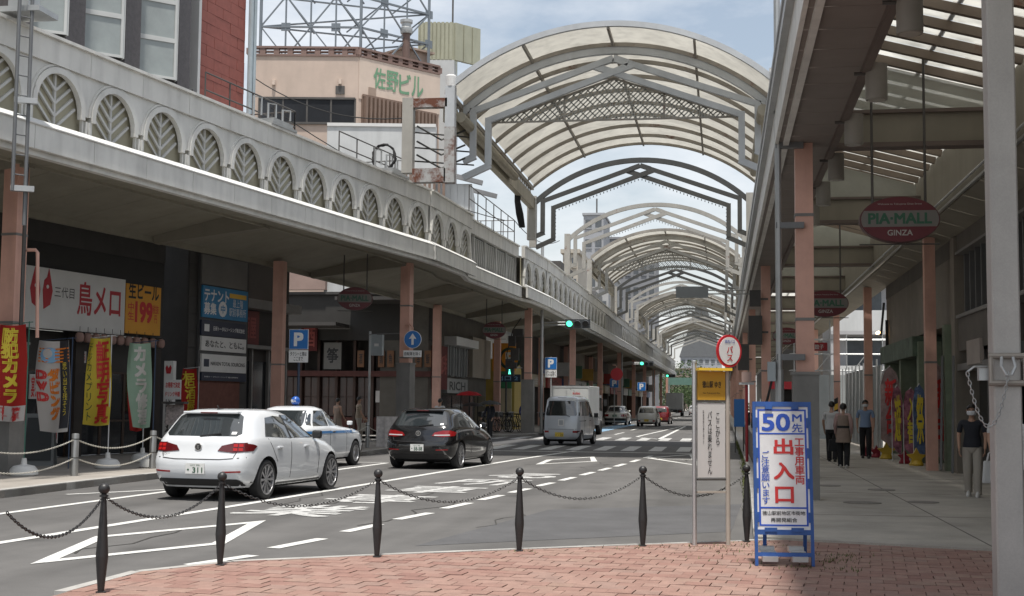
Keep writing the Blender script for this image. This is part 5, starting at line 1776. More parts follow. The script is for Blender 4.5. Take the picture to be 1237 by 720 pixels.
# ---- hatchback (white and black)
def hatch(paint, label, x, y, hd, mk):
    root = car_root('hatchback_car', label, 'car', x, y, hd)
    rows = [(.20, .16, 4.05, .72, .80, .74, .10, .22), (.30, .05, 4.19, .80, .87, .80, .10, .26), (.45, .0, 4.25, .845, .885, .83, .09, .28), (.62, .0, 4.25, .86, .895, .84, .085, .30), (.69, .025, 4.22, .865, .895, .84, .085, .32),
            (.78, .075, 4.12, .86, .893, .82, .085, .36), (.88, .095, 3.86, .85, .888, .80, .085, .34), (.95, .115, 3.42, .835, .878, .79, .085, .28), (1.0, .14, 3.14, .81, .855, .77, .085, .26), (1.06, .20, 3.00, .785, .825, .75, .08, .24),
            (1.24, .36, 2.62, .71, .745, .68, .07, .2), (1.36, .48, 2.32, .655, .685, .62, .06, .18), (1.42, .54, 2.10, .61, .64, .58, .06, .16), (1.455, .72, 1.85, .50, .54, .48, .06, .12), (1.468, 1.0, 1.6, .3, .34, .3, .05, .08)]
    c = Car(rows, 4.25, (.80, 3.43), .325, paint, root)
    for wy in (.80, 3.43):
        for sd in (-1, 1): c.wheel(wy, sd, .325, .215, .872, 10, False, 1.13)
    # glass
    c.decal('rear_window', [(-.60, 1.03), (.60, 1.03), (.66, 1.07), (.56, 1.34), (.50, 1.375), (-.50, 1.375), (-.56, 1.34), (-.66, 1.07)], 'B', CARGLASS)
    c.both('side_window', [(.78, 1.02), (1.62, .985), (1.60, 1.33), (1.30, 1.35), (1.0, 1.32)], CARGLASS)
    c.both('side_window', [(1.70, .985), (2.68, .965), (2.78, .985), (2.38, 1.24), (2.08, 1.35), (1.66, 1.36)], CARGLASS)
    c.decal('windscreen', [(-.62, 1.03), (.62, 1.03), (.50, 1.36), (-.50, 1.36)], 'F', CARGLASS)
    c.both('window_pillar', [(1.60, .98), (1.72, .98), (1.68, 1.37), (1.59, 1.35)], TRIM, off=.004)
    # spoiler lip with high brake light
    c.box('roof_spoiler', 0, .54, 1.385, .98, .2, .04, paint)
    c.box('brake_light', 0, .405, 1.39, .30, .03, .022, LAMPD)
    # rear lamps
    for sd in (-1, 1):
        q = [(sd * .34, .80), (sd * .40, .88), (sd * .60, .925), (sd * .77, .93), (sd * .785, .86), (sd * .77, .79), (sd * .60, .77)]
        o = c.decal('tail_lamp', q, 'B', LAMPD if mk == 'w' else LAMPR, off=.012, step=.04)
        c.decal('tail_lamp', [(.135, .79), (.15, .93), (.36, .90), (.44, .875), (.32, .80)], 'R' if sd > 0 else 'L', LAMPD if mk == 'w' else LAMPR, off=.010, step=.04)
        if mk == 'w':
            for k in range(2):
                for r in range(2):
                    u = sd * (.60 + k * .08)
                    c.decal('lamp_element', [(u, .80 + r * .062), (u + sd * .06, .80 + r * .062), (u + sd * .055, .845 + r * .062), (u - sd * .005, .845 + r * .062)], 'B', LAMPON, off=.02)
        else:
            c.decal('lamp_band', [(sd * .40, .80), (sd * .76, .81), (sd * .76, .832), (sd * .40, .825)], 'B', LAMPC, off=.018)
        c.decal('reflector', [(sd * .46, .455), (sd * .74, .465), (sd * .74, .49), (sd * .46, .48)], 'B', LAMPR, off=.008)
    # bumper insert, plate recess, emblem, seams
    c.decal('bumper_insert', [(-.76, .25), (.76, .25), (.80, .31), (.66, .36), (-.66, .36), (-.80, .31)], 'B', TRIM, off=.008)
    c.seam([(-.80, .70), (-.4, .665), (.4, .665), (.80, .70)], 'B', .014, 'tailgate_seam')
    c.seam([(-.62, .70), (-.66, .80)], 'B', .012, 'tailgate_seam'); c.seam([(.62, .70), (.66, .80)], 'B', .012, 'tailgate_seam')
    hit = c.bvh.ray_cast(V((0, -3, .86)), V((0, 1, 0)))[0]
    b = MB(); b.prism([(.062 * math.cos(k * .314), .062 * math.sin(k * .314)) for k in range(20)], lambda u, v, d: V((u, hit.y + d - .004, .86 + v)), -.02, .02); e = b.local('round_emblem', CHROME, root)
    b = MB(); b.prism([(.05 * math.cos(k * .314), .05 * math.sin(k * .314)) for k in range(20)], lambda u, v, d: V((u, hit.y + d - .004, .86 + v)), -.023, .0); b.local('emblem_field', TRIM, e)
    Mx = ROOTM[root.name]; r3 = Mx.to_3x3()
    for s_, z in (('V', .875), ('W', .843)):
        text(root, s_, Mx @ V((0, hit.y - .0275, z)), r3 @ V((1, 0, 0)), Z3, .05, .03, CHROME, .01, .002)
    if mk == 'w':
        text(root, 'GOLF', Mx @ V((-.58, c.bvh.ray_cast(V((-.58, -3, .745)), V((0, 1, 0)))[0].y - .006, .745)), r3 @ V((1, 0, 0)), Z3, .14, .028, CHROME, .01, .003)
    c.plate(.0 if mk == 'w' else 0, .52, .33, .165, PLATEW, '・311' if mk == 'w' else '・58-58', PLATET, '山口 300')
    c.seam([(.74, .30), (.90, .48), (1.10, .62)], 'R', .008); c.both('door_seam', [(1.655, .32), (1.667, .32), (1.667, .98), (1.655, .98)], TRIM, off=.003)
    c.both('door_seam', [(2.80, .34), (2.812, .34), (2.85, .95), (2.838, .95)], TRIM, off=.003)
    c.both('door_seam', [(1.14, .60), (1.152, .60), (.86, .99), (.848, .99)], TRIM, off=.003)
    c.both('sill_trim', [(1.16, .225), (3.06, .225), (3.06, .26), (1.16, .26)], TRIM, off=.004)
    for yy in (1.22, 2.26):
        for sd, ax in ((1, 'R'), (-1, 'L')):
            h = c.bvh.ray_cast(V((sd * 3, yy, .83)), V((-sd, 0, 0)))[0]
            c.box('door_handle', h.x + sd * .012, yy, .815, .035, .17, .035, paint)
    for sd in (-1, 1):
        h = c.bvh.ray_cast(V((sd * 3, 2.72, .98)), V((-sd, 0, 0)))[0]
        o = c.box('door_mirror', h.x + sd * .12, 2.70, .95, .17, .11, .14, TRIM if mk == 'w' else paint)
    b = MB(); b.tube([(0, .75, 1.44), (0, .68, 1.52)], .008, 6); b.box(0, .78, 1.445, .06, .12, .02); b.local('antenna', TRIM, root)
    hw = c.bvh.ray_cast(V((0, -3, 1.05)), V((0, 1, 0)))[0]
    b = MB(); b.beam((-.02, hw.y - .03, 1.03), (.34, hw.y - .0, 1.075), .02, .02); b.local('rear_wiper', TRIM, root)
    c.box('sticker', .52, .14, 1.06, .10, .01, .05, M('sticker_green', (.35, .45, .2), .5, var=0)) if False else None
    c.decal('sticker', [(.50, 1.055), (.58, 1.055), (.58, 1.095), (.50, 1.095)], 'B', WHITE, off=.010)
    b = MB(); b.box(0, 2.1, .16, 1.3, 3.2, .1); b.local('underbody', ARCHB, root)
    return c
WPAINT = carpaint('car_paint_white', (.66, .68, .70))
BPAINT = carpaint('car_paint_black', (.008, .008, .009), .12)
SPAINT = carpaint('car_paint_silver_blue', (.46, .49, .53), .28, .2)
hatch(WPAINT, 'white hatchback seen from behind with red tail lamps lit', -8.28, 20.15, 6.5, 'w')
hatch(BPAINT, 'black hatchback ahead of the white one in the same lane', -7.22, 31.1, 5.5, 'b')
# ---- saloons (taxi, farther white saloon)
def saloon(paint, label, x, y, hd, taxi):
    root = car_root('taxi_car' if taxi else 'saloon_car', label, 'taxi' if taxi else 'car', x, y, hd)
    rows = [(.22, .12, 4.45, .72, .76, .72, .10, .15), (.35, .02, 4.58, .80, .835, .79, .09, .18), (.50, .0, 4.60, .815, .845, .81, .08, .19), (.70, .02, 4.57, .82, .848, .81, .08, .2), (.84, .05, 4.50, .815, .845, .79, .08, .24),
            (.93, .09, 4.05, .80, .835, .77, .08, .22), (.97, .35, 3.45, .78, .82, .75, .10, .2), (1.0, .80, 3.22, .75, .80, .73, .12, .2), (1.10, .98, 3.02, .71, .75, .70, .10, .2), (1.30, 1.18, 2.64, .65, .68, .64, .08, .18), (1.42, 1.32, 2.40, .60, .63, .59, .08, .16), (1.475, 1.50, 2.15, .48, .52, .47, .08, .12), (1.49, 1.7, 1.95, .3, .34, .3, .05, .08)]
    c = Car(rows, 4.6, (.95, 3.70), .31, paint, root)
    for wy in (.95, 3.70):
        for sd in (-1, 1): c.wheel(wy, sd, .31, .19, .84, 8, True)
    c.decal('rear_window', [(-.60, 1.02), (.60, 1.02), (.52, 1.38), (-.52, 1.38)], 'B', CARGLASS)
    c.decal('windscreen', [(-.60, 1.02), (.60, 1.02), (.52, 1.38), (-.52, 1.38)], 'F', CARGLASS)
    c.both('side_window', [(1.22, 1.02), (2.02, 1.02), (2.0, 1.38), (1.52, 1.38)], CARGLASS)
    c.both('side_window', [(2.10, 1.02), (2.98, 1.02), (2.62, 1.34), (2.42, 1.38), (2.08, 1.38)], CARGLASS)
    c.both('quarter_window', [(1.02, 1.04), (1.14, 1.03), (1.36, 1.30), (1.28, 1.32)], CARGLASS)
    if taxi:
        BS = M('taxi_stripe_blue', (.03, .17, .42), .3, var=0, coat=.6)
        c.both('blue_stripe', [(.12, .845), (4.35, .825), (4.35, .885), (.12, .905)], BS, off=.004)
        Mx = ROOTM[root.name]; r3 = Mx.to_3x3()
        h = c.bvh.ray_cast(V((3, 3.0, .86)), V((-1, 0, 0)))[0]
        text(root, 'TAXI', Mx @ V((h.x, 3.1, .862)), r3 @ V((0, 1, 0)), Z3, .34, .05, WHITE, .01, .008)
    for sd in (-1, 1):
        c.decal('tail_lamp', [(sd * .46, .66), (sd * .79, .66), (sd * .79, .84), (sd * .46, .84)], 'B', LAMPR, off=.01)
        c.decal('front_lamp', [(sd * .42, .62), (sd * .78, .62), (sd * .78, .78), (sd * .42, .78)], 'F', LAMPC, off=.01)
    c.decal('bumper', [(-.80, .36), (.80, .36), (.81, .54), (-.81, .54)], 'B', TRIM, off=.03)
    c.decal('bumper', [(-.80, .34), (.80, .34), (.81, .52), (-.81, .52)], 'F', TRIM, off=.03)
    c.plate(0, .72, .33, .165, M('plate_green', (.03, .16, .07), .5, var=0), '・・58', WHITE, '')
    for q in ((2.05, .32), (3.08, .34), (1.2, .55)):
        c.both('door_seam', [(q[0], q[1]), (q[0] + .012, q[1]), (q[0] + .012, 1.0), (q[0], 1.0)], TRIM, off=.003)
    for yy in (1.38, 2.25):
        for sd in (-1, 1):
            h = c.bvh.ray_cast(V((sd * 3, yy, .87)), V((-sd, 0, 0)))[0]
            c.box('door_handle', h.x + sd * .012, yy, .86, .03, .15, .03, CHROME)
    for sd in (-1, 1):
        h = c.bvh.ray_cast(V((sd * 3, 3.45, .90)), V((-sd, 0, 0)))[0]
        c.box('wing_mirror', h.x - sd * .02, 3.42, 1.02, .14, .08, .10, paint)
        b = MB(); b.beam((h.x - sd * .04, 3.44, .94), (h.x - sd * .02, 3.42, 1.04), .03, .03); b.local('mirror_stalk', TRIM, root)
    if taxi:
        b = MB(); b.lathe([(.02, 1.485), (.06, 1.495), (.10, 1.50)], .0, 1.85, 16)
        b.lathe([(.11 * math.sin(k * .262) + .001, 1.61 - .11 * math.cos(k * .262)) for k in range(13)], 0, 1.85, 18)
        o = b.local('roof_lamp', M('taxi_lamp_blue', (.02, .09, .36), .25, var=0), root, True)
        Mx = ROOTM[root.name]; r3 = Mx.to_3x3()
        text(root, '個人', Mx @ V((0, 1.74, 1.61)), r3 @ V((1, 0, 0)), Z3, .14, .07, WHITE, .02, .006)
    b = MB(); b.box(0, 2.3, .17, 1.2, 3.6, .1); b.local('underbody', ARCHB, root)
    return c
saloon(WPAINT, 'white taxi with blue side stripe and blue roof lamp parked behind the white car', -10.42, 29.1, 6.5, True)
saloon(carpaint('car_paint_cream', (.62, .62, .58)), 'white saloon with dark bumper waiting far ahead beside the box truck', -8.05, 100.2, 2, False)
# ---- small one-box vans
def kei(paint, label, x, y, hd, kind, plate, name='van', cat='van'):
    root = car_root(name, label, cat, x, y, hd)
    if kind == 'van':
        rows = [(.24, .10, 3.28, .64, .70, .66, .06, .12), (.36, .01, 3.38, .70, .735, .71, .05, .14), (.60, .0, 3.40, .715, .738, .72, .045, .15), (.95, .02, 3.34, .718, .738, .71, .045, .16), (1.12, .04, 3.12, .71, .733, .70, .05, .17), (1.45, .10, 2.84, .68, .705, .67, .06, .18), (1.74, .16, 2.56, .64, .665, .63, .07, .18), (1.85, .24, 2.40, .56, .60, .56, .08, .15), (1.885, .45, 2.2, .42, .46, .42, .08, .1)]
        zb, zw, zt = .98, 1.06, 1.70
    else:
        rows = [(.20, .12, 3.25, .62, .69, .64, .08, .14), (.32, .02, 3.36, .69, .725, .69, .08, .17), (.60, .0, 3.40, .71, .736, .70, .07, .19), (.86, .03, 3.22, .71, .736, .68, .07, .22), (.95, .05, 2.85, .70, .73, .66, .07, .22), (1.02, .08, 2.62, .68, .71, .65, .07, .2), (1.3, .20, 2.2, .62, .645, .60, .07, .18), (1.43, .32, 2.0, .55, .58, .54, .08, .15), (1.48, .55, 1.75, .4, .43, .39, .07, .1)]
        zb, zw, zt = .85, .98, 1.34
    rw = .28
    c = Car(rows, 3.4, (.48, 2.90), rw, paint, root)
    for wy in (.48, 2.90):
        for sd in (-1, 1): c.wheel(wy, sd, rw, .165, .735, 8, kind == 'van')
    if kind == 'van':
        c.decal('rear_window', [(-.58, 1.14), (.58, 1.14), (.60, 1.2), (.53, 1.66), (.48, 1.70), (-.48, 1.70), (-.53, 1.66), (-.60, 1.2)], 'B', CARGLASS)
        c.both('side_window', [(.16, 1.14), (.92, 1.14), (.92, 1.68), (.30, 1.68)], CARGLASS)
        c.both('side_window', [(.98, 1.14), (1.78, 1.14), (1.74, 1.68), (.98, 1.68)], CARGLASS)
        c.both('side_window', [(1.86, 1.10), (2.86, 1.05), (2.50, 1.60), (2.30, 1.67), (1.84, 1.68)], CARGLASS)
        c.decal('windscreen', [(-.60, 1.1), (.60, 1.1), (.54, 1.7), (-.54, 1.7)], 'F', CARGLASS)
        for sd in (-1, 1):
            c.decal('tail_lamp', [(sd * .46, .50), (sd * .70, .50), (sd * .70, .575), (sd * .46, .575)], 'B', LAMPR, off=.03)
        c.decal('bumper', [(-.70, .34), (.70, .34), (.70, .62), (-.70, .62)], 'B', paint, off=.022)
        c.seam([(-.70, .63), (.70, .63)], 'B', .014, 'tailgate_seam')
        c.decal('notice_sticker', [(-.10, .76), (.12, .76), (.12, 1.0), (-.10, 1.0)], 'B', WHITE2, off=.006)
        c.decal('sticker_frame', [(-.07, .79), (.09, .79), (.09, .97), (-.07, .97)], 'B', M('sticker_grey', (.36, .38, .40), .5, var=0), off=.011)
        hw = c.bvh.ray_cast(V((.2, -3, 1.18)), V((0, 1, 0)))[0]
        b = MB(); b.beam((.10, hw.y - .03, 1.20), (.36, hw.y - .02, 1.10), .025, .02); b.local('rear_wiper', TRIM, root)
        c.box('roof_vent', 0, .26, 1.80, .34, .06, .03, TRIM)
        c.both('door_seam', [(.94, .35), (.955, .35), (.955, 1.12), (.94, 1.12)], TRIM, off=.003)
        c.both('slide_rail', [(.18, .93), (.94, .93), (.94, .955), (.18, .955)], TRIM, off=.004)
    else:
        c.decal('rear_window', [(-.55, .98), (.55, .98), (.52, 1.10), (.46, 1.33), (-.46, 1.33), (-.52, 1.10)], 'B', CARGLASS)
        c.both('side_window', [(.46, .99), (1.28, .97), (1.26, 1.30), (.64, 1.30)], CARGLASS)
        c.both('side_window', [(1.36, .97), (2.36, .95), (1.96, 1.26), (1.76, 1.31), (1.34, 1.31)], CARGLASS)
        c.decal('windscreen', [(-.58, 1.03), (.58, 1.03), (.48, 1.34), (-.48, 1.34)], 'F', CARGLASS)
        for sd in (-1, 1):
            c.decal('tail_lamp', [(sd * .44, .36), (sd * .68, .37), (sd * .68, .46), (sd * .44, .45)], 'B', LAMPR, off=.012)
        c.seam([(-.60, .52), (.60, .52)], 'B', .014, 'tailgate_seam')
        c.decal('bumper_insert', [(-.6, .22), (.6, .22), (.56, .30), (-.56, .30)], 'B', TRIM, off=.008)
    for q in ((1.80 if kind == 'van' else 1.32), ):
        c.both('door_seam', [(q, .32), (q + .012, .32), (q + .012, zw), (q, zw)], TRIM, off=.003)
    for yy in (1.05, 1.95):
        for sd in (-1, 1):
            h = c.bvh.ray_cast(V((sd * 3, yy, zb - .03)), V((-sd, 0, 0)))[0]
            c.box('door_handle', h.x + sd * .012, yy, zb - .04, .03, .14, .03, paint if kind != 'van' else TRIM)
    for sd in (-1, 1):
        yy = 2.72 if kind == 'van' else 2.30
        h = c.bvh.ray_cast(V((sd * 3, yy, zw)), V((-sd, 0, 0)))[0]
        c.box('door_mirror', h.x + sd * .13, yy, zw, .17, .09, .18 if kind == 'van' else .13, TRIM)
    if plate == 'y':
        c.plate(-.05 if kind == 'van' else 0, .43 if kind == 'van' else .44, .33, .165, PLATEY, '・・23', BLACKT, '山口 480', .012)
    b = MB(); b.box(0, 1.7, .16, 1.05, 2.6, .1); b.local('underbody', ARCHB, root)
    return c
kei(SPAINT, 'silver blue small van driving over the crosswalk', -6.08, 50.2, 6, 'van', 'y')
kei(carpaint('car_paint_warm_white', (.66, .65, .61)), 'small white hatchback beyond the silver van near the centre line', -5.45, 96.5, 3, 'hatch', 'y', 'compact_car', 'car')
kei(carpaint('car_paint_maroon', (.16, .012, .016)), 'dark red small car half hidden behind the small white hatchback', -5.0, 108, 3, 'hatch', 'y', 'compact_car', 'car')
for x, y, nm, col, lab in ((-4.4, 205, 'hatch', (.5, .5, .5), 'tiny grey car far down the street before the trees'), ):
    kei(carpaint('car_paint_grey', col), lab, x, y, 0, nm, '', 'compact_car', 'car')
# ---- box trucks
def truck(label, x, y, hd, boxc, L, W2, H, cabc, marks):
    root = car_root('box_truck', label, 'truck', x, y, hd)
    b = MB(); b.box(0, L / 2, .95, W2 * 2, L, H - .95); o = b.local('cargo_box', boxc, root)
    md = o.modifiers.new('bevel', 'BEVEL'); md.width = .03; md.segments = 2
    EDG = M('box_edge', (.45, .46, .46), .4, metal=.4)
    for sx in (-1, 1):
        b = MB(); b.box(sx * (W2 - .03), -.012, .95, .07, .03, H - .95); b.local('edge_strip', EDG, root)
    for zz in (H - .10, .93):
        b = MB(); b.box(0, -.012, zz, W2 * 2, .032, .1); b.local('edge_strip', EDG, root)
    for sx in (-1, 1):
        b = MB(); b.box(sx * W2 * .47, -.008, 1.06, W2 * .9, .02, H - 1.2); d = b.local('rear_door', boxc, root)
        b = MB(); b.tube([(sx * W2 * .2, -.04, 1.1), (sx * W2 * .2, -.04, H - .2)], .016, 6); b.local('lock_bar', EDG, d)
    b = MB(); b.box(0, L / 2 + .5, .55, .9, L + 1.2, .38); b.local('chassis', TRIM, root)
    b = MB(); b.box(0, .0, .50, W2 * 1.9, .1, .16); b.local('rear_bumper', TRIM, root)
    for sx in (-1, 1):
        b = MB(); b.box(sx * W2 * .74, -.06, .60, .34, .05, .12); b.local('tail_lamp', LAMPR, root)
    b = MB(); b.box(.0, -.07, .62, .36, .02, .17); b.local('number_plate', PLATEW, root)
    cab = MB(); yc = L + .15
    cab.prism([(yc, .5), (yc + 1.55, .5), (yc + 1.6, 1.1), (yc + 1.3, 2.05), (yc + .1, 2.1), (yc, 2.0)], lambda u, v, d: V((d, u, v)), -W2 * .9, W2 * .9); cab.local('cab', cabc, root)
    for sx in (-1, 1):
        g = MB(); g.prism([(yc + .35, 1.25), (yc + 1.45, 1.2), (yc + 1.22, 1.9), (yc + .35, 1.92)], lambda u, v, d: V((d, u, v)), sx * W2 * .9, sx * (W2 * .9 + .012)); g.local('side_window', CARGLASS, root)
        b = MB(); b.box(sx * (W2 + .1), yc + 1.4, 1.5, .16, .08, .34); b.beam((sx * W2 * .85, yc + 1.4, 1.85), (sx * (W2 + .1), yc + 1.4, 1.8), .03, .03); b.local('door_mirror', TRIM, root)
    g = MB(); g.add([(-W2 * .8, yc + 1.595, 1.2), (W2 * .8, yc + 1.595, 1.2), (W2 * .75, yc + 1.36, 1.95), (-W2 * .75, yc + 1.36, 1.95)], [(0, 1, 2, 3)]); g.local('windscreen', CARGLASS, root)
    for wy in (L * .25, yc + .75):
        for sx in (-1, 1):
            b = MB(); b.lathe([(.20, -.11), (.36, -.13), (.38, -.08), (.38, .08), (.36, .13), (.2, .11)], n=20)
            for i, p in enumerate(b.v): b.v[i] = V((sx * (W2 - .16) + p.z, wy + p.x, .38 + p.y))
            w_ = b.local('wheel', TYRE, root, True, 50)
    Mx = ROOTM[root.name]; r3 = Mx.to_3x3()
    for s_, u, z, wd, hh, ink in marks:
        text(root, s_, Mx @ V((u, -.02, z)), r3 @ V((1, 0, 0)), Z3, wd, hh, ink, .02, .004)
    return root
BOXW = M('truck_box_white', (.50, .51, .50), .45, var=.08, vs=1.2, streak=.1)
truck('white box truck with small red mark standing just beyond the silver van', -7.45, 65.5, 3, BOXW, 3.4, .95, 2.48, WPAINT, [('kobo', .3, 2.12, .36, .13, REDT), ('HOME CARRY', .3, 1.94, .45, .06, BLACKT)])
truck('pale box truck with red tail lamps small in the distance', -6.6, 184, 1, BOXW, 4.4, 1.1, 3.2, WPAINT, [])
# ------------------------------------------------------------------ left pavement: posts with chains, banners, boards
STAIN = M('stainless', (.33, .33, .32), .35, metal=.6, var=.05)
WCH = M('pale_chain_plastic', (.50, .48, .42), .5, var=.05)
LP = [(-12.95, 17.6), (-12.75, 20.9), (-12.41, 24.2), (-12.2, 27.3), (-12.0, 30.6), (-11.75, 34.0), (-11.55, 37.6), (-11.35, 41.8), (-11.3, 45.0)]
LPL = [None, 'at the left edge below the red banner', 'right of the white banner with the ball', 'left of the white car', 'hidden behind the white car', 'hidden behind the taxi rear', 'hidden behind the taxi front', 'beside the small menu boards', 'last before the corner']
for i, (x, y) in enumerate(LP):
    if i in (0,): continue
    t = thing('chain_post', 'round stainless chain post ' + LPL[i], 'post', (x, y, .12), 0, 'stainless chain posts along the left kerb')
    b = MB(); b.lathe([(.07, 0), (.07, .80), (.062, .815), (.02, .82)], n=14); b.local('post_tube', STAIN, t, True, 30)
    b = MB(); b.lathe([(.073, .70), (.073, .72)], n=14); b.lathe([(.073, .34), (.073, .36)], n=14); b.local('ring_band', DARKM, t)
    if i < len(LP) - 1:
        x2, y2 = LP[i + 1]
        for zz, nm in ((.83, 'upper'), (.47, 'lower')):
            b = MB(); chain_links(b, (x, y, zz), (x2, y2, zz), .22, .06, .0055, .013)
            b.top('barrier_chain', WCH, '%s pale chain hung between stainless posts %s' % (nm, ['at the far left edge', 'at the left edge below the red banner', 'below the yellow banner', 'beside the white car', 'beside the parked taxi', 'ahead of the parked taxi', 'near the folding boards', 'near the corner'][i]), 'chain', 'pale chains along the left pavement')
# start chain from the frame edge
BASEW = M('banner_base_plastic', (.62, .62, .60), .5, var=.05)
def banner(px0, py0, px1, py1, ppx, base, Y, cloth, cols, label, polec, skew=0.0, extra=None, hasbase=True):
    """cloth spans photo pixels px0..px1, py0..py1 at depth Y; pole at ppx"""
    p = at_y(ppx, py1, Y); q0 = at_y(px0, py0, Y); q1 = at_y(px1, py1, Y)
    t = thing('banner_flag', label, 'banner', (p.x, p.y, .12), 0, 'promotional banner flags on the left pavement')
    zt = max(q0.z, q1.z); zbm = min(q0.z, q1.z)
    b = MB(); b.tube([(p.x, p.y, .2), (p.x, p.y, zt + .06)], .013, 6); b.tube([(p.x + .08 * (1 if q0.x < p.x else -1), p.y, zt + .05), (q0.x - .02, q0.y, zt - .01)], .009, 5); b.part('pole', polec, t)
    if hasbase:
        b = MB(); b.lathe([(.24, 0), (.27, .03), (.26, .12), (.20, .19), (.06, .22), (.045, .34)], n=18)
        b.local('water_base', BASEW, t, True)
    d = V((1, .05, 0)).normalized(); n = V((d.y, -d.x, 0))
    W0 = q1.x - q0.x
    def surf(u, v):             # u 0..1 left-right, v 0..1 top-bottom ; gentle belly and swing
        x = q0.x + W0 * u + skew * v * v * (1 - u if p.x > (q0.x + q1.x) / 2 else u)
        yy = Y - .05 - .085 * math.sin(v * 4.2 + u * 2.4) - .04 * math.sin(u * 7 + v * 3)
        return V((x, yy, zt + (zbm - zt) * v - .03 * math.sin(u * 3.1)))
    b = MB()
    nu, nv = 6, 16
    vs = [surf(i / nu, j / nv) for j in range(nv + 1) for i in range(nu + 1)]
    vs2 = [v + V((0, .006, 0)) for v in vs]
    k = nu + 1
    fs = [(j * k + i, j * k + i + 1, (j + 1) * k + i + 1, (j + 1) * k + i) for j in range(nv) for i in range(nu)]
    b.add(vs, fs); b.add(vs2, [f[::-1] for f in fs])
    b.part('cloth', cloth, t, True)
    for (s_, u0, u1, v0, v1, ink, bold) in cols:
        WARPED.append((t, s_, surf, u0, u1, v0, v1, ink, bold))
    if extra: extra(t, surf)
    return t
WARPED = []
def flush_warped():
    cache = []
    for W in WARPED:
        c = bpy.data.curves.new('t', 'FONT'); c.body = '\n'.join(W[1]); c.size = 1; c.align_x = 'CENTER'; c.resolution_u = 2; c.space_line = .95
        o = bpy.data.objects.new('t', c); COL.objects.link(o); cache.append(o)
    dg = bpy.context.evaluated_depsgraph_get(); dg.update()
    for (t, s_, surf, u0, u1, v0, v1, ink, bold), o in zip(WARPED, cache):
        me = bpy.data.meshes.new_from_object(o.evaluated_get(dg))
        xs = [v.co.x for v in me.vertices]; ys_ = [v.co.y for v in me.vertices]
        src = [((v.co.x - min(xs)) / (max(xs) - min(xs)), (max(ys_) - v.co.y) / (max(ys_) - min(ys_))) for v in me.vertices]
        fc = [tuple(p.vertices) for p in me.polygons]
        vs, fs = [], []
        Mx = ROOTM[t.name].inverted()
        e = bold
        for q, (ox, oy) in enumerate(((-e, -e), (e, -e), (e, e), (-e, e)) if bold else ((0, 0),)):
            k = len(vs)
            for x, y in src:
                p = surf(u0 + (u1 - u0) * x + ox, v0 + (v1 - v0) * y + oy * .25)
                vs.append(tuple(Mx @ (p - V((0, .012 + q * .0005, 0)))))
            fs += [tuple(i + k for i in f) for f in fc]
        m2 = bpy.data.meshes.new('lettering'); m2.from_pydata(vs, [], fs); m2.materials.append(ink)
        link('lettering', m2, t); bpy.data.meshes.remove(me)
    for o in cache:
        c = o.data; bpy.data.objects.remove(o); bpy.data.curves.remove(c)
def patch(t, surf, u0, u1, v0, v1, mat, nm, off=.008, n=8):
    b = MB()
    vs = [surf(u0 + (u1 - u0) * i / 4, v0 + (v1 - v0) * j / n) - V((0, off, 0)) for j in range(n + 1) for i in range(5)]
    b.add(vs, [(j * 5 + i, j * 5 + i + 1, j * 5 + i + 6, j * 5 + i + 5) for j in range(n) for i in range(4)])
    b.part(nm, mat, t)
CR = M('cloth_red', (.45, .025, .02), .8, var=.06, tl=.25)
CWH = M('cloth_white', (.62, .60, .57), .8, var=.05, tl=.25)
CYE = M('cloth_yellow', (.66, .52, .06), .8, var=.05, tl=.25)
CGR = M('cloth_pale_green', (.30, .43, .33), .8, var=.08, tl=.25)
INKY = M('ink_yellow', (.70, .55, .05), .7, var=0)
INKO = M('ink_orange', (.70, .20, .02), .7, var=0)
INKG = M('ink_dark_green', (.02, .07, .03), .7, var=0)
INKLB = M('ink_light_blue', (.22, .42, .62), .7, var=0)
def ex1(t, surf): patch(t, surf, 0, 1, .84, 1, CWH, 'white_hem')
def ex2(t, surf):
    patch(t, surf, .70, 1, 0, .96, M('ink_black_cloth', (.03, .03, .035), .8, var=0), 'dark_strip')
    for k in range(5): patch(t, surf, .08, 1, .08 + k * .035, .095 + k * .035, INKO, 'orange_band', .010, 2)
    b = MB()
    vs = [surf(.42 + .27 * math.cos(k * .35), .155 + .085 * math.sin(k * .35)) - V((0, .014, 0)) for k in range(18)]
    b.add(vs, [tuple(range(18))]); b.part('ball_print', INKLB, t)
    b = MB()
    vs = [surf(.36 + .13 * math.cos(k * .35), .135 + .05 * math.sin(k * .35)) - V((0, .018, 0)) for k in range(18)]
    b.add(vs, [tuple(range(18))]); b.part('ball_print', CWH, t)
POLEG = M('pole_green', (.05, .16, .12), .4, var=0); POLEW = M('pole_white', (.60, .60, .60), .4, var=0); POLEB = M('pole_navy', (.03, .05, .09), .4, var=0)
banner(2, 392, 31, 508, 31, (28, 583), 23.9, CR, [('防犯カメラ', .22, .70, .03, .80, INKY, .03), ('取付', .12, .45, .86, .985, REDT, .02), ('致します', .55, .85, .855, .99, REDT, .02)], 'red banner with yellow characters leftmost beside the pillar base', POLEG, -.12, ex1)
banner(49, 411, 83, 521, 84, (85, 565), 25.2, CWH, [('DVD', .06, .30, .33, .66, REDT, .03), ('ダビング', .36, .66, .30, .86, INKO, .03), ('思い出を残そう', .78, .92, .24, .82, INKY, .0)], 'white banner with orange stripes and a blue ball print', POLEB, .05, ex2, False)
banner(111, 408, 133, 513, 131.5, (130, 573), 27.0, CYE, [('証明写真', .40, .92, .03, .97, REDT, .03), ('デジカメプリント', .05, .25, .05, .95, INKG, .0)], 'yellow banner with big red characters on a white pole', POLEW, -.16)
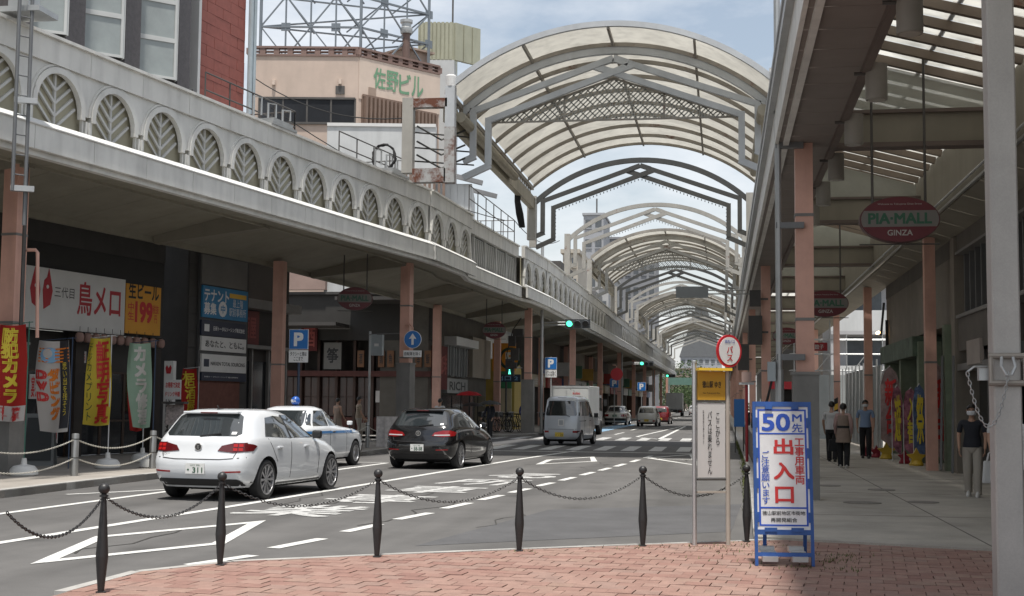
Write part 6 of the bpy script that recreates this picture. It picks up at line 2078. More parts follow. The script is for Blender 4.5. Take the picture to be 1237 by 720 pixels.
banner(158, 414, 182, 516, 185, (186, 567), 27.6, CGR, [('カメラ修理', .28, .80, .04, .95, CWH, .03)], 'pale green banner with white characters near the restaurant door', POLEB, .10)
banner(159, 440, 172, 520, 173, (170, 565), 30.0, CR, [('焼き鳥', .2, .8, .1, .8, INKY, .02)], 'narrow red banner half behind the pale green banner', POLEW, .0)
banner(222, 445, 238, 500, 239, (239, 530), 36.0, CR, [('大', .1, .5, .05, .25, INKY, .02), ('居酒屋', .25, .85, .1, .95, INKY, .02)], 'red banner with yellow characters right of the menu stand', POLEW, .0)
# black folding board
p = at_z(47, 562, .12)
t = thing('folding_board', 'black folding sidewalk board leaning behind the white banner', 'board', (p.x, p.y, .12), .35)
for s in (-1, 1):
    b = MB(); b.hexa([(-.35, s * .30 - .02, 0), (.35, s * .30 - .02, 0), (.35, s * .30 + .02, 0), (-.35, s * .30 + .02, 0), (-.30, s * .03 - .02, 1.15), (.30, s * .03 - .02, 1.15), (.30, s * .03 + .02, 1.15), (-.30, s * .03 + .02, 1.15)]); b.local('board_frame', M('grey_wood', (.16, .17, .17), .6), t)
    b = MB(); b.hexa([(-.29, s * .285 - s * -.02 - .01, .12), (.29, s * .285 - s * -.02 - .01, .12), (.29, s * .285 - s * -.02 + .01, .12), (-.29, s * .285 - s * -.02 + .01, .12), (-.26, s * .06 - s * -.02 - .01, 1.06), (.26, s * .06 - s * -.02 - .01, 1.06), (.26, s * .06 - s * -.02 + .01, 1.06), (-.26, s * .06 - s * -.02 + .01, 1.06)]); b.local('black_panel', M('chalk_black', (.03, .034, .036), .6), t)
# tall white restaurant sign and menu stand
p = at_y(204, 500, 34.5)
t = thing('standing_sign', 'tall narrow white standing sign with red bird emblem by the restaurant', 'sign', (p.x, p.y, .12))
b = MB(); b.box(p.x, p.y, .12, .26, .2, 2.55); b.part('sign_body', WHITE2, t)
b = MB(); b.prism([(-.06, -.1), (.06, -.1), (.09, .06), (.05, .14), (0, .05), (-.05, .14), (-.09, .06)], lambda u, v, d: V((p.x + u, p.y - .1 - d, 2.42 + v)), .002, .008); b.part('bird_emblem', LIT, t)
vtext(t, '三代目鳥メロ', V((p.x, p.y - .1, 1.25)), V((1, 0, 0)), .15, 1.6, BLACKT, .01)
p = at_y(211, 480, 33.5)
t = thing('menu_stand', 'white menu stand with red printed board and sloping menu tray', 'menu stand', (p.x, p.y, .12))
b = MB(); b.box(p.x - .05, p.y, 1.62, .44, .04, .52); b.part('board', WHITE2, t)
text(t, 'お得祭で決定', V((p.x - .05, p.y - .02, 2.0)), V((1, 0, 0)), Z3, .40, .15, REDT, .03)
text(t, 'ドリンク半額', V((p.x - .05, p.y - .02, 1.76)), V((1, 0, 0)), Z3, .40, .13, REDT, .03)
b = MB(); b.box(p.x + .05, p.y - .08, 1.50, .62, .32, .06); b.part('tray_top', DARKM, t)
b = MB(); b.hexa([(p.x - .12, p.y - .30, .95), (p.x + .36, p.y - .30, .95), (p.x + .36, p.y - .27, .95), (p.x - .12, p.y - .27, .95), (p.x - .2, p.y - .05, 1.48), (p.x + .28, p.y - .05, 1.48), (p.x + .28, p.y - .02, 1.48), (p.x - .2, p.y - .02, 1.48)]); b.part('menu_panel', M('menu_print', (.42, .36, .34), .5, var=.5, vs=14), t)
b = MB()
for dx in (-.18, .22): b.tube([(p.x + dx, p.y, .14), (p.x + dx, p.y, 1.55)], .018, 6)
b.part('stand_leg', DARKM, t)
# blue parking sign
SBLUE = M('traffic_blue', (.015, .15, .45), .35, var=.03)
def psign(px, py, w, Y, label, plate=None, pole_bot=.12, rnd_=False, size=.56):
    c = at_y(px, py, Y)
    t = thing('parking_sign', label, 'road sign', (c.x, c.y, pole_bot), 0, 'blue parking signs along the left kerb')
    b = MB(); b.tube([(c.x, c.y + .05, pole_bot), (c.x, c.y + .05, c.z + size * .55)], .038, 8); b.part('pole', POLEB if Y < 40 else GALV, t)
    b = MB(); b.box(c.x, c.y, c.z - size / 2, size, .02, size); b.part('sign_face', WHITE, t)
    b = MB(); b.box(c.x, c.y - .013, c.z - size / 2 + .012, size - .024, .006, size - .024); b.part('blue_field', SBLUE, t)
    text(t, 'P', V((c.x, c.y - .016, c.z)), V((1, 0, 0)), Z3, size * .42, size * .62, WHITE, .05, .003)
    if plate:
        b = MB(); b.box(c.x, c.y, c.z - size * 1.16, size, .02, size * .62); b.part('plate', WHITE, t)
        text(t, plate, V((c.x, c.y - .01, c.z - size * .85)), V((1, 0, 0)), Z3, size * .86, size * .46, BLACKT, .01)
    return t
psign(361, 410, 25, 36.0, 'blue parking sign with white plate on a pole in front of the brown pillar', 'タクシーと車は\nここまで')
psign(665.5, 439, 14, 63.6, 'blue parking sign behind the silver van', 'バスは除く', size=.58)
psign(742, 463, 10, 98, 'small blue parking sign farther up behind the white saloon', None, size=.65)
psign(775, 467, 10, 112, 'smallest blue parking sign above the small white hatchback', None, size=.7)
# blue arrow sign on the pillar
def rsign(px, py, Y, r, label, kind):
    c = at_y(px, py, Y)
    t = thing('road_sign', label, 'road sign', (c.x, c.y, c.z - r))
    b = MB()
    b.prism([(r * math.cos(k * .2244), r * math.sin(k * .2244)) for k in range(28)], lambda u, v, d: V((c.x + u, c.y + d, c.z + v)), -.0, .02); b.part('sign_rim', WHITE if kind != 'no' else M('sign_red'), t)
    b = MB()
    b.prism([(r * .95 * math.cos(k * .2244), r * .95 * math.sin(k * .2244)) for k in range(28)], lambda u, v, d: V((c.x + u, c.y + d, c.z + v)), -.008, -.001); b.part('sign_face', SBLUE if kind != 'no' else M('sign_red'), t)
    if kind == 'arrow':
        b = MB(); a = r
        b.prism([(-.13 * a, -.6 * a), (.13 * a, -.6 * a), (.13 * a, .1 * a), (.42 * a, .05 * a), (0, .68 * a), (-.42 * a, .05 * a), (-.13 * a, .1 * a)], lambda u, v, d: V((c.x + u, c.y + d, c.z + v)), -.014, -.009); b.part('arrow', WHITE, t)
        b = MB(); b.box(c.x, c.y, c.z - r - .29, .62, .02, .22); b.part('plate', WHITE, t)
        text(t, '自転車を除く', V((c.x, c.y - .01, c.z - r - .18)), V((1, 0, 0)), Z3, .54, .12, BLACKT, .01)
    b = MB(); b.tube([(c.x - .02, c.y + .05, c.z - r - .3), (c.x - .02, c.y + .05, c.z + r + .12), (c.x - .12, c.y + .1, c.z + r + .2), (c.x - .3, c.y + .15, c.z + r + .2)], .03, 8); b.part('bracket', PINK, t)
    return t
rsign(498.5, 410, 43.2, .30, 'round blue arrow sign with white plate fixed to the pink pillar', 'arrow')
rsign(745, 452, 96, .45, 'round red prohibition sign far up the left kerb', 'no')
# grey control box on a pole
p = at_y(456.5, 417, 46); q = at_y(447, 417, 46.1)
t = thing('control_box', 'pale grey signal control box on a thin pole left of the arrow sign', 'box', (q.x, q.y, .12))
b = MB(); b.tube([(q.x, q.y, .12), (q.x, q.y, p.z + .5)], .04, 8); b.part('pole', GALV, t)
b = MB(); b.box(p.x, p.y - .05, p.z - .37, .40, .28, .74); b.part('box_body', M('box_grey_blue', (.33, .37, .39), .5), t)
b = MB(); b.box(p.x, p.y - .2, p.z - .05, .16, .01, .1); b.part('label_plate', WHITE, t)
b = MB(); b.tube([(q.x - .05, q.y, 4.0), (q.x + 2.0, q.y - 1.5, 4.0)], .02, 6); b.part('stay', DARKM, t)
# small folding menu boards near the black car
for (px, py, lab) in ((463, 498, 'small white menu board left of the black hatchback'), (473, 504, 'second small white menu board touching the black hatchback')):
    p = at_y(px, py, 43.0)
    t = thing('folding_board', lab, 'board', (p.x, p.y, .12), .25)
    for s in (-1, 1):
        b = MB(); b.hexa([(-.22, s * .2 - .01, 0), (.22, s * .2 - .01, 0), (.22, s * .2 + .01, 0), (-.22, s * .2 + .01, 0), (-.22, s * .02 - .01, 1.0), (.22, s * .02 - .01, 1.0), (.22, s * .02 + .01, 1.0), (-.22, s * .02 + .01, 1.0)]); b.local('board_panel', M('menu_white', (.5, .47, .45), .6, var=.25, vs=9), t)
# hanging oval signs of the arcade
MAROON = M('oval_maroon', (.11, .014, .022), .45, var=.06)
OGREY = M('oval_band', (.16, .15, .14), .5, var=.08)
GLET = M('oval_green_letters', (.025, .10, .06), .5, var=0)
def oval(px, py, Y, w, h, label, rz=0.0, group='oval arcade signs hanging from the canopies'):
    c = at_y(px, py, Y)
    t = thing('hanging_oval_sign', label, 'sign', (c.x, c.y, c.z - h / 2), rz, group)
    d = V((math.cos(rz), math.sin(rz), 0)); n = V((d.y, -d.x, 0))
    P_ = lambda u, v, o: c + d * u + n * o + Z3 * v
    el = lambda k_, s_: [(w / 2 * k_ * math.cos(2 * math.pi * k / 40), h / 2 * k_ * math.sin(2 * math.pi * k / 40)) for k in range(40)]
    b = MB(); b.prism(el(1, 0), P_, -.10, .10); b.part('oval_body', M('oval_edge', (.09, .03, .03), .5), t)
    b = MB(); b.prism(el(.97, 0), P_, .10, .108); b.part('oval_face', MAROON, t)
    v0, v1 = -.16 * h, .19 * h
    ex = lambda v: w / 2 * .965 * math.sqrt(1 - (2 * v / h) ** 2)
    band = [(-ex(v0), v0), (ex(v0), v0)] + [(ex(v0 + (v1 - v0) * i / 5), v0 + (v1 - v0) * i / 5) for i in range(1, 6)] + [(-ex(v1 - (v1 - v0) * i / 5), v1 - (v1 - v0) * i / 5) for i in range(0, 5)]
    b = MB(); b.prism(band, P_, .108, .113); b.part('band', OGREY, t)
    text(t, 'PIA·MALL', P_(0, .02 * h, .113), d, Z3, w * .78, h * .22, GLET, .04)
    text(t, 'GINZA', P_(0, -.29 * h, .108), d, Z3, w * .31, h * .12, M('oval_letters', (.36, .35, .33), .6, var=0), .02)
    text(t, 'Welcome to Tokuyama Ginza Street', P_(0, .33 * h, .108), d, Z3, w * .55, h * .05, M('oval_letters'), .0)
    b = MB()
    for u in (-.33, .33): b.tube([P_(u * w, 0, 0), P_(u * w, (7.48 if c.x > 0 else 6.6) - c.z, 0)], .022, 6)
    b.part('hanger_rod', DARKM, t)
    b = MB(); b.tube([P_(-.5 * w, -h / 2 - .02, 0), P_(.5 * w, -h / 2 - .02, 0)], .012, 6); b.part('lower_rod', DARKM, t)
    return t
oval(1086, 266, 22.4, 1.28, .76, 'largest oval maroon arcade sign hanging on the right', 0)
oval(997, 367, 38.5, 1.28, .76, 'oval maroon sign partly behind the near pink right pillar', 0)
oval(950, 406, 62, 1.28, .78, 'farthest oval maroon sign left of the pink right pillar', 0)
oval(429, 361, 42, 1.15, .76, 'oval maroon arcade sign hanging over the left pavement above the P sign', .17)
oval(597, 399, 61, 1.1, .78, 'small oval maroon sign under the left canopy near the corner', .1)
# ------------------------------------------------------------------ left corner block behind the side street
def wallmat(n, c=None, **k): return M(n, c, .75, **k)
WF = Plane(-24, 58.6, 1, 0)
WM = Plane(-12.9, 58.6, .02, 1)
rb = thing('corner_restaurants', 'row of dark brown restaurant fronts facing the side street at left', 'building', (-18, 60, .12))
b = MB(); b.pbox(WF, 0, 11.1, .12, 6.4, -1.9, -.9); b.part('rear_wall', DBRN, rb)
b = MB(); b.pbox(WF, 0, 11.1, 4.4, 6.5, -.9, -.05); b.part('upper_wall', wallmat('upper_dark', (.032, .03, .027), var=.15), rb)
b = MB(); b.pbox(WF, 0, 11.1, 6.5, 6.62, -1.9, .1); b.part('roof_slab', DGRY, rb)
REDB = wallmat('red_brown_wall', (.085, .026, .02), var=.2, vs=2)
b = MB(); b.pbox(WF, 7.2, 11.0, 6.05, 6.2, 0, 2.6); b.pbox(WF, 0, 7.15, 4.95, 5.1, 0, 2.2); b.part('added_shade_slab', DGRY, rb)  # slabs added only to keep the sun off the restaurant wall
b = MB(); b.pbox(WF, 4.2, 11.0, 2.75, 3.0, -.5, .1); b.part('red_beam', REDB, rb)
b = MB(); b.pbox(WF, 4.0, 11.0, .3, .9, -.9, -.3); b.part('low_wall', REDB, rb)
for k in range(9):
    a = 3.9 + k * .85
    b = MB(); b.pbox(WF, a, a + .12, .12, 4.4, -.6, -.2); b.part('timber_post', wallmat('timber', (.06, .035, .027), var=.2, vs=4), rb)
for k in range(8):
    a = 4.05 + k * .85
    b = MB(); b.pbox(WF, a, a + .66, .95, 2.7, -.5, -.46); b.part('window', M('brown_glass', (.05, .022, .016), .2, var=.3, vs=2), rb)
    b = MB(); b.pbox(WF, a, a + .66, 1.8, 1.84, -.46, -.43); b.pbox(WF, a + .31, a + .35, .95, 2.7, -.46, -.42); b.part('glazing_bar', wallmat('timber', (.15, .075, .05)), rb)
ORS = M('amber_panel', (.17, .075, .03), .6, var=.15, vs=3)
for i, (x0, x1) in enumerate(((398, 406), (432, 440), (457, 464.5), (468, 476), (502, 509.5), (513, 521))):
    q = board(rb, WF, x0, 423.5, x1, 443.5, ORS, .05, .08, 'amber_sign')
    ptext(rb, WF, '肴酒鶏魚串飯'[i], q[0] + .07, q[1] - .07, q[2] + .15, q[3] - .15, .05, BLACKT, .01)
q = board(rb, WF, 392, 414, 413, 446, wallmat('calligraphy_board', (.17, .165, .155)), .1, .08)
ptext(rb, WF, '筝', q[0] + .15, q[1] - .15, q[2] + .3, q[3] - .25, .1, BLACKT, .03)
for (x0, y0, x1, y1, m_) in ((303, 405, 330, 440, wallmat('dull_red_sign', (.10, .014, .014))), (365, 390, 384, 424, wallmat('dull_red_sign', (.10, .014, .014)))):
    q = board(rb, WF, x0, y0, x1, y1, m_, .12, .1)
    ptext(rb, WF, '焼肉' if x0 < 310 else '酒', q[0] + .1, q[1] - .1, q[2] + .2, q[3] - .2, .12, M('faded_red'), .02)
for (x0, y0, x1, y1) in ((452, 472, 459, 486), (464, 478, 472, 492)):
    board(rb, WF, x0, y0, x1, y1, POSTER, -.25, .03, 'poster')
# pale house wall glimpsed above
pk = thing('pink_house', 'pale pink house wall seen under the left canopy above the shop signs', 'building', (-20, 57.5, 6))
q = board(pk, Plane(-26, 58.4, 1, 0), 320, 326, 393, 350, M('pale_pink_wall', (.30, .215, .185), .8), 0, .3, 'wall')
# main street side of the corner block
ms = thing('street_side_shop', 'narrow shop wall with white awning box and sign beyond the brown inner pillar', 'building', WM.pt(6, .12))
b = MB(); b.pbox(WM, .02, 13.4, .12, 6.4, -2.5, -.25); b.part('wall', wallmat('dark_beige', (.10, .09, .075), var=.2), ms)
b = MB(); b.pbox(WM, 8.6, 13.4, 2.9, 5.0, -.25, .0); b.part('beige_wall', wallmat('beige_tile', (.27, .235, .19), var=.1), ms)
b = MB(); b.pbox(WM, 3.2, 8.4, 4.35, 4.75, -.25, .35); b.part('awning_box', WHITE2, ms)
for k in range(4):
    b = MB(); b.pbox(WM, 3.3 + k * 1.25, 4.4 + k * 1.25, 2.9, 4.3, -.25, -.12); g = b.part('window', M('shop_window', (.07, .075, .075), .15, var=.4, vs=2), ms)
    b = MB(); b.pbox(WM, 3.22 + k * 1.25, 3.3 + k * 1.25, 2.85, 4.35, -.25, -.05); b.pbox(WM, 3.85 + k * 1.25, 3.9 + k * 1.25, 2.9, 4.3, -.12, -.07); b.part('frame', GALV, g)
b = MB(); b.pbox(WM, 2.6, 7.2, 2.05, 2.75, -.25, .05); b.part('sign_board', M('dim_white_sign', (.28, .28, .27), .6), ms)
ptext(ms, WM, 'RICH', 3.1, 6.6, 2.2, 2.6, .05, BLACKT, .02)
b = MB(); b.pbox(WM, .6, 2.4, 2.2, 4.2, -.25, .1); b.part('red_sign', wallmat('dull_red_sign'), ms)
ptext(ms, WM, '珈琲', .8, 2.2, 2.9, 3.8, .1, M('faded_red'), .02)
for k in range(5):
    b = MB(); b.pbox(WM, 2.6 + k * 2.1, 4.5 + k * 2.1, .2, 1.95, -.25, -.18); b.part('shop_glass', DGLASS, ms)
# ------------------------------------------------------------------ parking yard: white building, green gate, orange sign
yb_ = thing('white_apartment', 'white apartment building with balconies standing behind the parking yard', 'building', (-19, 100, 0))
PY = Plane(-37, 80, 1, 0)
b = MB(); b.pbox(PY, 0, 24, 0, 9.4, -3, 0); b.part('wall', WALLW, yb_)
for f in range(3):
    b = MB(); b.pbox(PY, .5, 24, 2.9 + f * 2.9, 3.9 + f * 2.9, .0, 1.1); b.part('balcony', WHITE2, yb_)
    for k in range(6):
        b = MB(); b.pbox(PY, 1.2 + k * 3.8, 3.4 + k * 3.8, .9 + f * 2.9, 2.7 + f * 2.9, -.05, .02); b.part('window', M('flat_window', (.10, .11, .12), .2, var=.2), yb_)
gt = thing('green_gate', 'green and yellow kiosk shed with arched front in the parking yard', 'kiosk', (-12.4, 74, .12))
G1 = M('kiosk_green', (.04, .2, .09), .5); G2 = M('kiosk_yellow', (.36, .26, .06), .5)
p0, p1 = at_y(590, 520, 74), at_y(621, 520, 74)
def archbox(x0, x1, zt, y, th, mat, nm):
    b = MB()
    r = .6
    poly = [(x0, .12), (x1, .12), (x1, zt - r)] + [(x1 - r + r * math.cos(a), zt - r + r * math.sin(a)) for a in (.4, .8, 1.2, 1.57)] + [(x0, zt)]
    b.prism(poly, lambda u, v, d: V((u, y + d, v)), 0, th); b.part(nm, mat, gt)
archbox(p0.x - .9, p1.x, 4.1, 74, 2.5, G2, 'kiosk_shell'); archbox(p0.x + .5, p1.x - .16, 3.92, 73.9, .12, G1, 'green_front')
b = MB(); b.box((p0.x + p1.x) / 2 + .1, 73.8, .12, 1.0, .12, 2.3); b.part('door', M('kiosk_door', (.42, .36, .24), .5), gt)
b = MB(); b.box(p0.x - .1, 73.95, .5, .7, .1, 2.6); b.part('side_panel', G2, gt)
# orange round parking sign
c = at_y(611, 432, 72.6)
t = thing('orange_parking_sign', 'orange square sign with black ringed P over the parking yard', 'sign', (c.x, c.y, .12))
b = MB(); b.box(c.x - .1, c.y + .05, c.z - .75, 1.3, .2, 1.55); b.part('orange_panel', M('sign_orange', (.62, .24, .015), .5), t)
disc(c + V((.25, -.06, -.05)), V((1, 0, 0)), V((0, -1, 0)), .62, -.02, .01).part('green_ring', M('ring_black', (.015, .05, .03), .5), t)
disc(c + V((.25, -.06, -.05)), V((1, 0, 0)), V((0, -1, 0)), .47, .0, .02).part('ring_face', M('sign_orange'), t)
text(t, 'P', c + V((.25, -.09, -.05)), V((1, 0, 0)), Z3, .42, .62, M('sign_cream', (.6, .6, .5), .5), .05)
b = MB(); b.tube([(c.x, c.y + .2, .12), (c.x, c.y + .2, c.z - .7)], .06, 8); b.part('pole', DARKM, t)
b = MB(); b.box(c.x + .1, c.y, c.z - 1.35, 1.5, .12, .42); b.part('lower_plate', M('plate_blue_black', (.02, .04, .07), .5), t)
text(t, '出口 2', c + V((.1, -.06, -1.14)), V((1, 0, 0)), Z3, 1.2, .26, M('ink_light_blue'), .02)
# bicycles
def bicycle():
    t = thing('bicycle', 'x', 'bicycle', (0, 0, 0), 0, 'bicycles parked at the corner by the brown pillar base')
    BF = M('bike_frame', (.03, .035, .04), .35, var=0)
    for yy in (0, 1.05):
        b = MB(); m_ = 20
        vs, fs = [], []
        for i in range(m_):
            a = 2 * math.pi * i / m_
            for j in range(5):
                e = 2 * math.pi * j / 5
                r = .31 + .018 * math.cos(e)
                vs.append((.018 * math.sin(e), yy + r * math.cos(a), .33 + r * math.sin(a)))
        for i in range(m_):
            for j in range(5): fs.append((i * 5 + j, ((i + 1) % m_) * 5 + j, ((i + 1) % m_) * 5 + (j + 1) % 5, i * 5 + (j + 1) % 5))
        b.add(vs, fs); w_ = b.local('wheel', TYRE, t, True)
        b = MB()
        for k in range(7):
            a = math.pi * k / 7; d = V((0, math.cos(a), math.sin(a))) * .30; c = V((0, yy, .33)); b.beam(c - d, c + d, .005, .005, V((1, 0, 0)))
        b.local('spoke', GALV, w_)
    b = MB()
    S, H_, Bk, Rr, Fr = (0, .30, .80), (0, .86, .86), (0, .46, .30), (0, 0, .33), (0, 1.05, .33)
    for p, q in ((S, Bk), (Bk, H_), (S, (0, .88, .78)), (S, Rr), (Bk, Rr), (H_, Fr)): b.tube([p, q], .017, 6)
    b.local('frame', BF, t)
    b = MB(); b.tube([(0, .86, .86), (0, .82, 1.02)], .014, 6); b.tube([(-.28, .70, 1.0), (-.1, .82, 1.03), (.1, .82, 1.03), (.28, .70, 1.0)], .013, 6); b.local('handlebar', GALV, t)
    b = MB(); b.lathe([(.02, .80), (.02, .90)], 0, .29, 6); b.box(0, .26, .90, .16, .25, .06); b.local('saddle', BLACKR, t)
    b = MB(); b.box(0, 1.02, .78, .34, .26, .24); b.local('basket', M('basket_wire', (.18, .18, .18), .5, metal=.4), t)
    b = MB(); b.tube([(0, .46, .30), (.12, .46, .22)], .015, 5); b.tube([(0, .46, .30), (-.12, .46, .38)], .015, 5); b.local('crank', GALV, t)
    return t
bk = bicycle()
for i, (x, y, rz) in enumerate(((-11.35, 66.3, .9), (-10.9, 66.9, .75), (-10.55, 66.2, .8), (-10.2, 66.8, .7), (-9.95, 66.1, .85), (-8.95, 66.6, .2))):
    o = bk if i == 0 else dup(bk)
    o.location = (x, y, .12); o.rotation_euler = (0, 0, rz); ROOTM[o.name] = Matrix.Translation(o.location) @ Matrix.Rotation(rz, 4, 'Z')
    o['label'] = 'dark parked bicycle, ' + ['leftmost of the cluster left of the brown pillar base', 'second from left in the cluster', 'third from left in the cluster', 'fourth from left in the cluster', 'fifth, touching the brown pillar base', 'the one right of the brown pillar base'][i]
# umbrellas as shop parasols
def umbrella(px, py, Y, r, mat, label, cat='umbrella'):
    c = at_y(px, py, Y)
    t = thing('umbrella', label, cat, (c.x, c.y, 0.12))
    b = MB(); n = 16; vs = [(c.x, c.y, c.z + r * .35)]
    for k in range(n):
        a = 2 * math.pi * k / n
        rr = r * (1 if k % 2 == 0 else .96)
        vs.append((c.x + rr * .6 * math.cos(a), c.y + rr * .6 * math.sin(a), c.z + r * .24))
    for k in range(n):
        a = 2 * math.pi * k / n
        rr = r * (1 if k % 2 == 0 else .93)
        vs.append((c.x + rr * math.cos(a), c.y + rr * math.sin(a), c.z + (0 if k % 2 == 0 else .03)))
    fs = [(0, 1 + k, 1 + (k + 1) % n) for k in range(n)] + [(1 + k, 1 + n + k, 1 + n + (k + 1) % n, 1 + (k + 1) % n) for k in range(n)]
    b.add(vs, fs); b.part('canopy', mat, t, True, 80)
    b = MB(); b.tube([(c.x, c.y, c.z - .75), (c.x, c.y, c.z + r * .42)], .012, 6); b.part('shaft', DARKM, t)
    b = MB()
    for k in range(0, n, 2): b.tube([vs[0], vs[1 + k], vs[1 + n + k]], .006, 4, False)
    b.part('rib', DARKM, t)
    return t
umbrella(566.5, 478, 58.0, .62, M('umbrella_red', (.42, .012, .018), .6, tl=.2), 'bright red umbrella above the black hatchback roof')
umbrella(592, 489, 56.6, .55, M('umbrella_black', (.03, .032, .03), .6), 'black umbrella held over a person in dark clothes')
umbrella(571, 491, 58.6, .55, M('umbrella_black'), 'black umbrella beside and behind the other black one')
# ------------------------------------------------------------------ traffic signals
SIGB = M('signal_body', (.22, .24, .25), .5, var=.05); SIGD = M('signal_lens_dark', (.03, .025, .02), .3, var=0)
GON = M('signal_green_lit', (.02, .5, .25), .3, var=0, emit=(.08, 1, .48), es=2.2)
def signal(x, y, z, arm_to, label, lit=True, back=False):
    t = thing('traffic_signal', label, 'traffic light', (x, y, z), 0, 'horizontal traffic signals over the street')
    b = MB(); b.box(x, y, z - .22, 1.25, .16, .44)
    o = b.part('signal_housing', SIGB if back else M('signal_dark_body', (.05, .055, .06), .5), t)
    for k in range(3):
        c = V((x - .41 + k * .41, y + (.085 if back else -.085), z))
        disc(c, V((1, 0, 0)), V((0, 1 if back else -1, 0)), .15, -.01, .02).part('lens', GON if (k == 0 and lit) else SIGD, t)
        b = MB(); vs = []
        for i in range(9):
            a = math.pi * i / 8
            vs += [c + V((.165 * math.cos(a), 0, .165 * math.sin(a))), c + V((.165 * math.cos(a), .25 if back else -.25, .15 * math.sin(a) - .03))]
        b.add(vs, [(2 * i, 2 * i + 2, 2 * i + 3, 2 * i + 1) for i in range(8)]); b.part('visor', M('signal_dark_body'), t)
    b = MB()
    for dz in (.08, -.06): b.tube([(x + (.6 if arm_to[0] > x else -.6), y + .1, z + dz), (arm_to[0], arm_to[1], z + dz)], .028, 6)
    b.part('arm', GALV, t)
    if arm_to[2] is not None:
        b = MB(); b.tube([(arm_to[0], arm_to[1], .1), (arm_to[0], arm_to[1], arm_to[2])], .08, 10); b.part('pole', GALV, t)
    return t
c = at_y(698, 391, 66); signal(c.x, c.y, c.z, (-9.0, 66.2, 9.6), 'green lit traffic light on a long arm above the silver van')
c = at_y(781, 439, 120); signal(c.x, c.y, c.z, (-9.0, 120.2, 6.5), 'green lit traffic light second along the street above the small white hatchback')
c = at_y(810, 454, 175); signal(c.x, c.y, c.z, (-9.0, 175.2, 6.2), 'green lit traffic light smallest and farthest along the street')
c = at_y(836, 353, 52); signal(c.x, c.y, c.z, (1.3, 52.2, None), 'grey traffic light seen from behind hanging from the right arcade', False, True)
c = at_y(616, 444, 64.5)
t = thing('pedestrian_signal', 'pedestrian signal with green walking figure lit left of the brown pillar base', 'traffic light', (c.x, c.y, c.z - .5))
b = MB(); b.box(c.x, c.y, c.z - .42, .42, .22, .84); b.part('signal_housing', M('signal_dark_body'), t)
b = MB(); b.box(c.x, c.y - .115, c.z + .05, .28, .02, .28); b.part('red_lens', SIGD, t)
b = MB(); b.box(c.x, c.y - .115, c.z - .35, .28, .02, .28); b.part('green_lens', M('walk_green_field', (.01, .10, .06), .4, var=0), t)
b = MB(); q = c + V((0, -.13, -.21))
b.prism([(-.05, -.12), (-.02, -.12), (0, -.03), (.03, -.12), (.06, -.12), (.03, .0), (.03, .05), (-.03, .05), (-.03, 0)], lambda u, v, d: q + V((u, d, v)), -.004, .004)
b.prism([(.03 * math.cos(k * .785), .09 + .03 * math.sin(k * .785)) for k in range(8)], lambda u, v, d: q + V((u, d, v)), -.004, .004)
b.part('walking_figure', M('walk_green', (.05, .6, .4), .4, var=0, emit=(.15, 1, .7), es=2.0), t)
b = MB(); b.tube([(c.x + .2, c.y + .15, c.z), (-9.8, 64.9, c.z)], .03, 6); b.part('bracket', GALV, t)
t = thing('signal_controller', 'tangle of grey signal boxes and cables on the brown based pillar', 'box', (-10.0, 64.6, 3.6))
for (dx, z, sx, sz) in ((-.35, 3.7, .4, .6), (-.5, 4.4, .34, .5), (-.2, 4.9, .5, .35), (-.4, 3.3, .3, .3)):
    b = MB(); b.box(-9.75 + dx, 64.5, z, sx, .3, sz); b.part('box_body', DGRY, t)
b = MB(); b.tube([(-10.4, 64.5, 3.2), (-10.5, 64.4, 4.0), (-10.2, 64.4, 5.2), (-9.8, 64.5, 5.8)], .025, 6); b.part('cable_run', BLACKR, t)
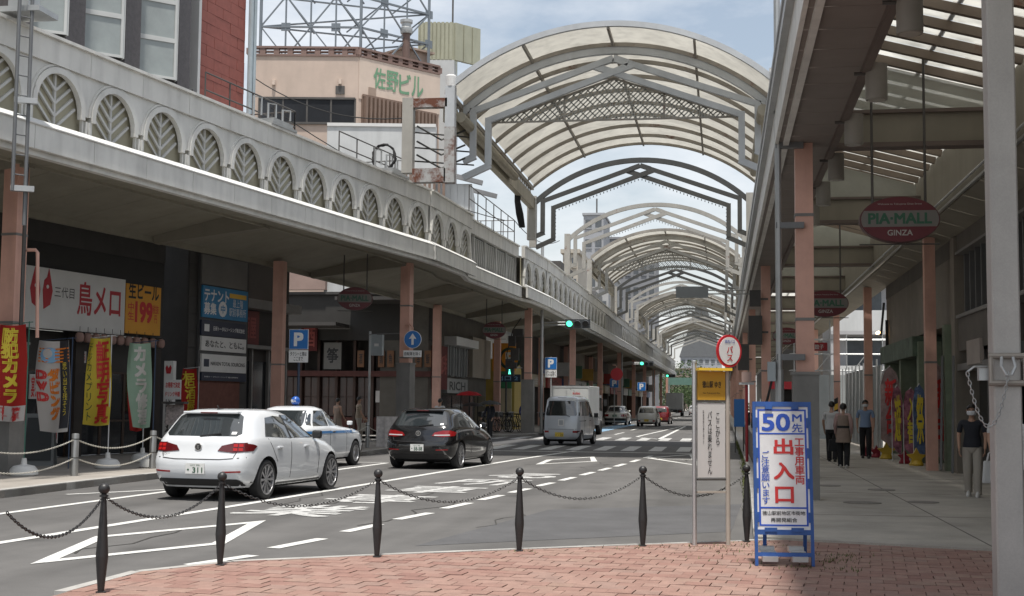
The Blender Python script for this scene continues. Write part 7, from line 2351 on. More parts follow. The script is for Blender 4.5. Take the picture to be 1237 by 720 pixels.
# ------------------------------------------------------------------ shops of the far left arcade
FL = Plane(-12.4, 84, .004, 1)
rr2 = random.Random(3)
a = 0.0
k = 0
SHC = [(.10, .09, .08), (.17, .14, .11), (.07, .065, .06), (.22, .20, .17), (.12, .07, .05), (.15, .15, .15)]
SGC = [(.45, .40, .30), (.35, .05, .04), (.08, .12, .28), (.5, .5, .48), (.10, .22, .14), (.42, .26, .05)]
SGN = ['金物店', 'ベーカリー', '時計', '本', '薬', '靴', '花', '茶']
NMZ = ['first', 'second', 'third', 'fourth', 'fifth', 'sixth', 'seventh', 'eighth', 'ninth', 'tenth', 'eleventh', 'twelfth', 'thirteenth', 'fourteenth', 'fifteenth', 'sixteenth', 'seventeenth', 'eighteenth']
while a < 128:
    w_ = rr2.uniform(7, 11)
    t = thing('arcade_shop', '%s shop front in the far left arcade beyond the parking yard' % NMZ[min(k, 17)], 'shop', FL.pt(a + w_ / 2, .12), 0, 'shop fronts of the far left arcade')
    cm = M('shop_wall_%d' % (k % 6), SHC[k % 6], .75, var=.2)
    b = MB(); b.pbox(FL, a, a + w_ - .05, 3.1, 9.0 + (k % 3) * 1.8, -8, 0); b.part('wall', cm, t)
    b = MB(); b.pbox(FL, a, a + .4, .12, 3.1, -1.5, -.02); b.pbox(FL, a + w_ - .45, a + w_ - .05, .12, 3.1, -1.5, -.02); b.pbox(FL, a + .4, a + w_ - .45, .12, 3.1, -1.6, -1.4); b.part('shop_pier', cm, t)
    b = MB(); b.pbox(FL, a + .45, a + w_ - .5, .3, 2.5, -.7, -.65); b.part('shop_glass', DGLASS, t)
    b = MB(); b.pbox(FL, a + .6, a + w_ - .6, 2.7, 3.5, .01, .22); b.part('sign_board', M('shop_sign_%d' % (k % 6), SGC[k % 6], .5), t)
    if a < 60: ptext(t, FL, SGN[k % 8], a + w_ * .3, a + w_ * .7, 2.85, 3.35, .22, BLACKT if k % 2 else WHITE2, .02)
    b = MB(); b.box(FL.pt(a + w_ / 2, 0, .7).x, FL.pt(a + w_ / 2, 0).y, 3.6, 1.1, .12, 1.0); b.part('blade_sign', M('shop_sign_%d' % ((k + 2) % 6), SGC[(k + 2) % 6], .5), t)
    a += w_; k += 1
# ------------------------------------------------------------------ right side buildings
WR = Plane(5.45, 0, 0, 1, -1)
rw_ = thing('right_building', 'dark grey building lining the right arcade with louvred vents and closed shopfront', 'building', (7, 25, .06))
RWALL = M('right_wall_tile', (.12, .105, .09), .7, var=.16, vs=1.2, streak=.15)
RW2 = M('right_wall_light', (.20, .175, .145), .7, var=.12, vs=1.5, streak=.12)
b = MB(); b.pbox(WR, 8, 46, .06, 9.5, -8, -.6); b.part('core_wall', DBRN, rw_)
b = MB(); b.pbox(WR, 8, 46, 5.2, 9.5, -.6, -.01); b.part('upper_wall', RWALL, rw_)
sA, sB = WR.px(1193, 300)[0], WR.px(1152, 300)[0]
zt, zb2 = WR.px(1172, 258)[1], WR.px(1172, 370)[1]
b = MB(); b.pbox(WR, sA, 32.2, 2.9, 3.7, -.6, .0); b.part('spandrel', RWALL, rw_)
b = MB(); b.pbox(WR, 8, 33.0, 3.7, 5.2, -.62, -.35); b.part('louvre_recess', NIGHT, rw_)
for k in range(34):
    a = 9.5 + k * .68
    b = MB(); b.pbox(WR, a, a + .09, 3.72, 5.18, -.36, -.12); b.part('louvre_slat', M('louvre_grey', (.13, .13, .13), .5, metal=.2, var=.1), rw_)
b = MB(); b.pbox(WR, 8, 32.2, 3.66, 3.74, -.5, .05); b.pbox(WR, 8, 32.2, 5.16, 5.22, -.5, .05); b.part('louvre_frame', M('louvre_frame', (.2, .19, .18), .5), rw_)
for a in (12, 17.5, 23.0, 27.2, 32.3):
    b = MB(); b.pbox(WR, a, a + .5, .06, 5.6, -.6, .06); b.part('pier', RW2 if a > 32 else RWALL, rw_)
for k in range(9):                                     # shopfront with slanted bars and panels
    a = 9 + k * 2.6
    b = MB(); b.pbox(WR, a, a + 2.45, .1, 2.45, -.5, -.46); b.part('shop_glass', DGLASS, rw_)
    b = MB(); b.pbox(WR, a, a + .12, .08, 2.9, -.5, -.2); b.part('mullion', M('louvre_grey'), rw_)
b = MB(); b.pbox(WR, 8, 32.3, 2.45, 2.6, -.5, .02); b.part('shop_lintel', M('louvre_frame'), rw_)
for k in range(11):
    a = 20 + k * 1.0
    if k % 3 != 2:
        b = MB(); b.pbox(WR, a + .04, a + .94, 2.62, 2.89, -.5, -.3); b.part('transom_panel', M('louvre_grey'), rw_)
q = board(rw_, WR, 1171, 410, 1187, 440, M('pale_notice', (.36, .31, .28), .6), .06, .08, 'notice_panel')
for x0, x1 in ((1146, 1152), (1160, 1166)):
    p0, p1 = WR.px(x0, 430), WR.px(x1, 560)
    b = MB(); b.beam(WR.pt(p0[0], p0[1], .15), WR.pt(p0[0] - .5, .1, .3), .05, .05); b.part('leaning_bar', M('louvre_grey'), rw_)
gs = thing('game_shop', 'shop front with pale green frame and mottled green canopy beside the right arcade', 'shop', (6, 40, .06))
GP = M('pale_green_frame', (.19, .23, .16), .6, var=.2, vs=3)
b = MB(); b.pbox(WR, 33.1, 46, 3.6, 5.2, -.6, -.02); b.part('beige_wall', RW2, gs)
b = MB(); b.pbox(WR, 33.3, 46, .1, 3.6, -1.6, -1.4); b.part('inner_wall', NIGHT, gs)
b = MB(); b.pbox(WR, 38.0, 45.6, 3.0, 3.55, -.6, .25); b.part('shop_canopy', M('mottled_green', (.085, .12, .085), .6, var=.5, vs=3), gs)
for a in (33.4, 37.8, 41.5, 45.3):
    b = MB(); b.pbox(WR, a, a + .35, .06, 3.4 if a > 36 else 3.6, -.5, .12); b.part('door_post', GP, gs)
b = MB(); b.pbox(WR, 42.0, 45.0, .1, 2.2, -.9, -.85); b.part('green_door', M('door_green', (.06, .25, .05), .5), gs)
for a, wd in ((35.0, 1.3), (36.6, .9), (39.0, 1.6), (40.4, .8)):
    b = MB(); b.pbox(WR, a, a + wd, 1.0, 2.6, -.55, -.5); b.part('poster', M('poster_print_%d' % int(a), rnd.choice([(.35, .08, .12), (.1, .2, .35), (.4, .25, .1)]), .5, var=.6, vs=5), gs)
for k in range(3):
    p = WR.pt(33.8 + k * 3.5, 4.3, .02)
c = at_y(1072, 402, 40.2)
t = thing('wall_lamp', 'black wall bracket with two small warm bulbs lit high on the beige wall', 'lamp', (5.4, 40.6, 3.9))
zz = WR.px(1072, 402)
b = MB(); b.beam(WR.pt(zz[0], zz[1] + 1.0, .1), WR.pt(zz[0] - .35, zz[1] - .1, .25), .06, .06); b.beam(WR.pt(zz[0] - .4, zz[1] - .5, .06), WR.pt(zz[0] - .4, zz[1] + .4, .06), .1, .06); b.part('bracket', BLACKM, t)
for s in (-.14, .26):
    p = WR.pt(zz[0] + s, zz[1], .3)
    b = MB(); b.lathe([(.001, p.z - .05), (.045, p.z - .03), (.05, p.z + .02), (.001, p.z + .06)], p.x, p.y, 10); b.part('bulb', M('bulb_warm', (.8, .5, .2), .4, var=0, emit=(1, .55, .22), es=9), t, True)
# banners and star shaped weights of the game shop
def fan(px, Y, h, w, mat, label, ink, txt, x=None):
    c = at_y(px, 500, Y)
    t = thing('feather_banner', label, 'banner', (c.x, c.y, .06), 0, 'game shop banners in the right arcade')
    b = MB()
    poly = [(-w / 2, h * .2), (w * .30, h * .05), (w / 2, h * .45), (w / 2, h * .75), (w * .3, h * .93), (0, h), (-w * .35, h * .95), (-w / 2, h * .8)]
    b.prism(poly, lambda u, v, d: V((c.x + u, c.y + d + .05 * math.sin(v * 3), .1 + v)), 0, .012); b.part('cloth', mat, t)
    b = MB(); b.tube([(c.x - w / 2, c.y, .06), (c.x - w / 2, c.y, h * .82), (c.x - w * .3, c.y, h * .98), (c.x, c.y, h + .12)], .012, 6); b.part('pole', POLEW, t)
    vtext(t, txt, V((c.x, c.y - .055, .1 + h * .56)), V((1, 0, 0)), w * .55, h * .6, ink, .03, .02)
    return t
PW_ = M('banner_white_red', (.36, .26, .25), .8, var=.35, vs=5)
PP = M('banner_mixed_pink', (.30, .12, .16), .8, var=.7, vs=6)
PB_ = M('banner_mixed_blue', (.10, .15, .27), .8, var=.7, vs=5)
fan(1076, 41.0, 2.7, .6, PW_, 'white curved banner with big red characters before the green door', REDT, '新台')
fan(1101, 37.2, 2.0, .42, PP, 'pink mottled banner between the white curved one and the brown pillar', INKY, '入替')
fan(1111, 36.6, 2.1, .34, PB_, 'blue mottled banner touching the brown pillar on its left', INKY, '祭')
fan(1133, 34.4, 2.6, .6, PW_, 'white and red banner just right of the brown pillar', REDT, '新台')
fan(1084, 38.8, 2.1, .3, PP, 'narrow pink banner nearest to the green canopy post', INKY, '遊')
def star(px, Y, mat, label, r=.26):
    r *= .8
    c = at_z(px, 545, .06); c = V(((at_y(px, 500, Y)).x, Y, .06))
    t = thing('star_weight', label, 'weight', (c.x, c.y, .06), 0, 'star shaped banner weights')
    poly = [((r if k % 2 == 0 else r * .5) * math.sin(math.pi * k / 5), (r if k % 2 == 0 else r * .5) * math.cos(math.pi * k / 5)) for k in range(10)]
    b = MB(); b.prism(poly, lambda u, v, d: V((c.x + u, c.y + d, .06 + r * .82 + v)), -.10, .06); b.part('star_body', mat, t)
    b = MB(); b.lathe([(r * .7, .06), (r * .75, .10), (r * .5, .2)], c.x, c.y, 12); b.part('star_base', mat, t)
YS, RS = M('plastic_yellow', (.46, .30, .02), .5, var=.2), M('plastic_red', (.26, .015, .03), .5, var=.2)
star(1070, 40.5, YS, 'yellow star shaped weight under the white curved banner', .34); star(1106, 36.2, YS, 'yellow star shaped weight left of the brown pillar foot', .32)
star(1058, 41.5, RS, 'red star shaped weight left of the yellow one'); star(1047, 42.6, RS, 'red star shaped weight farthest left beside the blue shirted man'); star(1092, 37.4, RS, 'red star shaped weight between the two yellow ones')
# construction fence, scaffold, white building beyond
fe = thing('construction_fence', 'pale grey construction fence panels beyond the game shop', 'fence', (6, 62, .06))
FP_ = M('fence_panel_grey', (.27, .29, .29), .5, var=.08, streak=.12)
for k in range(9):
    b = MB(); b.box(5.55, 49.2 + k * 1.52, .06, .06, 1.48, 3.0); b.part('fence_panel', FP_, fe)
for k in range(7):
    x = 2.6 + k * .98
    if k in (0,): continue
    b = MB(); b.box(x + .9, 64, .06, .94, .06, 3.0); b.part('fence_panel', M('fence_panel_white', (.48, .48, .46), .5, var=.05) if k == 3 else FP_, fe)
b = MB()
for k in range(10): b.tube([(5.48, 49.2 + k * 1.52, .06), (5.48, 49.2 + k * 1.52, 3.3)], .03, 6)
b.part('fence_post', GALV, fe)
t = thing('tiger_post', 'black and yellow striped guard post before the construction fence', 'post', (at_y(1010, 500, 52).x, 52, .06))
x = at_y(1010, 500, 52).x
for k in range(8):
    b = MB(); b.hexa([(x - .07, 51.95, .1 + k * .22), (x + .07, 51.95, .18 + k * .22), (x + .07, 52.05, .18 + k * .22), (x - .07, 52.05, .1 + k * .22), (x - .07, 51.95, .32 + k * .22), (x + .07, 51.95, .40 + k * .22), (x + .07, 52.05, .40 + k * .22), (x - .07, 52.05, .32 + k * .22)])
    b.part('stripe', BLACKM if k % 2 else YELLOW, t)
sf = thing('scaffold', 'thin pipe scaffold rising behind the construction fence', 'scaffold', (7, 66, .06))
b = MB()
for k in range(9):
    x = 3.4 + k * .85; b.tube([(x, 65.2 + (k % 2) * .9, .06), (x, 65.2 + (k % 2) * .9, 5.1 + (k % 3) * .3)], .03, 6)
b.part('upright', GALV, sf)
b = MB()
for z in (1.9, 3.3, 4.1, 4.8):
    for y in (65.2, 66.1): b.tube([(3.2, y, z), (10.4, y, z)], .025, 6)
b.part('ledger', GALV, sf)
b = MB()
for k in range(4): b.tube([(3.4 + k * 1.7, 65.15, 1.9), (5.1 + k * 1.7, 65.15, 4.1)], .022, 6)
b.part('brace', GALV, sf)
wb3 = thing('balcony_building', 'white building with long balcony parapets beyond the construction fence', 'building', (12, 78, 0))
WB = Plane(6.2, 76, 1, 0)
b = MB(); b.pbox(WB, 0, 16, 0, 15, -9, -1.2); b.part('wall', M('pale_grey_wall', (.42, .42, .43), .8, var=.08), wb3)
for f in range(5):
    z = 2.4 + f * 3.1
    b = MB(); b.pbox(WB, -.2, 16, z + .3, z + 1.45, -.12, .0); b.part('parapet', M('white_render'), wb3)
    b = MB(); b.pbox(WB, -.2, 16, z + .1, z + .3, -1.2, -.0); b.part('slab', M('pale_grey_wall'), wb3)
    for k in range(4):
        b = MB(); b.pbox(WB, .8 + k * 3.8, 2.7 + k * 3.8, z - 2.0, z, -1.2, -1.15); b.part('window', M('flat_window'), wb3)
for a in (0, 5, 10, 15.8):
    b = MB(); b.pbox(WB, a - .2, a + .15, 0, 15, -1.2, -.13); b.part('fin_wall', M('pale_grey_wall'), wb3)
# red hanging sign, kiosk with red top, red pole, planter wall, boxes
c = at_y(987, 419, 45)
t = thing('red_hanging_sign', 'small red sign with dumpling shop lettering hanging right of the near pillar', 'sign', (c.x, c.y, c.z - .2))
b = MB(); b.box(c.x, c.y, c.z - .13, .66, .08, .27); b.part('sign_board', M('lacquer_red', (.35, .015, .02), .4), t)
text(t, 'の餃子', c + V((0, -.04, 0)), V((1, 0, 0)), Z3, .42, .16, WHITE2, .02)
b = MB(); b.tube([(c.x - .3, c.y, c.z), (c.x - .62, c.y, c.z), (c.x - .62, c.y, c.z + .6), (c.x - .2, c.y, c.z + .75)], .02, 6); b.part('bracket', DARKM, t)
cl, cr = at_y(932, 480, 29), at_y(971, 480, 29)
t = thing('red_top_kiosk', 'grey booth with bright red top strip behind the construction sign', 'booth', ((cl.x + cr.x) / 2, 29.4, .06))
zt = at_y(950, 461, 29).z
b = MB(); b.box((cl.x + cr.x) / 2, 29.4, zt - .16, cr.x - cl.x + .06, .86, .16); b.part('red_top', M('booth_red', (.48, .02, .03), .4), t)
for x in (cl.x + .06, cr.x - .06):
    b = MB(); b.box(x, 29.4, .06, .12, .8, zt - .22); b.part('side_wall', BASEG, t)
b = MB(); b.box((cl.x + cr.x) / 2, 29.75, .06, cr.x - cl.x - .24, .08, zt - .22); b.part('rear_panel', M('booth_dark', (.05, .045, .04), .5), t)
b = MB(); b.box((cl.x + cr.x) / 2, 29.2, .06, cr.x - cl.x - .24, .4, .95); b.part('counter', BASEG, t)
p = at_z(902, 545, .06); p = V((.98, 36, .06))
t = thing('red_pole', 'thin red pole standing on the right kerb behind the bus sign', 'pole', (p.x, p.y, .06))
zt = at_y(902, 462, 36).z
x = at_y(902, 500, 36).x
b = MB(); b.tube([(x, 36, .06), (x, 36, zt)], .04, 8); b.part('shaft', M('pole_dark_red', (.22, .015, .02), .5), t)
b = MB(); b.box(x, 35.97, zt, .26, .06, .28); b.part('plate', M('plate_pink', (.36, .25, .22), .5), t)
b = MB(); b.box(x, 36, zt - .06, .4, .1, .06); b.part('plate_bracket', GALV, t)
t = thing('planter_wall', 'low brown grey planter wall running along the right kerb', 'planter', (1.0, 42, .06))
for k in range(14):
    y0 = 31 + k * 2
    xk = .80 + (y0 - 31) * .004
    b = MB(); b.box(xk + .1, y0 + 1, .06, .26, 1.96, .78); b.part('planter_block', M('planter_stone', (.16, .14, .12), .8, var=.2, vs=3), t)
    b = MB(); b.box(xk + .1, y0 + 1, .84, .30, 1.98, .05); b.part('planter_cap', KERB, t)
c = at_y(893, 498, 44)
t = thing('blue_box', 'blue board standing at the right kerb behind the red pole', 'board', (c.x, c.y, .06))
b = MB(); b.box(c.x, c.y, .9, .34, .3, .9); b.part('board_panel', SBLUE, t)
for s in (-.13, .13):
    b = MB(); b.box(c.x + s, c.y, .06, .04, .04, .9); b.part('leg', DARKM, t)
for k in range(5):
    y = 32 + k * 5.2
    x = .92
    t = thing('barrier_post', 'slim black post on the right kerb, %s' % ['nearest behind the bus sign', 'second from the bus sign', 'third from the bus sign', 'fourth from the bus sign', 'fifth from the bus sign'][k], 'post', (x, y, .06), 0, 'slim black posts along the right kerb')
    b = MB(); b.lathe([(.03, .84), (.05, 1.0), (.03, 1.25), (.045, 1.3), (.03, 1.36)], x, y, 8); b.part('post_shaft', BLACKM, t)
lp = thing('lamp_pole', 'thin grey steel pole strapped beside the near pink pillar on the right', 'pole', (.93, 22.4, .06))
b = MB(); b.tube([(.93, 22.4, .06), (.93, 22.4, 2.2)], .075, 10); b.tube([(.93, 22.4, 2.2), (.93, 22.4, 12.5)], .055, 10); b.part('pole_shaft', GALV, lp, True)
b = MB()
for z in (2.35, 4.55, 5.9):
    b = MB(); b.box(1.12, 22.4, z, .46, .10, .1); b.part('clamp_arm', M('clamp_grey', (.16, .165, .17), .5), lp)
b = MB(); b.box(.80, 22.35, 2.0, .13, .14, .32); b.part('switch_box', M('box_grey_blue'), lp)
b = MB(); b.tube([(.80, 22.3, 2.0), (.74, 22.3, 1.75), (.70, 22.4, 1.6)], .02, 6); b.part('cable', BLACKR, lp)
b = MB(); b.box(.93, 22.3, 6.5, .14, .2, .5); b.part('junction_head', GALV, lp)
for (x, y, z, sx, sz, lab) in ((1.02, 42.2, 3.5, .42, .9, 'dark meter box on the second right pillar'), (1.02, 42.2, 4.7, .35, .5, 'smaller dark box above the meter box'), (.95, 61.8, 3.2, .5, 1.2, 'grey cabinet box on the third right pillar')):
    t = thing('meter_box', lab, 'box', (x, y, z))
    b = MB(); b.box(x, y, z, sx, .3, sz); b.part('box_body', DGRY, t)
    b = MB(); b.box(x + .15, y, z + sz * .4, .5, .06, .06); b.part('bracket', DARKM, t)
# far right arcade shops
WR2 = Plane(5.7, 0, 0, 1, -1)
t = thing('far_right_block', 'far shops along the right arcade beyond the fence', 'building', (8, 140, .06))
b = MB(); b.pbox(WR2, 90, 230, .06, 14, -8, 0); b.part('wall', RWALL, t)
for k in range(12):
    b = MB(); b.pbox(WR2, 92 + k * 10, 99 + k * 10, .1, 2.6, -.1, .03); b.part('shop_glass', DGLASS, t)
# ------------------------------------------------------------------ people
SKIN = M('skin', (.42, .25, .175), .55, var=.05)
HAIR = M('hair_black', (.014, .012, .011), .5, var=.1)
MASK = M('face_mask', (.62, .63, .65), .7, var=0)
EYE = M('eye_dark', (.02, .015, .012), .3, var=0)
SHOE_B = M('shoe_black', (.02, .02, .02), .5, var=0); SHOE_W = M('shoe_white', (.55, .54, .52), .5, var=0)
def skin_mesh(name, J, E, root, mat, parent, sub=1, extra=None):
    """J: name -> (point, radius or (rx, ry)); E: pairs; grown with a skin modifier"""
    names = list(J)
    me = bpy.data.meshes.new(name)
    me.from_pydata([tuple(J[n][0]) for n in names], [(names.index(a), names.index(c)) for a, c in E], [])
    o = bpy.data.objects.new('tmp', me); COL.objects.link(o)
    o.modifiers.new('skin', 'SKIN')
    sv = me.skin_vertices[0].data
    for i, n in enumerate(names):
        r = J[n][1]
        sv[i].radius = r if isinstance(r, tuple) else (r, r)
        sv[i].use_root = (n == root)
    s = o.modifiers.new('sub', 'SUBSURF'); s.levels = sub; s.render_levels = sub
    dg = bpy.context.evaluated_depsgraph_get(); dg.update()
    out = bpy.data.meshes.new_from_object(o.evaluated_get(dg))
    bpy.data.objects.remove(o); bpy.data.meshes.remove(me)
    out.name = name
    out.materials.clear(); out.materials.append(mat)
    if extra:
        bm = bmesh.new(); bm.from_mesh(out)
        for vs, fs in extra:
            bv = [bm.verts.new(p) for p in vs]
            for f in fs: bm.faces.new([bv[i] for i in f])
        bmesh.ops.recalc_face_normals(bm, faces=bm.faces)
        bm.to_mesh(out); bm.free()
    for p in out.polygons: p.use_smooth = True
    return link(name, out, parent)
def person(label, x, y, z, hd, H=1.68, stride=.16, top=None, sleeve='short', legs=None, shoes=SHOE_B, hair='short', mask=True, bow=0.0, arm=(.1, -.1), female=False, skirt=None, tunic=None, elbow=(.15, .15), group=None):
    """local +y is where the person faces; hd degrees clockwise from world +Y"""
    t = thing('person', label, 'person', (x, y, z), -rad(hd), group)
    k = H / 1.68
    def P(a, b_, c): return V((a * k, b_ * k, c * k))
    shw = .165 if female else .19
    fwd = bow
    hipz, shz, nz_, hz = .90, 1.37, 1.44, 1.565
    hipL, hipR = P(-.085, 0, .86), P(.085, 0, .86)
    kL, kR = P(-.09, stride * .75 + .02, .48), P(.09, -stride * .25 + .03, .48)
    aL, aR = P(-.085, stride, .085), P(.085, -stride, .105 if stride > .1 else .085)
    pel, wst, chs, nck = P(0, 0, .93), P(0, .01 + fwd * .1, 1.06), P(0, .0 + fwd * .35, 1.25), P(0, -.01 + fwd * .6, 1.42)
    sL, sR = P(-shw, -.01 + fwd * .5, 1.36), P(shw, -.01 + fwd * .5, 1.36)
    def armj(s, sw, el):
        S = sL if s < 0 else sR
        E_ = S + P(s * .045, sw * .5, -.27)
        W_ = E_ + P(s * .01 - s * .02, sw * .5 + el, -.235)
        return S, E_, W_
    _, eL, wL = armj(-1, arm[0], elbow[0]); _, eR, wR = armj(1, arm[1], elbow[1])
    hd0 = nck + P(0, .015 + fwd * .15, .05)
    head = hd0 + P(0, .015 + fwd * .2, .09); crown = head + P(0, -.005 + fwd * .1, .06)
    chin = head + P(0, .045 + fwd * .05, -.065)
    J = dict(pel=(pel, (.10 * k, .075 * k)), wst=(wst, (.09 * k, .065 * k)), chs=(chs, (.115 * k, .08 * k)), nck=(nck, .05 * k), hd0=(hd0, .048 * k), head=(head, (.072 * k, .088 * k)), crown=(crown, (.058 * k, .07 * k)),
             sL=(sL, .055 * k), eL=(eL, .038 * k), wL=(wL, .026 * k), sR=(sR, .055 * k), eR=(eR, .038 * k), wR=(wR, .026 * k),
             hipL=(hipL, .06 * k), kL=(kL, .042 * k), aL=(aL, .030 * k), hipR=(hipR, .06 * k), kR=(kR, .042 * k), aR=(aR, .030 * k))
    E = [('pel', 'wst'), ('wst', 'chs'), ('chs', 'nck'), ('nck', 'hd0'), ('hd0', 'head'), ('head', 'crown'), ('chs', 'sL'), ('sL', 'eL'), ('eL', 'wL'), ('chs', 'sR'), ('sR', 'eR'), ('eR', 'wR'), ('pel', 'hipL'), ('hipL', 'kL'), ('kL', 'aL'), ('pel', 'hipR'), ('hipR', 'kR'), ('kR', 'aR')]
    extra = []
    for s, W_, E_ in ((-1, wL, eL), (1, wR, eR)):                  # hands: palm, four curled fingers and a thumb
        d = (W_ - E_).normalized(); side = V((0, 1, 0)) - d * d.y; side.normalize(); nn = d.cross(side)
        B = MB()
        p0 = W_ - d * .012 * k; p1 = W_ + d * .085 * k
        B.hexa([p0 - side * .026 * k - nn * .014 * k, p0 + side * .026 * k - nn * .014 * k, p0 + side * .026 * k + nn * .014 * k, p0 - side * .026 * k + nn * .014 * k,
                p1 - side * .038 * k - nn * .011 * k, p1 + side * .038 * k - nn * .011 * k, p1 + side * .038 * k + nn * .011 * k, p1 - side * .038 * k + nn * .011 * k])
        for i, L_ in enumerate((.066, .076, .072, .056)):
            o = p1 + side * (.030 - .02 * i) * k - d * .008 * k
            cur = nn * (-s) * .018 * k
            B.tube([o, o + d * L_ * .5 * k + cur * .4, o + d * L_ * .85 * k + cur * 1.2, o + d * L_ * k + cur * 2.0], [.009 * k, .0085 * k, .0075 * k, .005 * k], 6)
        o = p0 + d * .03 * k + side * .026 * k
        B.tube([o, o + d * .03 * k + side * .022 * k, o + d * .065 * k + side * .022 * k], [.011 * k, .010 * k, .007 * k], 6)
        extra.append((B.v, B.f))
    B = MB()                                                       # nose, ears
    f0 = head + P(0, .085, -.01)
    B.add([f0 + P(-.014, 0, -.02), f0 + P(.014, 0, -.02), f0 + P(0, .022, -.018), f0 + P(0, .002, .025)], [(0, 1, 2), (0, 2, 3), (1, 3, 2), (0, 3, 1)])
    for s in (-1, 1): B.tube([head + P(s * .072, -.005, -.03), head + P(s * .083, -.012, .0), head + P(s * .075, -.005, .03)], [.010 * k, .014 * k, .008 * k], 6)
    extra.append((B.v, B.f))
    body = skin_mesh('body', J, E, 'pel', SKIN, t, 2, extra)
    # face details
    B = MB()
    for s in (-1, 1): B.tube([head + P(s * .018, .078, .012), head + P(s * .042, .070, .012)], .006 * k, 6)
    B.local('eyes', EYE, t)
    if mask:
        B = MB()
        vs = []
        for j in range(4):
            for i in range(7):
                a = rad(-75 + 25 * i)
                rr = (.094, .103, .10, .082)[j] * k
                vs.append(head + V((math.sin(a) * rr * .86, math.cos(a) * rr + .004 * k, (-.008 - .026 * j) * k)))
        B.add(vs, [(j * 7 + i, j * 7 + i + 1, j * 7 + i + 8, j * 7 + i + 7) for j in range(3) for i in range(6)])
        B.local('face_mask', MASK, t, True)
    else:
        B = MB(); B.tube([head + P(-.02, .083, -.045), head + P(0, .088, -.045), head + P(.02, .083, -.045)], .005 * k, 6); B.local('mouth', M('lips', (.3, .12, .1), .5, var=0), t)
    # hair: a cap that stops above the brow, longer at the back
    B = MB(); n, m_ = 16, 7
    vs = []
    for j in range(m_ + 1):
        for i in range(n):
            a = 2 * math.pi * i / n
            back = .5 - .5 * math.cos(a)                # 0 front (+y) .. 1 back
            low = rad(62) + back * rad(64 if hair == 'short' else 84)
            th = low * j / m_
            rx, ry, rz_ = .089 * k, .104 * k, .108 * k
            q = V((math.sin(a) * math.sin(th) * rx, math.cos(a) * math.sin(th) * ry - .008 * k, math.cos(th) * rz_ + .012 * k))
            if hair == 'long' and back > .35 and j >= m_ - 1: q.z -= (.05 + .03 * (j - m_ + 1)) * k
            vs.append(head + q)
    fs = [(j * n + i, j * n + (i + 1) % n, (j + 1) * n + (i + 1) % n, (j + 1) * n + i) for j in range(m_) for i in range(n)]
    B.add(vs, fs); B.local('hair', HAIR, t, True)
    # top
    g = 1.16
    J2 = dict(pel=(pel - P(0, 0, .10), (.165 * k, .132 * k)), wst=(wst, (.135 * k, .10 * k)), chs=(chs, (.155 * k, .115 * k)), nck=(nck - P(0, 0, .035), (.068 * k, .06 * k)), sL=(sL + P(0, 0, -.005), .066 * k), sR=(sR + P(0, 0, -.005), .066 * k))
    E2 = [('pel', 'wst'), ('wst', 'chs'), ('chs', 'nck'), ('chs', 'sL'), ('chs', 'sR')]
    if sleeve != 'none':
        for s, S, E_, W_ in (('L', sL, eL, wL), ('R', sR, eR, wR)):
            J2['e' + s] = (E_ if sleeve == 'long' else S.lerp(E_, .85), .052 * k); E2.append(('s' + s, 'e' + s))
            if sleeve == 'long': J2['w' + s] = (W_ - (W_ - E_) * .06, .036 * k); E2.append(('e' + s, 'w' + s))
    nn_ = 16
    hem = [P(rx * math.cos(2 * math.pi * i / nn_), ry * math.sin(2 * math.pi * i / nn_) + fwd * .35 * max(0, z_ - .9), z_) for rx, ry, z_ in ((.13, .095, 1.2), (.142, .108, 1.08), (.158, .122, .98), (.166, .13, .89)) for i in range(nn_)]
    skin_mesh('shirt', J2, E2, 'chs', top, t, 2, [(hem, [(j * nn_ + i, j * nn_ + (i + 1) % nn_, (j + 1) * nn_ + (i + 1) % nn_, (j + 1) * nn_ + i) for j in range(3) for i in range(nn_)])])
    if tunic:
        B = MB(); pr = [(.15, 1.36), (.165, 1.25), (.145, 1.06), (.17, .9), (.195, .66)]
        n = 18
        vs = [P(r * math.cos(2 * math.pi * i / n) * 1.02, r * .78 * math.sin(2 * math.pi * i / n) + fwd * .3 * max(0, z_ - .9), z_) for r, z_ in pr for i in range(n)]
        B.add(vs, [(j * n + i, j * n + (i + 1) % n, (j + 1) * n + (i + 1) % n, (j + 1) * n + i) for j in range(len(pr) - 1) for i in range(n)])
        B.local('tunic', tunic, t, True)
        B = MB(); B.lathe([(.15 * k, 1.03 * k), (.15 * k, 1.09 * k)], n=18, caps=False)
        for i, p in enumerate(B.v): B.v[i] = V((p.x * 1.03, p.y * .84, p.z))
        B.local('belt', BLACKR, t)
    if skirt:
        B = MB(); pr = [(.125, 1.02), (.16, .86), (.20, .55), (.235, .32)]
        n = 20
        vs = [P((r + .012 * math.sin(i * 2.5) * j) * math.cos(2 * math.pi * i / n), (r * .85 + .012 * math.sin(i * 2.5) * j) * math.sin(2 * math.pi * i / n), z_) for j, (r, z_) in enumerate(pr) for i in range(n)]
        B.add(vs, [(j * n + i, j * n + (i + 1) % n, (j + 1) * n + (i + 1) % n, (j + 1) * n + i) for j in range(len(pr) - 1) for i in range(n)])
        B.local('skirt', skirt, t, True)
    else:
        B = MB(); n = 16
        pr = [(.125, .095, 1.05), (.145, .112, .98), (.158, .122, .90), (.15, .118, .84), (.09, .09, .785)]
        vs = [P(rx * math.cos(2 * math.pi * i / n), ry * math.sin(2 * math.pi * i / n), z_) for rx, ry, z_ in pr for i in range(n)]
        B.add(vs, [(j * n + i, j * n + (i + 1) % n, (j + 1) * n + (i + 1) % n, (j + 1) * n + i) for j in range(4) for i in range(n)] + [tuple(range(4 * n, 5 * n))])
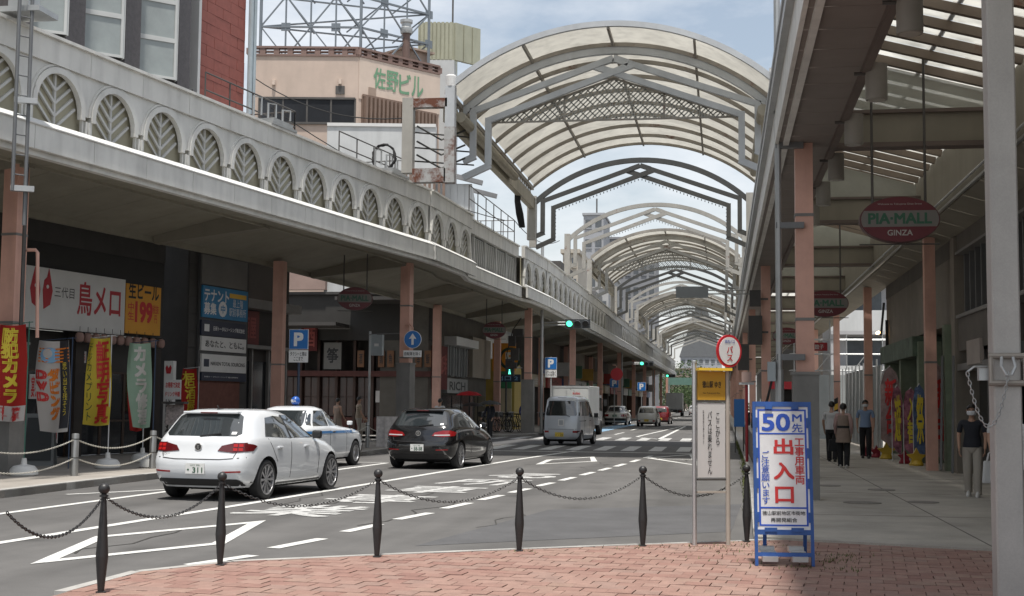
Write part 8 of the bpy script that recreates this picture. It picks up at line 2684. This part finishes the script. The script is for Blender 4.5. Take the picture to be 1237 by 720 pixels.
        for hp_, kn, an in ((hipL, kL, aL), (hipR, kR, aR)):
            a0 = an + P(0, .01, -.035)
            pts = [hp_ + P(0, 0, .03), hp_.lerp(kn, .35), hp_.lerp(kn, .75) + P(0, .012, 0), kn + P(0, .012, 0), kn.lerp(an, .3), kn.lerp(an, .7), an + P(0, 0, .02), a0]
            B.tube(pts, [.090 * k, .090 * k, .082 * k, .080 * k, .078 * k, .072 * k, .068 * k, .070 * k], 12)
        B.local('trousers', legs, t, True, 60)
    for A_ in (aL, aR):
        B = MB()
        x0, y0 = A_.x, A_.y
        zb = max(0, A_.z - .105 * k)
        n = 12
        vs = []
        for rr, zz in ((1, 0), (1.02, .03), (.85, .07), (.5, .10)):
            for i in range(n):
                a = 2 * math.pi * i / n
                yy = math.sin(a)
                vs.append(V((x0 + .043 * k * rr * math.cos(a), y0 + .05 * k + .125 * k * yy * (rr if yy > 0 else min(1, rr + .1)) - (.03 * k if zz > .05 else 0), zb + zz * k)))
        B.add(vs, [tuple(range(n))[::-1]] + [(j * n + i, j * n + (i + 1) % n, (j + 1) * n + (i + 1) % n, (j + 1) * n + i) for j in range(3) for i in range(n)] + [tuple(range(3 * n, 4 * n))])
        B.local('shoe', shoes, t, True)
    Mx = ROOTM[t.name]
    return t, Mx @ wL, Mx @ wR
def bag(p, label, mat, w, h, d, rz=0.0, strap=.18, cat='bag'):
    t = thing('hand_bag', label, cat, (p.x, p.y, p.z - h - strap), rz)
    b = MB(); b.hexa([(-w * .5, -d / 2, 0), (w * .5, -d / 2, 0), (w * .5, d / 2, 0), (-w * .5, d / 2, 0), (-w * .42, -d * .3, h), (w * .42, -d * .3, h), (w * .42, d * .3, h), (-w * .42, d * .3, h)])
    o = b.local('bag_body', mat, t); md = o.modifiers.new('bevel', 'BEVEL'); md.width = .02; md.segments = 2
    b = MB()
    for s in (-1, 1): b.tube([(-w * .25, s * d * .3, h - .02), (-w * .16, s * d * .15, h + strap * .7), (0, 0, h + strap), (w * .16, s * d * .15, h + strap * .7), (w * .25, s * d * .3, h - .02)], .009, 6)
    b.local('handle', mat, t)
    return t
NAVY_T = M('cloth_navy', (.018, .02, .028), .85, var=.1); KHAKI = M('cloth_khaki', (.34, .31, .27), .85, var=.08); BLUESH = M('cloth_light_blue', (.20, .28, .42), .85, var=.06); BLK = M('cloth_black', (.014, .014, .016), .85, var=.1)
BEIGE = M('cloth_beige', (.27, .205, .165), .85, var=.12, vs=6); PINKS = M('cloth_pink', (.42, .28, .26), .85, var=.08); WHT = M('cloth_white_shirt', (.52, .52, .52), .85, var=.06); FLOR = M('cloth_floral', (.42, .36, .34), .85, var=.7, vs=22); WPAT = M('cloth_white_pattern', (.55, .54, .54), .85, var=.3, vs=30)
person('man in light blue shirt and black trousers walking towards the camera', 4.20, 40.8, .06, 186, 1.74, .14, BLUESH, 'short', BLK, SHOE_B, 'short', True, 0, (.10, -.10))
_, wl, wr = person('woman in beige tunic and black leggings walking away with a black bag', 2.98, 34.2, .06, 8, 1.62, .13, PINKS, 'long', BLK, SHOE_W, 'short', False, .02, (.05, -.08), True, None, BEIGE)
bag(wl, 'black shoulder bag in the left hand of the woman in beige tunic', BLK, .40, .30, .16, .1, .12)
person('person in white shirt half hidden behind the woman in beige tunic', 3.0, 38.0, .06, 10, 1.68, .12, WHT, 'short', BLK, SHOE_B, 'short', False, 0, (.1, -.1))
person('woman in floral skirt standing left of the beige tunic woman', 2.45, 38.5, .06, 15, 1.60, .03, WPAT, 'short', None, SHOE_B, 'long', False, 0, (.05, .05), True, FLOR)
person('man in dark navy shirt and khaki trousers looking down near the silver post', 4.28, 24.1, .06, 192, 1.60, .12, NAVY_T, 'short', KHAKI, SHOE_W, 'short', True, .10, (.08, -.1))
_, wl, wr = person('person in white top mostly hidden behind the silver post', 4.50, 22.6, .06, 184, 1.62, .06, WHT, 'short', BLK, SHOE_B, 'short', True, 0, (.06, .10))
bag(wr + V((0, 0, .02)), 'white paper tote bag carried beside the silver post', M('tote_white', (.55, .55, .55), .7, var=.05), .30, .36, .10, .1, .16)
person('woman in white patterned shirt cut off at the right picture edge', 3.56, 15.9, .06, 182, 1.62, .08, WPAT, 'long', BLK, SHOE_B, 'short', True, 0, (.12, .12), True, None, None, (.24, .2))
person('person in sleeveless beige dress standing behind the parked taxi, left one', -14.2, 48.0, .12, 30, 1.62, .04, BEIGE, 'none', None, SHOE_B, 'short', False, 0, (.05, .05), True, M('skirt_beige', (.27, .22, .18), .85))
_, wl, wr = person('person in beige vest carrying a pale bag behind the parked taxi', -13.1, 47.0, .12, 60, 1.68, .10, M('vest_beige', (.30, .24, .18), .85), 'short', KHAKI, SHOE_B, 'short', False, 0, (.1, .05))
bag(wr, 'pale shopping bag held by the person in beige vest', M('bag_pale', (.42, .38, .33), .7), .34, .30, .12, .3, .14)
person('person in grey white shirt behind the black hatchback by the pillar base', -10.6, 49.4, .12, 20, 1.64, .06, WHT, 'short', BLK, SHOE_B, 'short', False, 0)
person('person in dark clothes under the black umbrella', at_y(592, 500, 56.7).x, 56.7, .12, 190, 1.60, .12, NAVY_T, 'long', BLK, SHOE_B, 'short', False, 0, (.08, .3), True, None, None, (.15, .3))
person('person in blue jacket behind the parked bicycles', at_y(633, 500, 68).x, 68, .12, 140, 1.62, .05, M('cloth_blue', (.02, .05, .26), .8), 'long', BLK, SHOE_B, 'short', False, 0)
# ------------------------------------------------------------------ far buildings and trees
def block(label, x0, x1, y, z, mat, floors, cols, depth=14, roof=0.0, cat='building'):
    t = thing('far_building', label, cat, ((x0 + x1) / 2, y + depth / 2, 0))
    b = MB(); b.box((x0 + x1) / 2, y + depth / 2, 0, x1 - x0, depth, z); b.part('wall', mat, t)
    b = MB(); b.box((x0 + x1) / 2, y + depth / 2, z, x1 - x0 + .4, depth + .4, .35); b.part('parapet', mat, t)
    fh = z / floors; cw = (x1 - x0) / cols
    for f in range(floors):
        if z < 12 or (f + 1) * fh > 9:
            for c_ in range(cols):
                b = MB(); b.box(x0 + cw * (c_ + .5), y - .02, fh * f + fh * .35, cw * .62, .12, fh * .42); w_ = b.part('window', M('flat_window'), t)
                b = MB(); b.box(x0 + cw * (c_ + .5), y - .05, fh * f + fh * .30, cw * .7, .2, fh * .05); b.part('sill', mat, w_)
    if roof:
        b = MB(); b.prism([(x0 - .5, z + .35), (x1 + .5, z + .35), ((x0 + x1) / 2, z + roof)], lambda u, v, d: V((u, y + d, v)), -.5, depth + .5); b.part('roof', M('far_roof', (.13, .135, .14), .8), t)
    return t
HG1, HG2, HG3, HG4 = M('far_grey', (.33, .34, .36), .8, var=.06), M('far_grey_light', (.36, .36, .36), .8, var=.06), M('far_cream', (.44, .40, .34), .8, var=.06), M('far_dark', (.25, .255, .27), .8, var=.06)
def px_block(label, px0, px1, py, Y, mat, fl_, co, depth=14, roof=0):
    a, c = at_y(px0, py, Y), at_y(px1, py, Y)
    return block(label, a.x, c.x, Y, a.z, mat, fl_, co, depth, roof)
tw = px_block('tall dark grey office tower seen through the second arch frame', 705, 729, 260, 210, HG1, 10, 2, 12)
q = at_y(721, 240, 215); b = MB(); b.tube([(q.x, q.y, at_y(721, 262, 215).z), (q.x, q.y, q.z)], .12, 6); b.top('roof_mast', DARKM, 'thin mast on top of the tall grey office tower', 'mast')
px_block('broad grey office block right of the tall tower', 726, 792, 289, 225, HG4, 8, 7, 12)
px_block('pale grey building low in front of the tall tower', 668, 735, 328, 150, HG2, 6, 5, 16)
px_block('small cream building rising above the left canopy edge', 680, 698, 306, 118, HG3, 8, 2, 8)
px_block('light concrete building right of the cream one', 738, 766, 352, 260, HG3, 9, 3, 12)
px_block('grey building with gable roof at the far end of the street', 822, 872, 432, 560, HG1, 6, 7, 16, 28)
px_block('brown grey building at the end behind the trees', 800, 834, 446, 500, M('far_brown', (.22, .17, .15), .8, var=.06), 6, 5, 14)
px_block('pale far building left behind the arcade arches', 745, 800, 405, 330, HG2, 8, 6, 14)
LEAVES = [M('leaf_dark', (.028, .055, .018), .6, var=.3, vs=1.2, tl=.25), M('leaf_mid', (.05, .09, .026), .6, var=.3, vs=1.2, tl=.3), M('leaf_light', (.085, .125, .04), .6, var=.25, vs=1.2, tl=.3)]
BARK = M('bark', (.07, .055, .04), .9, var=.2)
def tree(x, y, h, r, label, n=900, seed=1):
    q = random.Random(seed)
    t = thing('street_tree', label, 'tree', (x, y, 0), 0, 'trees at the far end of the street')
    b = MB(); b.tube([(x, y, 0), (x + .1, y, h * .25), (x - .1, y + .1, h * .5), (x, y, h * .8)], [h * .03, h * .024, h * .016, h * .006], 8)
    for k in range(6):
        a = q.uniform(0, 6.28); z0 = h * q.uniform(.28, .55)
        b.tube([(x, y, z0), (x + math.cos(a) * r * .4, y + math.sin(a) * r * .4, z0 + h * .14), (x + math.cos(a) * r * .75, y + math.sin(a) * r * .75, z0 + h * .24)], [h * .012, h * .008, h * .003], 6)
    b.part('trunk', BARK, t)
    cl = [(x + q.gauss(0, r * .45), y + q.gauss(0, r * .45), h * q.uniform(.36, .92), r * q.uniform(.26, .5)) for _ in range(24)]
    mbs = [MB(), MB(), MB()]
    for cx, cy, cz, cr in cl:
        for _ in range(n // 24):
            d = V((q.gauss(0, 1), q.gauss(0, 1), q.gauss(0, .8))); d = d.normalized() * cr * q.uniform(.5, 1.1)
            p = V((cx, cy, cz)) + d
            s = q.uniform(.28, .6) * h / 14
            u = V((q.gauss(0, 1), q.gauss(0, 1), q.gauss(0, .6))).normalized(); w_ = u.cross(V((q.gauss(0, 1), q.gauss(0, 1), q.gauss(0, 1)))).normalized()
            mbs[q.choices((0, 1, 2), (4, 4, 2))[0]].add([p - u * s, p + w_ * s * .5, p + u * s, p - w_ * s * .5], [(0, 1, 2, 3)])
    for k in range(3): mbs[k].part('crown', LEAVES[k], t)
for i, (px, py, Y, r, lab) in enumerate(((826, 440, 300, 6, 'broad dark green tree in the middle at the street end'), (806, 456, 250, 4, 'lower tree left beside the last left pillars'), (846, 450, 290, 5.5, 'rounded tree right of the middle tree'), (864, 455, 270, 4.5, 'tree partly hidden behind the bus sign'), (836, 466, 245, 2.6, 'small young tree in front of the bigger ones'), (880, 452, 310, 6, 'rightmost far tree behind the bus stop board'), (792, 452, 320, 6, 'leftmost far tree behind the left arcade end'))):
    p = at_y(px, py, Y)
    tree(p.x, Y, p.z, r, lab, 1300, 11 + i)
b = MB(); q = random.Random(4)
for _ in range(1500):
    p = V((q.uniform(-30, 10), q.uniform(326, 330), q.uniform(0, 2.2)))
    u = V((q.gauss(0, 1), q.gauss(0, 1), q.gauss(0, 1))).normalized() * .35; w_ = u.cross(V((0, .3, 1))).normalized() * .2
    b.add([p - u, p + w_, p + u, p - w_], [(0, 1, 2, 3)])
o = b.struct('hedge', LEAVES[0]); o['kind'] = 'stuff'
c = at_y(823, 459, 240)
t = thing('street_name_sign', 'small green direction board over the street before the trees', 'sign', (c.x, c.y, c.z))
b = MB(); b.box(c.x, c.y, c.z - .9, 4.6, .2, 1.3); b.part('sign_board', M('sign_dull_green', (.12, .22, .18), .5), t)
b = MB(); b.tube([(c.x - 2.2, c.y + .3, .1), (c.x - 2.2, c.y + .3, c.z + 1)], .14, 8); b.part('pole', GALV, t)
for i, (a, c, lab) in enumerate((((-15.2, 41, 12.2), (-8.9, 37.2, 9.9), 'thin black cable from the red tiled wall corner to the rusty post'), ((-14.6, 41, 11.2), (-8.6, 52, 8.9), 'thin black cable passing before the white annex wall'), ((-9.0, 57, 9.6), (-8.6, 70, 10.3), 'thin black cable between the dark and pale arch frames on the left'), ((1.2, 57, 7.6), (1.1, 70.2, 10.2), 'thin black cable beside the right feet of the arch frames'))):
    a, c = V(a), V(c)
    b = MB(); b.tube([a.lerp(c, k / 12) - Z3 * (.5 * 4 * (k / 12) * (1 - k / 12)) for k in range(13)], .018, 5)
    b.top('overhead_cable', BLACKR, lab, 'cable')
flush_warped()
flush_texts()
